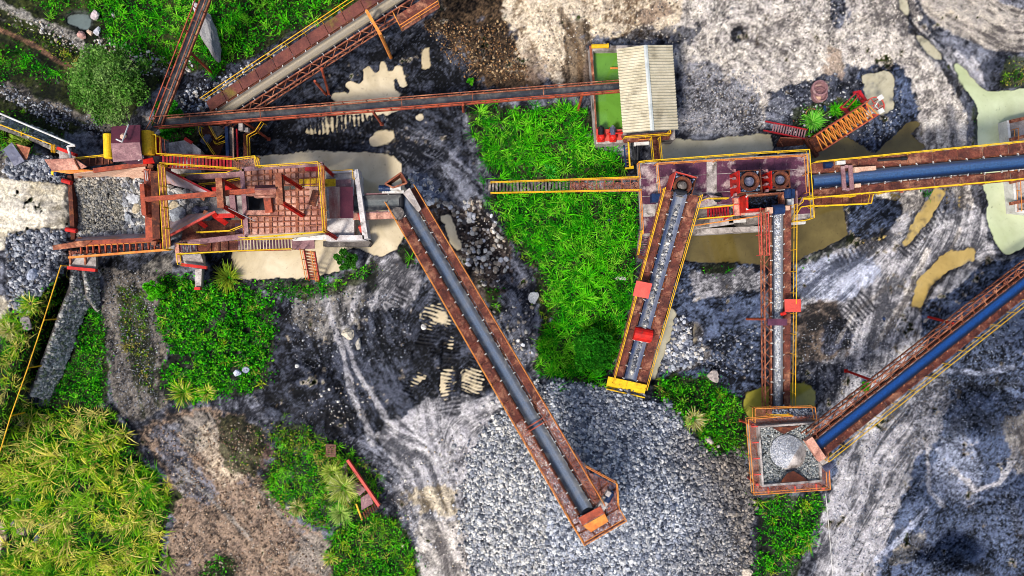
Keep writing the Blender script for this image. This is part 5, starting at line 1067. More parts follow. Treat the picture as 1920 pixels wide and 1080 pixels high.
# cone crushers
def crusher(label, cs, cx, cy, z0, z1, red, ringr, dark, spout, lipm=('rust','rust','rust')):
    t = thing('cone_crusher', label, 'crusher', P(cx,cy,z0), 'cone crushers on the maroon deck'); top = [P(*c,z1) for c in cs]; c0 = sum(top, Vector())/4; zw = z0; z0 = z1-.95
    for i in range(4):
        b = MB(); j = (i+1) % 4; q = [top[i], top[j], c0+(top[j]-c0)*.93, c0+(top[i]-c0)*.93]; b.prism(q, z1-zw); b.build('hopper_wall', red if i in dark else 'rust_dark', t)
    b = MB(); b.prism([(c0+(p-c0)*.93)-Vector((0,0,z1-z0-.5)) for p in top], .3); b.build('hopper_floor', 'black_rubber', t)
    k = np.random.default_rng(int(cx)); n = 420; a_ = k.random(n); b_ = k.random(n); pos = []
    for u_, v_ in zip(a_, b_):
        p = (top[0]*(1-u_)+top[1]*u_)*(1-v_)+(top[3]*(1-u_)+top[2]*u_)*v_; p = c0+(p-c0)*.9; pos.append((p.x, p.y, z0+.52+.2*k.random()))
    pos = np.array(pos); C = P(cx,cy,z0+.5); dd = np.hypot(pos[:,0]-C.x, pos[:,1]-C.y); pos = pos[dd > ringr*.95]; v,f,c = stonegeo(pos, k.uniform(.05,.11,len(pos)), colours(len(pos), [(40,52,80),(90,110,140),(22,28,44),(150,166,190)], 3, .4), 5)
    o = npmesh('rock_fill', v-np.array(t.location), f, 'stone', c, parent=t); o['kind'] = 'stuff'
    b = MB(); b.lathe(P(cx,cy,z0+.4), [(ringr*.66,0),(ringr*.64,.15),(ringr*.70,.55),(ringr,.62),(ringr*1.05,.5),(ringr,.1)], 28); b.build('feed_ring', 'rust_dark', t, smooth=False)
    b = MB(); b.lathe(P(cx+2,cy-1,z0+.45), [(ringr*.6,0),(ringr*.52,.25),(ringr*.40,.42),(ringr*.1,.5),(0,.5)], 22); b.build('cone_head', 'slate_steel' if dark[0] != 9 else 'concrete_dark', t)
    b = MB(); b.plate([P(*q) for q in spout], .06); b.build('spout_plate', 'concrete' if dark[0] != 9 else 'concrete_dark', t)
    b = MB(); e_ = 0 if dark[0] == 9 else 3
    for i in range(4): p = top[e_].lerp(top[(e_+1)%4], i/3.2+.05); o_ = (p-c0).normalized()*.35; b.box((p+o_*.45)-Vector((0,0,.6)), (.16,.16,.3)); b.tube(p-Vector((0,0,.5)), p+o_*1.1-Vector((0,0,.9)), .04, 6)
    b.build('clamp', 'mauve', t); return t
crusher('cone crusher with the tilted hopper at the head of the lower left conveyor', [(1267,321),(1307,332),(1295,374),(1255,363)], 1276,350, DZ, DZ+1.9, 'coral', .62, (9,0,3), [(1264,355,6.1),(1288,359,6.1),(1285,371,6.4),(1261,366,6.4)])
crusher('left of the two square cone crushers with a full rock hopper and red side', [(1385,319.5),(1426,318),(1430,361),(1387,362)], 1401,342, DZ, DZ+2.0, 'red', .64, (3,), [(1397,355,5.9),(1416,353,5.9),(1421,362,6.2),(1400,365,6.2)])
crusher('right of the two square cone crushers with an empty dark hopper and red side', [(1446,320),(1481,318),(1482,352),(1447,354)], 1458,339, DZ, DZ+2.0, 'red', .60, (3,), [(1455,348,5.7),(1471,348,5.7),(1472,355,6.0),(1456,357,6.0)])
t = thing('screen_box', 'long dark open feed box with red end wall beside the gravel conveyor head', 'feed box', P(1440,378,DZ))
cs = [(1399,365),(1470,360),(1472,391),(1400,396)]; inn = [(1403,368),(1466,363),(1468,388),(1403,392)]
for i in range(4):
    j = (i+1)%4; b = MB(); b.prism([P(*cs[i],5.9),P(*cs[j],5.9),P(*inn[j],5.9),P(*inn[i],5.9)], 1.5); b.build('box_wall', 'red' if i in (2,3) else 'rust', t)
b = MB(); b.prism([P(*c,5.0) for c in inn], .2); b.build('box_floor', 'black_rubber', t)
b = MB()
for q in (((1398,368),(1403,366),(1399,371)), ((1399,390),(1404,393),(1399,394))): b.plate([P(*c,5.95) for c in q], .04)
b.build('corner_gusset', 'white_paint', t)
px, py = scatter([(1406,369),(1465,364),(1466,387),(1406,390)], 300, 61, False); stones('rock_fill', None, px, py, .05, .12, [(24,30,46),(50,62,86),(14,18,30)], 62, z=np.full(len(px),5.05), parent=None)
o = bpy.data.objects[-1] if False else COL.objects[-1]; o.parent = t; o.location = o.location-t.location; o['kind'] = 'stuff'
t = thing('drive_motor', 'blue drive motor with white gearbox beside the dark feed box', 'motor', P(1478,372,DZ)); b = MB(); b.box(P(1477,364,5.6), (.75,.65,.6)); motor(b, P(1477,364,5.9), R(90), .6, .25); b.build('motor_body', 'blue_steel', t)
b = MB(); b.box(P(1480,381,5.5), (.4,.75,.5)); b.tube(P(1480,374,5.8), P(1480,390,5.8), .18, 10); b.build('gearbox', 'white_paint', t); b = MB(); b.bar(P(1492,358,5.6), P(1494,390,5.6), .1, .3); b.bar(P(1497,386,5.4), P(1505,370,5.4), .08,.1); b.build('guard', 'mauve', t)

# ---- the conveyors that meet at the deck
t, S, Lg = conveyor('rock_conveyor', 'conveyor with a thin line of rocks and walkways running down from the tilted cone crusher', (1276,362,6.4), (1178,722,1.3), .92, [(34,52,92),(84,98,126),(120,124,134)], walks=((1,.62,1.28,1),(-1,.62,1.30,1)), walk_m='rust_deck', rail_m='yellow_worn', legl=(((1230,500,4.3),(1226,500,0)), ((1254,505,4.3),(1250,504,0))))
load('line of grey rocks riding on the belt below the tilted cone crusher', S, Lg, .8, Lg-1.0, .17, 330, .05, .16, [(150,150,154),(196,190,180),(110,112,120),(80,84,94),(210,206,196)], 71)
b = MB(); y0 = [P(*v) for v in ((1140.5,706,1.75),(1213,722,1.75),(1207,744,1.25),(1136,728,1.25))]; m1 = [y0[0].lerp(y0[1],.5), y0[3].lerp(y0[2],.5)]
b.plate([y0[0], m1[0], m1[1], y0[3]], .05); b.plate([m1[0]+Vector((.01,0,.01)), y0[1], y0[2], m1[1]+Vector((.01,0,.01))], .05); b.bar(y0[3], y0[2], .08, .9); b.build('tail_hood', 'yellow', t, )
b = MB(); b.prism([P(1134,727,.6),P(1210,745,.6),P(1209,751,.5),P(1160,737,.5)], .5); b.build('tail_sill', 'concrete', t)
b = MB(); b.prism([S(Lg*.425+x, -y, z) for x, y, z in ((0,.5,1.2),(1.15,.5,1.2),(1.15,1.62,1.2),(0,1.62,1.2))], .06); o = b.build('red_cover', 'coral', t)
b = MB(); 
for x in (.1, 1.05): b.bar(S(Lg*.425+x,-.6,0), S(Lg*.425+x,-.6,1.15), .07); b.bar(S(Lg*.425+x,-1.25,0), S(Lg*.425+x,-1.25,1.15), .07)
b.build('cover_post', 'rust', t)
b = MB(); k = Lg*.71
for i in range(8):
    a0, a1 = math.pi*i/8, math.pi*(i+1)/8; b.plate([S(k-.5*math.cos(a0), -.66, .15+.5*math.sin(a0)), S(k-.5*math.cos(a1), -.66, .15+.5*math.sin(a1)), S(k-.5*math.cos(a1), .66, .15+.5*math.sin(a1)), S(k-.5*math.cos(a0), .66, .15+.5*math.sin(a0))], .04)
for s in (-.66,.66): b.plate([S(k-.48,s,.15), S(k-.3,s,.5), S(k,s,.62), S(k+.3,s,.5), S(k+.48,s,.15)], .03)
b.build('drum_cover', 'red', t)
t2 = thing('access_stair', 'narrow maroon stair with yellow rails beside the rock conveyor', 'stair', P(1205,450,0), 'steel stairs'); stairs(P(1209,434,4.3), P(1202,478,2.6), .7, 10, 'maroon', t2, rm='yellow')
deck([(1196,478),(1212,480),(1207,486),(1196,484)], 2.6, 'rust_deck', t2, 'landing'); legs((((1199,480,2.5),(1200,480,0)),), 'rust', t2)
t, S, Lg = conveyor('gravel_conveyor', 'vertical running conveyor heaped with pale gravel between the deck and the stone bin', (1457,389,6.6), (1457.5,772,1.2), .74, [(36,42,60),(150,154,164),(186,190,198)], walks=((1,.50,.98,1),), truss=((-1,.46,.92),), frame_off=.42, walk_m='rust_deck', trussm='rust', rail_m='yellow_worn', legl=(((1434,598,3.9),(1398,598,0)), ((1480,560,4.3),(1478,556,0))))
load('pale fine gravel heaped along the vertical conveyor belt', S, Lg, .4, Lg-.4, .22, 3000, .03, .065, [(196,200,208),(226,228,232),(150,156,168),(120,124,136),(210,206,196)], 72, .05)
b = MB(); b.tube(S(.1,-.36,.18), S(.1,.36,.18), .34, 18); b.build('head_drum', 'blue_steel', t)
b = MB(); b.box(S(.1,-.62,.15), (.4,.4,.4)); b.box(S(.1,.6,.15), (.3,.3,.3)); b.build('bearing_block', 'pale_peach', t)
b = MB(); b.prism([P(x,y,5.2) for x,y in ((1471,561),(1502,561),(1502,585),(1472,585))], .06); o = b.build('red_cover', 'coral', t); b = MB(); b.tube(P(1464,590,4.6), P(1474,586,4.8), .13, 8); b.build('red_horn', 'red', t)
b = MB(); b.box(P(1457,603,4.9), (1.25,.42,.5)); b.box(P(1457,604,5.16), (1.32,.48,.04)); b.build('brown_guard', 'maroon', t)
b = MB(); b.railpx([(1427,400),(1429,478)], [6.2,5.3]); b.railpx([(1441,398),(1443,478)], [6.2,5.3]); b.build('side_rail', 'coral', t)
deck([(1430,402),(1442,402),(1443,478),(1431,478)], [6.1,6.1,5.2,5.2], 'rust_mesh', t, 'head_walkway')
BLUE = [(8,22,48),(14,52,100),(40,78,124)]
t, S, Lg = conveyor('blue_conveyor', 'conveyor with a blue belt and two walkways running from the deck to the right edge', (1522,341,4.7), (1990,297,7.2), .95, BLUE, beltm='belt_blue', walks=((1,.62,1.30,1),(-1,.62,1.24,1)), walk_m='rust_deck', rail_m='yellow', legl=(((1700,352,5.6),(1690,358,0)), ((1700,300,5.6),(1688,310,0)), ((1860,340,6.5),(1838,345,0))))
b = MB()
for tt in (2.0, 2.5): b.bar(S(tt,-.85,.42), S(tt,.85,.42), .28, .1)
for s in (-.8,.8): b.bar(S(2.25,s,-.3), S(2.25,s,.42), .2, .2)
b.build('tail_frame', 'mauve', t); b = MB(); b.box(S(3.6,.52,.25), (1.2,.28,.35), R(4)); b.build('skirt_box', 'pale_peach', t); b = MB(); b.box(S(2.9,.5,.3), (.4,.35,.45), R(4)); b.build('bearing_block', 'pale_peach', t); b = MB(); b.box(S(2.9,-.6,.25), (.4,.25,.35), R(4)); b.build('skirt_box', 'pale_peach', t)
b = MB(); motor(b, S(1.05,1.05,.35), R(4), .5, .22); b.build('motor', 'blue_steel', t); b = MB(); b.box(S(1.9,1.1,.35), (.6,.25,.25), R(4)); b.build('gearbox', 'white_paint', t)
b = MB(); b.tube(S(4.4,1.05,.2), S(6.2,1.0,.2), .09, 8); b.tube(S(5.9,1.0,.2), S(6.3,1.0,.2), .13, 8); b.build('spare_roller', 'black_rubber', t)
t2 = thing('side_platform', 'rusty side platform with yellow rails under the left end of the blue belt conveyor', 'platform', P(1580,375,0)); deck([(1504,366),(1637,357),(1637,379),(1524,386),(1504,388)], 4.3, 'rust_deck', t2)
b = MB()
for x in (1540,1560,1580,1598,1618): b.bar(P(x,362,4.36), P(x,383,4.36), .06, .05)
b.build('deck_rib', 'rust_dark', t2)
railing([(1524,386),(1634,381),(1638,362),(1660,361)], 4.2, t2); railing([(1504,370),(1605,367)], 4.2, t2); railing([(1526,388),(1526,408)], 4.2, t2); legs((((1560,380,4.2),(1553,378,0)), ((1630,378,4.2),(1620,376,0))), 'rust', t2)
t, S, Lg = conveyor('blue_conveyor', 'diagonal conveyor with a vivid blue belt rising from the lower right to the stone bin', (1527,838,6.5), (1990,474,2.4), .74, [(2,18,46),(2,54,112),(4,66,136)], beltm='belt_blue', walks=((-1,.50,.95,1),), truss=((1,.72,1.05),), frame_off=.46, walk_m='rust_deck', rail_m='yellow', trussm='rust', idm='rust', legl=(((1640,715,4.8),(1586,695,0)), ((1788,607,3.7),(1740,594,0))), legm='red')
b = MB(); n_ = int(Lg/1.15)
for i in range(n_):
    x = Lg*(i+.5)/n_; b.bar(S(x,.40,.05), S(x,.92,.05), .06, .06); b.bar(S(x+.22,.92,.05), S(x,.62,.05), .05, .05); b.bar(S(x-.22,.92,.05), S(x,.62,.05), .05, .05)
for s_ in (.42,): b.bar(S(0,s_,.05), S(Lg,s_,.05), .06, .06)
b.build('outrigger', 'rust', t)
b = MB(); u_ = (S(1,0)-S(0,0)); rz = math.atan2(u_.y,u_.x); b.box(S(-.15,0,.2), (.55,1.7,.45), rz); b.build('head_box', 'salmon', t); b = MB(); b.box(S(-.1,-1.05,.15), (.5,.35,.4), rz); b.build('gearbox', 'concrete', t); b = MB(); motor(b, S(-.1,-1.5,.25), rz, .6, .24); b.build('motor', 'slate_steel', t)
# ---- the stone bin
t = thing('stone_bin', 'square concrete bin holding a cone of fine grey stone, with walkways around', 'bin', P(1482,852,0))
cs = [(1421,799),(1536,791),(1542,904),(1429,913)]; inn = [(1425,802),(1532.5,795),(1538,900),(1432.5,909)]; BZ = 4.6
for i in range(4): j = (i+1)%4; b = MB(); b.prism([P(*cs[i],BZ),P(*cs[j],BZ),P(*inn[j],BZ),P(*inn[i],BZ)], BZ-2.2); b.build('bin_wall', 'concrete', t)
b = MB(); b.prism([P(*c,3.2) for c in inn], .3); b.build('bin_floor', 'concrete_dark', t)
for x, y in ((1433,808),(1528,802),(1438,896),(1530,890)): b = MB(); b.bar(P(x,y,0), P(x,y,2.3), .4, .4); b.build('bin_leg', 'concrete_dark', t)
deck([(1404,786),(1536,778),(1536,791),(1421,799),(1429,913),(1542,904),(1536,845),(1553,845),(1557,917),(1414,927)], 4.2, 'rust_mesh', t, 'walkway'); deck([(1416,767),(1528,763),(1532,784),(1417,789)], 4.0, 'rust_mesh', t, 'upper_landing')
b = MB()
for q in (((1408,800),(1424,799)),((1410,830),(1424,829)),((1412,860),(1427,859)),((1413,890),(1429,889)),((1440,914),(1441,925)),((1490,911),(1491,922)),((1530,907),(1531,918)),((1540,870),(1554,869))): b.bar(P(*q[0],4.52), P(*q[1],4.52), .08, .12)
b.build('walkway_bracket', 'coral', t)
railing([(1488,780),(1403,786),(1414,928),(1557,918),(1553,846)], 4.6, t, 'orange'); railing([(1416,792),(1416,766),(1528,763),(1532,789)], 4.0, t, 'orange'); railing([(1447,780),(1487,779)], 4.2, t, 'yellow_worn')
legs((((1412,797,4.4),(1388,788,0)), ((1420,909,4.4),(1402,894,0)), ((1544,916,4.4),(1530,902,0))), 'coral', t)
for q in ([(1448,802,4.55),(1503,798,4.55),(1469,814,4.3)], [(1463,905,4.55),(1516,901,4.55),(1500,890,4.4),(1488,883,4.35),(1476,887,4.35)]): b = MB(); b.plate([P(*v) for v in q], .04); b.build('liner_plate', 'rust_dark', t)
px, py = scatter([(1448,768),(1526,766),(1530,783),(1450,786)], 900, 95, False); stones('spilled_stone', 'dark spilled stone on the upper landing behind the bin', px, py, .03, .08, [(70,80,100),(110,118,132),(40,46,60),(150,152,160)], 96, z=np.full(len(px), 4.08), cat='stone heap')
def mound(cx, cy, rad, z0, h, n, r0, r1, pal, seed):
    g = np.random.default_rng(seed); a = g.random(n)*2*math.pi; d = rad*np.sqrt(g.random(n)); c = P(cx,cy,z0); z = z0+h*(1-d/rad); r = r0+(r1-r0)*g.random(n); return np.stack([c.x+np.cos(a)*d, c.y+np.sin(a)*d, z], 1), r, colours(n, pal, seed, .25)
p, r, c = mound(1475,846,1.2,3.95,.95,5200,.025,.05,[(176,182,194),(206,208,214),(150,156,170),(226,226,228)],81); v,f,cc_ = stonegeo(p, r, c, 82); c0 = P(1475,846,3.4)
o = npmesh('stone_cone', v, f, 'stone', cc_, tuple(c0)); tag(o, 'neat grey cone of fine stone in the middle of the concrete bin', 'stone heap', kind='stuff')
b = MB(); b.lathe(P(1475,846,3.2), [(1.2,0),(1.2,.7),(1.1,.75),(0,1.65)], 26); o2 = b.build('heap_core', 'concrete', o)
g = np.random.default_rng(5); px, py = scatter(inn, 5200, 91, False); dc = np.hypot(px-1475, py-846); k = dc > 29; px, py, dc = px[k], py[k], dc[k]; z = 3.75+np.clip((dc-30)/32,0,1)*.5+.12*sst(1495,1530,px)
stones('bin_fill', 'dark wet fines sloping around the stone cone inside the bin', px, py, .03, .09, [(150,154,152),(120,128,134),(176,178,176),(96,104,112),(196,196,192)], 92, z=z, cat='stone heap')
b = MB(); b.prism([P(*c,3.35) for c in inn], .1)

# ---- primary crusher plant at the left
t = thing('feed_hopper', 'wide feed hopper with worn steel wing walls full of blasted rock', 'hopper', P(230,390,0))
HZ = 6.2
b = MB(); b.plate([P(138,327,6.4),P(272,309,6.4),P(275,340,4.3),P(200,334,4.4),P(140,338,4.6)], .08); b.build('hopper_wall', 'pale_peach', t)
b = MB(); b.plate([P(140,452,6.3),P(292,447,6.3),P(286,436,4.6),P(200,440,4.6),P(145,443,4.8)], .08); b.build('hopper_wall', 'wear_steel', t)
b = MB(); b.plate([P(308,318,6.3),P(400,365,6.0),P(372,366,4.4),P(340,348,4.2),P(310,344,4.2)], .08); b.build('wing_wall', 'wear_steel', t)
b = MB(); b.plate([P(316,440,6.2),P(402,397,6.0),P(352,402,4.4),P(316,412,4.2)], .08); b.build('wing_wall', 'wear_steel', t)
b = MB(); b.bar(P(308,316,6.35), P(402,364,6.05), .14, .16); b.build('rim', 'crimson', t); b = MB(); b.bar(P(316,443,6.25), P(404,397,6.05), .14, .16); b.build('rim', 'coral', t)
b = MB(); b.bar(P(176,320,6.4), P(276,307,6.4), .3, .18); b.build('rim', 'orange_red', t); b = MB(); b.bar(P(140,456,6.35), P(296,449,6.35), .3, .18); b.build('rim', 'orange_red', t)
for q, m_ in (([(83,299,6.3),(139,297,6.9),(149,318,6.5),(98,321,6.2)], 'salmon'), ([(139,297,6.92),(163,313,6.6),(149,318,6.52)], 'salmon'), ([(98,321,6.22),(149,318,6.5),(178,321,6.4),(130,326,6.2)], 'orange'), ([(98,461,6.3),(150,452,6.8),(160,462,6.5),(100,469,6.2)], 'rust'), ([(150,452,6.82),(173,450,6.6),(160,462,6.52)], 'rust')):
    b = MB(); b.plate([P(*v) for v in q], .07); b.build('flared_plate', m_, t)
b = MB(); b.bar(P(139,298,6.95), P(149,318,6.6), .08, .08); b.build('plate_rib', 'rust_dark', t)
b = MB(); b.bar(P(134,330,5.0), P(141,450,5.0), .3, .5); b.build('dump_sill', 'rust_dark', t)
for q in (((117,338,5.4),(134,343,5.4)), ((124,430,5.4),(144,433,5.4))): b = MB(); b.tube(P(*q[0]), P(*q[1]), .16, 10); b.build('bumper_log', 'red', t)
b = MB()
for a_, c_, o_ in (((95,321,5.6),(109,326,5.6),0),): b.tube(P(*a_), P(*c_), .2, 12)
b.build('bumper_drum', 'blue_steel', t); b = MB(); b.tube(P(99.5,322.6,5.6), P(104,324.2,5.6), .215, 12); b.build('drum_band', 'yellow', t)
for x, y in ((150,330),(270,320),(150,448),(285,445),(380,372),(385,398)): b = MB(); b.bar(P(x,y,0), P(x,y,5.6), .25, .25); b.build('column', 'rust', t)
# rock in the hopper
g = np.random.default_rng(2); HP = [(142,334),(200,328),(270,338),(272,345),(350,360),(392,372),(392,395),(350,400),(286,438),(200,442),(145,446),(136,390)]
b = MB(); b.prism([P(x,y,4.05) for x,y in HP], 3.5); o = b.build('hopper_floor', 'concrete_dark', t)
px, py = scatter(HP, 5200, 33, False); z = 4.1+.5*np.exp(-((px-150)/60)**2)+.35*np.exp(-((py-345)/20)**2)+.35*np.exp(-((py-438)/16)**2)
sz = np.clip((px-215)/70, 0, 1)+.5*np.clip((350-py)/25,0,1)+.4*np.clip((py-425)/20,0,1)
k = g.random(len(px)) < (1-.55*np.clip(sz,0,1)); px, py, z, sz = px[k], py[k], z[k], sz[k]
r = .05+.07*g.random(len(px))+np.clip(sz,0,1)*.30*g.random(len(px))**1.5; cl_ = colours(len(px), [(150,152,158),(190,188,184),(110,112,118),(206,200,190),(128,126,120)], 34, .3); fine = (sz < .25)[:,None]; cl_ = np.where(fine, cl_*np.array([[.72,.70,.64]]), cl_)
v,f,c = stonegeo(W3(px,py,z+r*.3), r, cl_, 35, .25); tag(npmesh('blasted_rock', v, f, 'stone', c, tuple(P(230,390,4.1))), 'heap of grey blasted rock filling the feed hopper', 'rock heap', kind='stuff')
for i, (x, y, rr, lab) in enumerate(((255,372,.55,'grey block under the left end of the monorail'),(258,391,.42,'tan block in the middle of the hopper rock'),(243,408,.45,'blue grey block low in the hopper rock'),(262,428,.5,'rounded block near the lower hopper wall'),(281,398,.4,'block seen between the hopper columns'),(326,388,.55,'grey block right of the gantry'),(338,403,.85,'largest pale block at the mouth of the crusher'),(322,362,.45,'block at the upper right of the gantry'),(334,366,.36,'small pale block below the upper wing wall'),(322,412,.4,'white block at the lower right of the gantry'),(247,355,.38,'pale block at the top of the hopper rock'),(236,384,.34,'light block left of the tan block'),(253,417,.4,'grey block above the rounded block'),(175,441,.4,'bluish block at the lower left of the hopper'),(165,340,.36,'bluish block at the upper left of the hopper'),(341,377,.3,'narrow block under the monorail beam'))):
    boulder(x, y, rr, rr*.8, rr*.7, [(190,192,196),(206,190,160),(164,170,178),(172,174,178)][i%4] if i != 1 else (206,190,160), lab, z=4.25, rot=i*.7, seed=i, group='large blocks in the feed hopper', name='rock_block', cat='rock')
# hoist gantry over the hopper
t = thing('hopper_gantry', 'tall rusty gantry with a yellow railed walkway crossing the feed hopper', 'gantry', P(300,385,0))
GZ = 7.6
for a_, c_, m_ in (((280,318,GZ-.4),(284,446,GZ-.4),'orange_red'), ((293,322,GZ-.2),(297,448,GZ-.2),'rust_dark')):
    b = MB(); b.ibeam(P(*a_), P(*c_), .5, .5); b.build('girder', m_, t)
deck([(297,309),(309,309),(320,460),(306,462)], GZ, 'rust', t, 'walkway')
railing([(296,308),(306,467)], GZ, t); railing([(302,308),(313,467)], GZ-.3, t, 'yellow_worn', h=.9); railing([(272,320),(274,338)], GZ-.3, t, 'white_paint', h=.5)
for x, y in ((282,312),(300,312),(288,456),(312,460)): b = MB(); b.bar(P(x,y,GZ-.4), P(x+5,y+(3 if y < 400 else -2),0), .3, .3); b.build('column', 'rust', t)
b = MB(); b.bar(P(268,345,GZ+.3), P(272,404,GZ+.3), .3, .3); b.bar(P(268,348,GZ+.25), P(284,354,GZ-.4), .22, .3); b.bar(P(272,402,GZ+.25), P(287,406,GZ-.4), .22, .3); b.build('end_frame', 'orange_red', t)
# monorail hoist
t = thing('monorail_hoist', 'long rusty monorail beam carried on two leaning red portal frames', 'hoist', P(400,370,0))
b = MB(); b.ibeam(P(272,374,8.6), P(525,354,8.6), .28, .34); b.build('beam', 'orange_red', t)
for (x, y0, y1, fx, fy) in ((412,334,390,37,22),(523,325,384,38,24)):
    b = MB(); b.ibeam(P(x,y0,9.1), P(x+4,y1,9.1), .42, .36); b.build('portal_head', 'rust', t)
    for yy, dx in ((y0+4,4),(y1-3,8)): b = MB(); b.ibeam(P(x+dx,yy,9.0), P(x+dx+fx,yy+fy,6.1), .3, .3); b.build('portal_leg', 'red', t)
b = MB(); b.tube(P(420,386,9.0), P(478,414,6.2), .03, 6); b.build('tie_rod', 'white_paint', t)
b = MB(); y = [P(*v) for v in ((478,348,8.9),(516,346,8.9),(517,353,9.5),(477,355,9.5),(519,368,8.7),(479,370,8.7))]; b.plate([y[0],y[1],y[2],y[3]], .05); b.build('hoist_roof', 'maroon_roof', t); b = MB(); b.plate([y[3],y[2],y[4],y[5]], .05); b.bar(y[5], y[4], .06, .5); b.build('hoist_cover', 'salmon', t)  # dark upper and pale lower slope: shade and sun put in by colour
# crusher floor
FZ = 6.0
t = thing('crusher_floor', 'salmon steel plate floor with a grid of ribs and yellow rails around the jaw crusher', 'platform', P(530,375,0))
segs = [[(456,318),(605,308),(606,345),(512,350),(512,362),(458,364)], [(504,362),(606,345),(609,404),(508,404)], [(462,404),(609,404),(611,432),(464,442)]]
for q in segs: deck(q, FZ, 'salmon', t, 'floor_plate', .1)
b = MB(); g = random.Random(3)
for i in range(13):
    x = 458+i*12.3
    for (ya, yb) in ((319-i*.75, 349),(405,440-i*.6)): b.bar(P(x,ya,FZ+.04), P(x+1,yb,FZ+.04), .055 if i%4 else .2, .08)
    if x > 508: b.bar(P(x,350,FZ+.04), P(x+2,404,FZ+.04), .055 if i%4 else .2, .08)
for ya, yb in ((330,320),(341,332),(350,345)): b.bar(P(458,ya,FZ+.05), P(605,yb,FZ+.05), .08, .08)
for ya, yb in ((406,405),(417,414),(428,422)): b.bar(P(463,ya,FZ+.05), P(609,yb,FZ+.05), .08, .08)
for ya in (358,370,384,396): b.bar(P(508,ya,FZ+.05), P(608,ya-3,FZ+.05), .08, .08)
b.build('floor_rib', 'rust', t)
b = MB(); b.ibeam(P(455,318,FZ), P(464,442,FZ), .3, .3); b.ibeam(P(455,318,FZ), P(606,308,FZ), .3, .3); b.build('edge_beam', 'mauve', t)
b = MB(); b.ibeam(P(462,399,FZ+.1), P(508,399,FZ+.1), .3, .3); b.ibeam(P(463,364,FZ+.1), P(500,364,FZ+.1), .25, .25); b.build('opening_beam', 'salmon', t)
b = MB(); b.bar(P(502,369,FZ+.2), P(506,399,FZ+.1), .5, .4); b.build('jaw_guard', 'orange_red', t)
b = MB(); b.prism([P(x,y,3.0) for x,y in ((458,362),(503,362),(504,402),(460,402))], .3); b.build('jaw_pit', 'black_rubber', t)
b = MB(); b.prism([P(x,y,FZ+.12) for x,y in ((571,312),(596,310),(596,321),(572,321))], .3); b.build('red_box', 'crimson', t)
b = MB(); b.prism([P(x,y,FZ+.06) for x,y in ((561,336),(597,334),(597,348),(561,349))], .03); b.build('yellow_plate', 'yellow_worn', t)
b = MB(); b.plate([P(586,356,FZ+.15), P(598,358,FZ+.2), P(591,388,FZ+.2), P(578,383,FZ+.15)], .05); b.build('loose_plate', 'rust_dark', t); b = MB(); b.plate([P(580,350,FZ+.1), P(597,350,FZ+.1), P(595,386,FZ+.1), P(581,386,FZ+.1)], .03); b.build('loose_sheet', 'pale_peach', t)
railing([(477,293),(479,311),(596,303),(606,434),(462,446),(447,444)], FZ, t); railing([(603,310),(611,434)], FZ, t, 'orange', h=.7)
for q in (((603,309,FZ),(624,328,3.4)), ((607,432,FZ),(632,447,3.4))): b = MB(); b.ibeam(P(*q[0]), P(*q[1]), .3, .3); b.build('raking_leg', 'red', t)
for x, y in ((462,322),(600,315),(468,436),(602,426),(540,330),(540,430)): b = MB(); b.bar(P(x,y,FZ-.1), P(x,y,0), .3, .3); b.build('column', 'rust_dark', t)
# jaw crusher mechanism left of the floor
t = thing('jaw_feeder', 'pan feeder with pale steel bed between the hopper and the crusher floor', 'feeder', P(420,385,0))
b = MB(); b.prism([P(x,y,4.2) for x,y in ((360,372),(462,366),(464,402),(360,402))], .3); b.build('feeder_bed', 'concrete', t); b = MB(); b.ibeam(P(436,362,5.4), P(440,404,5.4), .4, .3); b.build('cross_beam', 'mauve', t)
b = MB(); b.tube(P(361,394,4.6), P(391,390,4.6), .16, 10); b.tube(P(366,390,4.6), P(376,397,4.6), .25, 10); b.build('vibrator_shaft', 'slate_steel', t)
b = MB(); b.bar(P(403,405,5.8), P(440,404,5.8), .3, .12); b.build('red_bracket', 'red', t); b = MB(); b.bar(P(402,403,5.9), P(424,418,5.0), .35, .3); b.bar(P(372,414,5.2), P(386,424,4.6), .3, .3); b.bar(P(398,356,5.9), P(440,350,5.6), .3, .2); b.build('red_bracket', 'red', t)
b = MB(); b.prism([P(x,y,3.2) for x,y in ((345,415),(458,412),(460,446),(340,450))], .15); b.prism([P(x,y,3.4) for x,y in ((352,331),(450,326),(452,352),(400,356))], .15); b.build('lower_floor', 'rust_deck', t)
b = MB(); b.bar(P(345,456,4.6), P(462,443,5.6), .35, .3); b.bar(P(352,334,5.0), P(452,327,5.6), .35, .3); b.build('side_beam', 'mauve', t)
railing([(368,435),(430,432),(455,422)], 4.4, t, 'yellow'); railing([(332,327),(425,323),(448,314)], 4.6, t, 'yellow'); railing([(372,345),(410,341),(448,334)], 4.2, t, 'yellow'); b = MB()
for i in range(9): b.box(P(442+i*2.2,428,4.0+i*.15), (.08,.7,.05))
b.build('step', 'maroon', t); railing([(451,334),(454,350)], 4.8, t); railing([(452,408),(454,424)], 4.8, t)
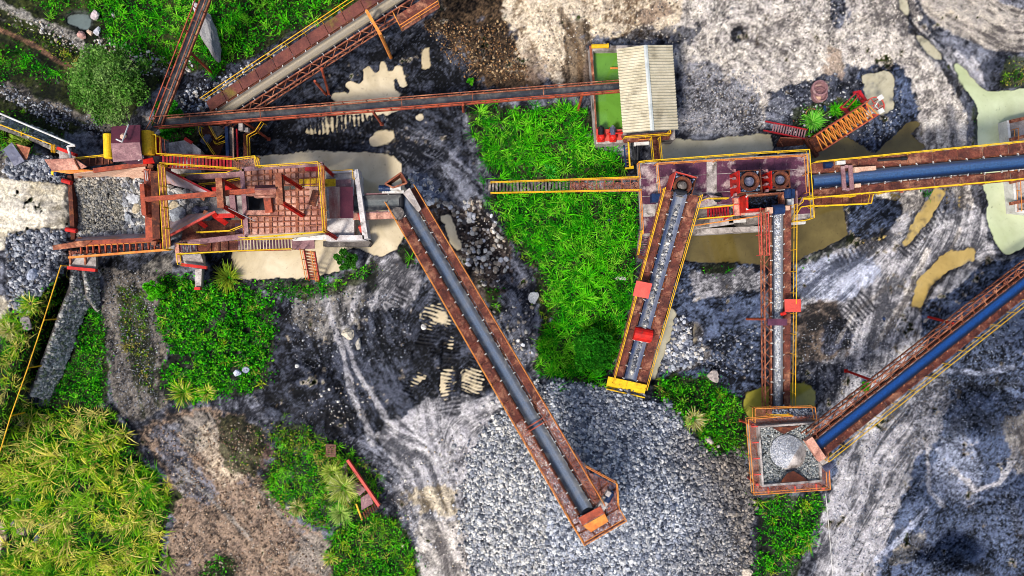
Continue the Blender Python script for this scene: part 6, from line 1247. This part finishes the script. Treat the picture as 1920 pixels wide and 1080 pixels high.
# stairs of the primary plant
t = thing('access_stair', 'long maroon stair with many treads above the feed hopper wing wall', 'stair', P(370,303,0), 'steel stairs'); stairs(P(303,301,7.4), P(436,307,6.0), .95, 20, 'crimson', t, side_m='orange_red', rails=False)
deck([(436,296),(487,293),(488,318),(438,318)], 6.0, 'rust_mesh', t, 'landing'); railing([(300,288),(436,297),(478,292),(484,311)], [7.4,6,6,6], t); railing([(299,305),(444,315)], [7.4,6.0], t)
legs((((440,300,5.9),(447,304,0)),), 'rust', t)
t = thing('access_stair', 'maroon stair with many treads below the crusher floor', 'stair', P(500,459,0), 'steel stairs'); stairs(P(446,460,4.4), P(546,458,3.0), .85, 17, 'maroon', t, side_m='orange_red', rails=False)
deck([(368,454),(446,451),(446,469),(370,472)], 4.4, 'rust_deck', t, 'landing'); stairs(P(337,463,5.2), P(370,462,4.4), .8, 5, 'maroon', t, side_m='salmon', rails=False); b = MB()
for x in (395,411,427): b.bar(P(x,452,4.46), P(x,471,4.46), .1, .08)
b.build('landing_rib', 'rust_dark', t)
railing([(330,476),(440,470),(545,466)], [5.0,4.4,3.0], t); railing([(432,449),(548,447)], [4.4,3.0], t); railing([(330,457),(374,458)], 4.9, t)
b = MB(); b.ibeam(P(333,455,5.0), P(336,492,5.0), .3, .3); b.build('end_beam', 'salmon', t); railing([(331,477),(333,496)], 4.8, t)
deck([(546,449),(589,446),(590,466),(548,469)], 3.0, 'mauve', t, 'landing'); stairs(P(580,470,2.95), P(590,526,.15), .8, 10, 'rust', t, rm='orange', side_m='coral'); legs((((560,466,2.9),(562,466,0)), ((586,450,2.9),(586,451,0))), 'rust', t)
# ladder trough below hopper
t = thing('hopper_walkway', 'rusty walkway trough with ladder like ribs along the lower hopper wall', 'walkway', P(210,463,0))
deck([(128,471),(300,461),(302,470),(130,482)], 5.3, 'rust_mesh', t, 'deck'); b = MB()
for i in range(14): x = 152+i*11.5; b.bar(P(x,459-(x-150)*.03,6.1), P(x+1,476-(x-150)*.055,5.4), .1, .12)
b.build('rib', 'orange_red', t); b = MB(); b.bar(P(130,483,5.6), P(318,468,5.6), .14, .3); b.bar(P(140,462,6.0), P(300,452,6.0), .1, .2); b.build('side_beam', 'orange', t); railing([(150,452),(240,448),(310,447)], 5.8, t, 'yellow', h=.5)
for x in (132,160): b = MB(); b.bar(P(x,470,5.3), P(x+1,500,4.1), .14, .14); b.build('strut', 'rust', t)
t = thing('hopper_walkway', 'dark walkway with yellow rail between the flared plates and the maroon cabin', 'walkway', P(175,303,0))
deck([(148,298),(200,292),(212,306),(165,312)], 5.6, 'rust_dark', t, 'deck'); railing([(140,296),(197,290)], 5.6, t, 'yellow', h=.7); b = MB()
for x in (168,180,192,204): b.bar(P(x,296,5.66), P(x,308,5.66), .06, .05)
b.build('deck_rib', 'rust', t)
# control cabin
t = thing('control_cabin', 'maroon gable roofed cabin between two yellow tanks', 'cabin', P(240,268,0))
RZ = 9.2; r_a, r_b = P(208,269,RZ), P(262,267,RZ); b = MB(); b.plate([P(209,237,8.5), P(263,234,8.5), r_b, r_a], .06); b.build('roof_slope', 'maroon_roof', t); b = MB(); b.plate([r_a+Vector((0,0,.01)), r_b+Vector((0,0,.01)), P(267,299,8.4), P(212,304,8.4)], .06); b.build('roof_slope', 'mauve', t, )  # lower slope's sunlit tone and upper slope's shade are set as colours
b = MB(); b.prism([P(x,y,8.35) for x,y in ((213,242),(261,240),(264,296),(215,299))], 2.6); b.build('cabin_body', 'maroon', t); b = MB(); b.bar(P(264,250,7.4), P(267,288,7.4), .25, 1.4); b.build('side_wall', 'red', t)
for q in ((222,246),(256,246),(222,292),(256,292)): b = MB(); b.bar(P(*q,5.8), P(q[0]+4,q[1]+4,0), .3, .3); b.build('column', 'rust', t)
b = MB(); b.tube(P(241,234,8.9), P(229,266,9.6), .05, 6); b.tube(P(229,266,9.6), P(218,261,9.5), .05, 6); b.build('mast', 'white_paint', t)
b = MB(); b.lathe(P(233,257,8.85), [(.16,0),(.22,.12),(.1,.25)], 10); b.build('lamp', 'pale_peach', t)
b = MB(); b.plate([P(268,300,8.0), P(286,296,8.0), P(290,306,7.6), P(268,308,7.6)], .05); b.build('awning', 'red', t); b = MB(); b.plate([P(258,298,8.1), P(268,291,8.2), P(270,296,8.1), P(259,302,8.0)], .04); b.build('white_sheet', 'white_paint', t)
def ytank(label, x, y0, y1, z, r, m_):
    t = thing('yellow_tank', label, 'tank', P(x,(y0+y1)/2,0), 'yellow tanks by the cabin'); p, q = P(x,y0,z), P(x+1.5,y1,z); b = MB(); d_ = (q-p).normalized(); b.lathe(p, [(r*.6,-.06),(r,0),(r,(q-p).length),(r*.6,(q-p).length+.06)], 18, d_); b.build('tank_body', m_, t, smooth=False)
    for f_ in (.2,.8): b = MB(); c = p.lerp(q,f_); b.box(c-Vector((0,0,r+.1)), (r*1.6,.2,.3)); b.bar(c-Vector((0,0,r)), P(x+3,y0+(y1-y0)*f_+2,0), .2, .2); b.build('stand', 'red', t)
    return t
ytank('narrow bright yellow tank on the left of the maroon cabin', 202.5, 252, 296, 7.4, .3, 'yellow'); ytank('stained yellow tank on the right of the maroon cabin', 276, 247, 290, 7.8, .42, 'yellow_worn')
t = thing('rail_landing', 'small red landing with yellow rails right of the stained yellow tank', 'platform', P(298,275,0)); deck([(286,254),(302,256),(304,292),(288,292)], 7.0, 'crimson', t); railing([(285,252),(292,252),(293,288),(340,290)], 7.0, t); railing([(301,258),(303,290)], 7.0, t, 'orange_red'); legs((((296,280,6.9),(305,288,0)),), 'rust', t)
# concrete crusher block
t = thing('crusher_block', 'pale concrete block house with a maroon ridge cover at the mouth of the short conveyor', 'concrete block', P(645,385,0)); CZ = 3.6
b = MB(); b.prism([P(x,y,CZ-.5) for x,y in ((611,322),(664,320),(664,444),(614,446))], CZ-.5+.3); b.build('block_body', 'dusty_white', t)
for q in ([(663,318),(671,317),(690,447),(680,449)], [(611,441),(682,441),(683,450),(612,452)], [(620,320),(664,318),(664,322),(620,325)]): b = MB(); b.prism([P(x,y,CZ) for x,y in q], 1.2); b.build('parapet', 'dusty_white', t)
b = MB(); b.plate([P(611,351,3.9),P(638,350,4.3),P(639,409,4.3),P(613,410,3.9)], .06); b.build('cover_slope', 'faded_red', t); b = MB(); b.plate([P(637,350,4.31),P(662,350,4.0),P(663,409,4.0),P(638,409,4.31)], .06); b.build('cover_slope', 'maroon_roof', t)
b = MB(); b.prism([P(x,y,3.98) for x,y in ((612,352),(618,352),(620,409),(614,409))], .1); b.build('cover_edge', 'concrete', t)
b = MB(); b.prism([P(x,y,CZ) for x,y in ((605,336),(629,335),(629,349),(605,350))], .1); b.build('yellow_plate', 'yellow', t); b = MB(); b.prism([P(x,y,CZ-.2) for x,y in ((630,337),(658,336),(658,349),(630,350))], .1); b.build('grey_plate', 'mauve', t)
railing([(612,321),(661,318),(662,335)], CZ-.6, t, 'yellow_worn'); b = MB(); b.plate([P(668,325,3.4),P(676,334,3.2),P(676,358,3.2),P(669,358,3.4)], .05); b.build('side_plate', 'yellow_worn', t)
b = MB(); b.prism([P(x,y,1.0) for x,y in ((606,452),(688,447),(695,455),(690,462),(606,462))], 1.2); b.build('footing', 'concrete_dark', t); b = MB(); b.bar(P(672,400,3.2), P(688,446,3.2), .12, .3); b.bar(P(674,424,3.3),P(684,450,2.6),.2,.2); b.build('red_edge', 'coral', t)
b = MB(); b.plate([P(546,447,3.2),P(610,440,3.5),P(630,448,3.3),P(550,452,3.1)], .06); b.build('apron', 'white_paint', t)
# retaining walls
def buttress(label, top, low, capq, capm='red'):
    t = thing('concrete_buttress', label, 'wall', P(*low[0][:2],0), 'white concrete buttresses'); b = MB(); n = len(top); b.prism([P(*v) for v in top], 1, [P(*v) for v in low]); b.build('wall_block', 'concrete', t)
    if capq: b = MB(); b.bar(P(*capq[0]), P(*capq[1]), .22, .3); b.build('painted_edge', capm, t)
buttress('white buttress with a red edge at the left end of the lower hopper walkway', [(130,478,4.4),(180,474,4.4),(180,505,4.3),(129,503,4.3)], [(134,478,2.5),(184,475,2.5),(184,503,2.5),(134,500,2.5)], ((128,502,4.5),(181,507,4.5)))
buttress('white buttress with a red edge by the white pipe rail', [(109,277,4.5),(142,291,4.5),(142,300,4.4),(112,300,4.4)], [(116,282,2.5),(148,294,2.5),(148,302,2.5),(118,302,2.5)], ((109,278,4.6),(143,291,4.6)))
buttress('pair of white buttress slabs below the long lower stair', [(342,478,3.6),(376,476,3.4),(384,500,2.6),(345,494,2.8)], [(348,478,0),(384,476,0),(388,500,0),(350,496,0)], ((340,496,3.3),(388,502,3.0)))
buttress('narrow white buttress strip ending in a red tip in the weeds', [(366,504,2.6),(378,504,2.6),(377,540,2.2),(366,540,2.2)], [(370,503,0),(384,503,0),(382,538,0),(371,538,0)], ((366,541,2.3),(377,541,2.3)))
buttress('weathered white buttress slabs behind the long upper stair', [(316,268,3.9),(352,262,3.9),(376,280,3.6),(377,330,3.4),(322,330,3.6)], [(330,276,0),(360,272,0),(384,288,0),(384,332,0),(330,332,0)], ((347,260,4.0),(360,268,3.9)))
def cobbles(name, label, path, n, seed, r0, r1):
    g = np.random.default_rng(seed); t = []; V_ = []; F_ = []
    o = MB(); 
    for (a, b_), (c, d_) in zip(path, path[1:]): o.plate([P(*a), P(*c), P(*d_), P(*b_)], .25)
    k = len(path)-1; pos = []
    L_ = [math.dist(path[i][0][:2], path[i+1][0][:2]) for i in range(k)]; pr = np.array(L_)/sum(L_)
    for i in range(n):
        s = g.choice(k, p=pr); u_, v_ = g.random(), g.random(); (a, b_), (c, d_) = path[s], path[s+1]; p = P(*a).lerp(P(*c), u_).lerp(P(*b_).lerp(P(*d_), u_), v_); pos.append(tuple(p))
    base = P(*path[k//2][1]); ob = o.build(name, 'concrete_dark', loc=base); v,f,c = stonegeo(np.array(pos), g.uniform(r0,r1,n), colours(n, [(150,150,150),(176,174,170),(120,122,122),(196,192,184),(128,136,112)], seed, .35), seed+1, .15, .6)
    s_ = npmesh('facing_stone', v-np.array(base), f, 'stone', c, parent=ob); s_['kind'] = 'stuff'; tag(ob, label, 'wall', 'cobbled retaining walls')
cobbles('retaining_wall', 'curved dry stone retaining wall dropping from the lower hopper walkway through the grass', [((136,505,2.2),(178,505,.1)),((134,540,2.2),(182,545,.1)),((114,590,2.2),(154,598,.1)),((96,640,2.1),(136,648,.1)),((74,700,2.0),(114,705,.1)),((60,742,1.6),(90,748,.1))], 1900, 41, .10,.2)
cobbles('retaining_wall', 'short stone wall pillar beside the curved retaining wall', [((158,505,2.1),(186,505,.2)),((166,560,1.3),(186,588,.1))], 260, 42, .1,.19)
cobbles('retaining_wall', 'dark mossy stone retaining wall under the white pipe rail', [((0,236,4.0),(6,218,1.2)),((60,258,4.0),(70,240,1.2)),((128,290,4.0),(140,272,1.2))], 500, 43, .10,.2)
t = thing('pipe_rail', 'white pipe guard rail running from the left edge to the flared plates', 'guard rail', P(75,245,4)); b = MB(); b.tube(P(-30,200,5.1), P(141,273,5.1), .07, 8); b.build('top_pipe', 'white_paint', t)
for x, y in ((10,217),(76,245),(140,273)): b = MB(); b.tube(P(x,y,5.1), P(x+1,y+1,3.9), .06, 8); b.build('post', 'white_paint', t)
b = MB(); b.tube(P(127,274,5.1), P(133,296,5.0), .09, 8); b.tube(P(127,274,5.1), P(141,273,5.1), .07, 8); b.build('end_pipe', 'white_paint', t)
t = thing('cable_fence', 'yellow cable fence along the top of the bank at the upper left edge', 'fence', P(60,260,4), 'yellow cable fences'); b = MB(); b.tube(P(-40,218,5.0), P(97,271,5.0), .045, 6); b.build('cable', 'yellow_worn', t)
for x, y in ((40,248),(97,271),(102,272)): b = MB(); b.bar(P(x,y,5.0), P(x,y+14 if x > 90 else y+6,3.95), .09, .09); b.build('post', 'yellow_worn', t)
t = thing('cable_fence', 'yellow cable fence running down the lower left bank above the cobbled wall', 'fence', P(60,640,4), 'yellow cable fences'); b = MB(); pts = [(114,498,4.6),(82,600,4.5),(52,690,4.4),(20,780,4.2),(-10,880,3.4)]; b.path([P(*p) for p in pts], .04, 6); b.build('cable', 'yellow_worn', t)
for x, y, z in pts[:4]: b = MB(); b.bar(P(x,y,z+.1), Vector((P(x,y,z).x, P(x,y,z).y, z-1.4)), .09, .09); b.build('post', 'yellow_worn', t)
b = MB(); b.plate([P(6,280,4.9),P(22,267,5.0),P(46,302,4.7),P(27,312,4.5)], .06); tag(b.build('steel_plate', 'slate_steel', loc=P(26,290,4.4)), 'blue grey steel plate dumped on the spilled rock', 'steel plate', 'dumped steel plates')
b = MB(); b.plate([P(28,269,4.8),P(57,277,4.8),P(50,300,4.5),P(44,300,4.6)], .06); tag(b.build('steel_plate', 'rust', loc=P(44,286,4.4)), 'rusty steel plate half under the blue grey plate', 'steel plate', 'dumped steel plates')
# return conveyor behind the upper stair
t = thing('return_conveyor', 'short dark conveyor with blue and red side rails below the narrow trough', 'conveyor', P(432,265,0)); b = MB(); b.prism([P(x,y,2.6) for x,y in ((428,238),(436,238),(437,296),(430,296))], .15); b.build('belt', 'concrete_dark', t); b = MB(); b.bar(P(425,238,2.7), P(428,296,2.9), .22, .25); b.build('blue_rail', 'blue_steel', t)
b = MB(); b.tube(P(444,242,2.9), P(446,296,3.1), .07, 8); b.build('red_rail', 'crimson', t); b = MB(); b.bar(P(437,240,2.8), P(438,296,3.0), .08, .12); b.build('pale_strip', 'pale_peach', t); b = MB(); b.prism([P(x,y,2.2) for x,y in ((456,252),(466,252),(468,300),(456,300))], .1); b.prism([P(x,y,2.2) for x,y in ((456,252),(484,236),(488,240),(466,254))], .1); b.build('walkway', 'rust_dark', t)
railing([(463,254),(464,292)], 2.4, t); railing([(463,254),(478,246),(490,228)], 2.4, t, 'yellow_worn'); b = MB(); b.box(P(453,239,3.0), (.3,.5,.4)); b.box(P(463,244,2.8), (.3,.3,.3)); b.build('gearbox', 'concrete', t); legs((((431,240,2.4),(436,248,0)),), 'rust', t)
t = thing('winch_platform', 'small dark platform with a concrete block and yellow rails below the narrow trough', 'platform', P(398,260,0)); b = MB(); b.prism([P(x,y,1.9) for x,y in ((392,236),(412,236),(420,244),(404,260))], .4); b.build('plinth', 'concrete_dark', t); deck([(376,240),(392,236),(406,262),(420,268),(410,292),(396,290)], 1.5, 'rust_dark', t); railing([(391,236),(405,261),(416,254)], 1.6, t, 'yellow_worn', h=.8); railing([(372,236),(374,250),(402,292)], 1.6, t, h=.9); railing([(400,264),(404,270),(421,264)], 1.2, t, h=.7); b = MB(); motor(b, P(386,262,2.0), R(50), .7, .25); b.build('motor', 'slate_steel', t)
# ---- scrap by the boom
t = thing('lattice_boom', 'orange red lattice crane boom lying on the ground behind the deck', 'crane boom', P(1575,240,0)); A, B = P(1528,272,.9), P(1630,206,2.2); u_ = (B-A).normalized(); n_ = Vector((-u_.y,u_.x,0)).normalized(); w_ = Vector((0,0,1)); Lb = (B-A).length; hw = .62
b = MB(); S = lambda x,o,z: A+u_*x+n_*o+w_*z
for o_ in (-hw,hw):
    for z in (-.55,.55): b.bar(S(0,o_,z), S(Lb,o_,z), .09, .09)
b.build('chord', 'orange_red', t); b = MB(); k = 11
for i in range(k):
    x0,xm,x1 = Lb*i/k, Lb*(i+.5)/k, Lb*(i+1)/k
    for z in (.55,-.55): b.bar(S(x0,-hw,z), S(xm,hw,z), .06,.06); b.bar(S(xm,hw,z), S(x1,-hw,z), .06,.06)
b.build('lacing', 'orange', t); b = MB()
for i in range(k*2):
    x0 = Lb*i/k/2
    for o_ in (-hw,hw): b.bar(S(x0,o_,.55), S(x0+.25,o_*1.0,-.55), .05,.05)
b.build('side_lacing', 'orange_red', t)
b = MB(); b.bar(S(-.1,-.9,-.5), S(-.1,.9,-.5), .3, .3); b.box(S(.5,.0,-.4), (1.2,1.1,.3), math.atan2(u_.y,u_.x)); b.build('foot', 'rust_dark', t)
t = thing('sheave_cage', 'pink red ring cage with white plates at the tip of the lattice boom', 'boom head', P(1641,199,0)); C = P(1641,199,1.4); b = MB()
for k in range(24):
    a0,a1 = 2*math.pi*k/24, 2*math.pi*(k+1)/24; q = lambda a,r,z: C+Vector((math.cos(a)*r, math.sin(a)*r, z)); b.bar(q(a0,.68,0), q(a1,.68,0), .07,.07)
    if k%4 == 0: b.bar(q(a0,.68,0), q(a0,.18,.1), .05,.05); b.bar(q(a0,.68,0), q(a0,.68,-1.1), .05,.05)
    b.bar(q(a0,.2,.1), q(a1,.2,.1), .06,.06)
b.build('ring', 'coral', t)
for x,y,a in ((1651,183,.6),(1652,208,.5),(1630,212,-.5)): b = MB(); b.box(P(x,y,1.9), (.42,.36,.05), a); b.tube(P(x,y,1.85), C, .04, 6); b.build('white_plate', 'white_paint', t)
t = thing('ladder_section', 'dark red stair ladder section lying beside the scrap chute', 'ladder', P(1470,248,0)); A, B = P(1433,236,.5), P(1511,252,.8); u_ = (B-A).normalized(); n_ = Vector((-u_.y,u_.x,0)); b = MB()
for o_ in (-.36,.36): b.bar(A+n_*o_, B+n_*o_, .08, .2)
b.build('stile', 'crimson', t); b = MB(); 
for i in range(13): p = A.lerp(B, .22+.78*i/12.5); b.bar(p-n_*.36, p+n_*.36, .1, .04)
b.build('tread', 'mauve', t)
t = thing('scrap_chute', 'rusty steel chute lying on its side behind the deck rail', 'scrap', P(1482,268,0)); b = MB(); b.plate([P(1463,258,.9),P(1503,260,.9),P(1505,272,.2),P(1470,275,.2)], .05); b.plate([P(1463,258,.9),P(1470,275,.2),P(1457,276,.1),P(1456,270,.3)], .05); b.plate([P(1503,260,.9),P(1507,270,.4),P(1505,272,.2)], .05); b.build('chute_body', 'rust_dark', t); b = MB(); b.bar(P(1463,258,.95),P(1503,260,.95),.08,.08); b.bar(P(1461,262,.9),P(1468,274,.4),.06,.06); b.build('flange', 'rust', t)
t = thing('crusher_bowl', 'pinkish worn crusher bowl liner standing on the ground by the lattice boom', 'machine part', P(1531,177,0)); b = MB(); b.lathe(P(1530,170,.15), [(.45,0),(.52,.3),(.62,.5),(.62,.75),(.5,.8),(.44,.5),(.38,.3)], 24); b.build('upper_bowl', 'mauve', t); b = MB(); b.lathe(P(1532,181,.1), [(.5,0),(.58,.25),(.58,.6),(.48,.66),(.42,.4),(.3,.35),(.26,.5),(.1,.55),(0,.5)], 24); b.build('lower_bowl', 'mauve', t); b = MB(); b.lathe(P(1532,184,.3), [(.26,0),(.24,.25),(.12,.4),(0,.42)], 14); b.build('liner_cone', 'pale_peach', t)
t = thing('valve_wheel', 'small coral red wheel lying beside the ladder section', 'machine part', P(1484,230,0)); b = MB(); b.lathe(P(1484,230,.1), [(.14,0),(.28,.02),(.32,.12),(.28,.2),(.2,.16),(.1,.3),(0,.3)], 16); b.build('wheel', 'coral', t); b = MB(); b.plate([P(1488,223,.3),P(1493,224,.3),P(1494,231,.1),P(1490,232,.1)], .04); b.build('flap', 'white_paint', t)
t = thing('tyre_ring', 'thin brownish ring half hidden in weeds near the crusher bowl', 'ring', P(1523,214,0)); b = MB(); C = G(1523,214,.05)
for k in range(20): a0,a1 = 2*math.pi*k/20, 2*math.pi*(k+1)/20; b.tube(C+Vector((math.cos(a0)*.5, math.sin(a0)*.42,0)), C+Vector((math.cos(a1)*.5, math.sin(a1)*.42,0)), .04, 6)
b.build('hoop', 'rust', t)
b = MB(); b.box(G(1546,204,.1), (.16,.4,.2), .2); b.tube(G(1546,199,.12), G(1546,197,.12), .06, 8); tag(b.build('blue_can', 'blue_steel', loc=G(1546,204)), 'small blue can lying right of the thin ring', 'can')
t = thing('twisted_scrap', 'red steel frame bent over the ground left of the boom tip', 'scrap', P(1600,190,0)); b = MB()
for p, q, w_ in (((1578,201,.5),(1606,173,1.0),.07),((1586,206,.4),(1611,178,.9),.07),((1600,174,1.0),(1614,171,1.0),.16),((1610,172,1.0),(1622,187,1.0),.2),((1606,176,.9),(1617,193,.8),.07),((1575,200,.4),(1592,213,.3),.22),((1614,191,.9),(1624,186,.9),.16)): b.bar(P(*p), P(*q), w_, w_)
b.build('frame_bar', 'crimson', t); b = MB(); b.plate([P(1578,204,.45),P(1586,201,.45),P(1596,212,.3),P(1588,216,.3)], .05); b.build('plate', 'rust_dark', t)
# basin at right edge
t = thing('concrete_basin', 'pale concrete basin with red beams standing in the green pond', 'basin', P(1910,310,0)); o_ = [(1888,226),(1990,205),(2010,410),(1904,398)]; i_ = [(1893,230),(1985,210),(2005,404),(1908,393)]
ring(o_, i_, -.3, .9, 'basin_wall', 'white_paint', t); b = MB(); b.prism([P(x,y,.55) for x,y in i_], .4); b.build('basin_floor', 'concrete', t)
for y0,y1 in ((228,218),(262,251),(342,330),(382,376)): b = MB(); b.ibeam(P(1894,y0,1.02), P(1990,y1-12,1.02), .25, .22); b.build('cross_beam', 'rust', t)
railing([(1909,240),(1916,395)], .6, t, 'orange', h=.8)
# scrap plates at the bottom
t = thing('scrap_deck', 'rusty deck of plates and bars lying in the weeds', 'scrap', G(682,915)); H_ = lambda x,y,z: P(x,y,z)
b = MB(); b.plate([H_(629,881,.7),H_(650,867,.7),H_(652,893,.6),H_(642,900,.6)], .04); b.build('floor_plate', 'mauve', t); b = MB(); b.plate([H_(665,902,.6),H_(687,918,.6),H_(674,930,.6),H_(655,908,.6)], .04); b.build('floor_plate', 'mauve', t); b = MB(); b.plate([H_(676,934,.6),H_(692,924,.6),H_(700,944,.6),H_(678,957,.6)], .04); b.build('floor_plate', 'mauve', t)
b = MB(); b.bar(H_(652,862,.8), H_(711,948,.8), .22, .3); b.build('edge_beam', 'coral', t); b = MB()
for i in range(7): b.bar(H_(681+i*4.2,960-i*3.0,.55), H_(686+i*4.2,972-i*3.2,.55), .1, .1)
for i in range(4): b.bar(H_(677+i*4,930-i*3,.5), H_(681+i*4,936-i*3,.5), .08, .1)
b.bar(H_(652,866,.5), H_(700,950,.5), .1,.1); b.build('bar', 'rust_dark', t); b = MB(); b.bar(H_(668,945,.6), H_(679,975,.6), .12,.12); b.build('yellow_bar', 'yellow_worn', t)
t = thing('timber_pallet', 'weathered brown timber pallet lying in the weeds above the scrap deck', 'pallet', G(620,844)); b = MB()
for i in range(6): y = 834+i*4.1; b.bar(G(611,y,.3)+Vector((0,0,0)), G(630,y+1,.3), .13, .04)
b.build('slat', 'timber', t); b = MB()
for x in (613,620,628): b.bar(G(x,832,.2), G(x+1,857,.2), .1, .1)
b.build('runner', 'timber', t)
b = MB(); pts = [P(1548,926,4.8), P(1552,965,3.4), P(1556,1010,2.4), P(1562,1085,1.6), P(1566,1160,2.2)]; b.path(pts, .022, 6); tag(b.build('cable', 'white_paint', loc=P(1550,926,4.8)), 'thin pale cable hanging down from the stone bin corner', 'cable')
for x,y,col,lab in ((1658,598,'blue_steel','blue plastic scrap on the grey slope'),(1142,412,'blue_steel','small blue scrap in the lush grass'),(1180,551,'blue_steel','blue rag beside the rock conveyor')): b = MB(); b.plate([G(x-3,y-3,.1),G(x+3,y-2,.15),G(x+2,y+3,.1),G(x-3,y+2,.12)], .03); b.plate([G(x-2,y-2,.2),G(x+1,y-2,.3),G(x+2,y+1,.18)], .03); tag(b.build('scrap_sheet', col, loc=G(x,y)), lab, 'litter')
for o in list(bpy.data.objects):
    if o.type == 'MESH' and not o.data.materials: print('no material', o.name)
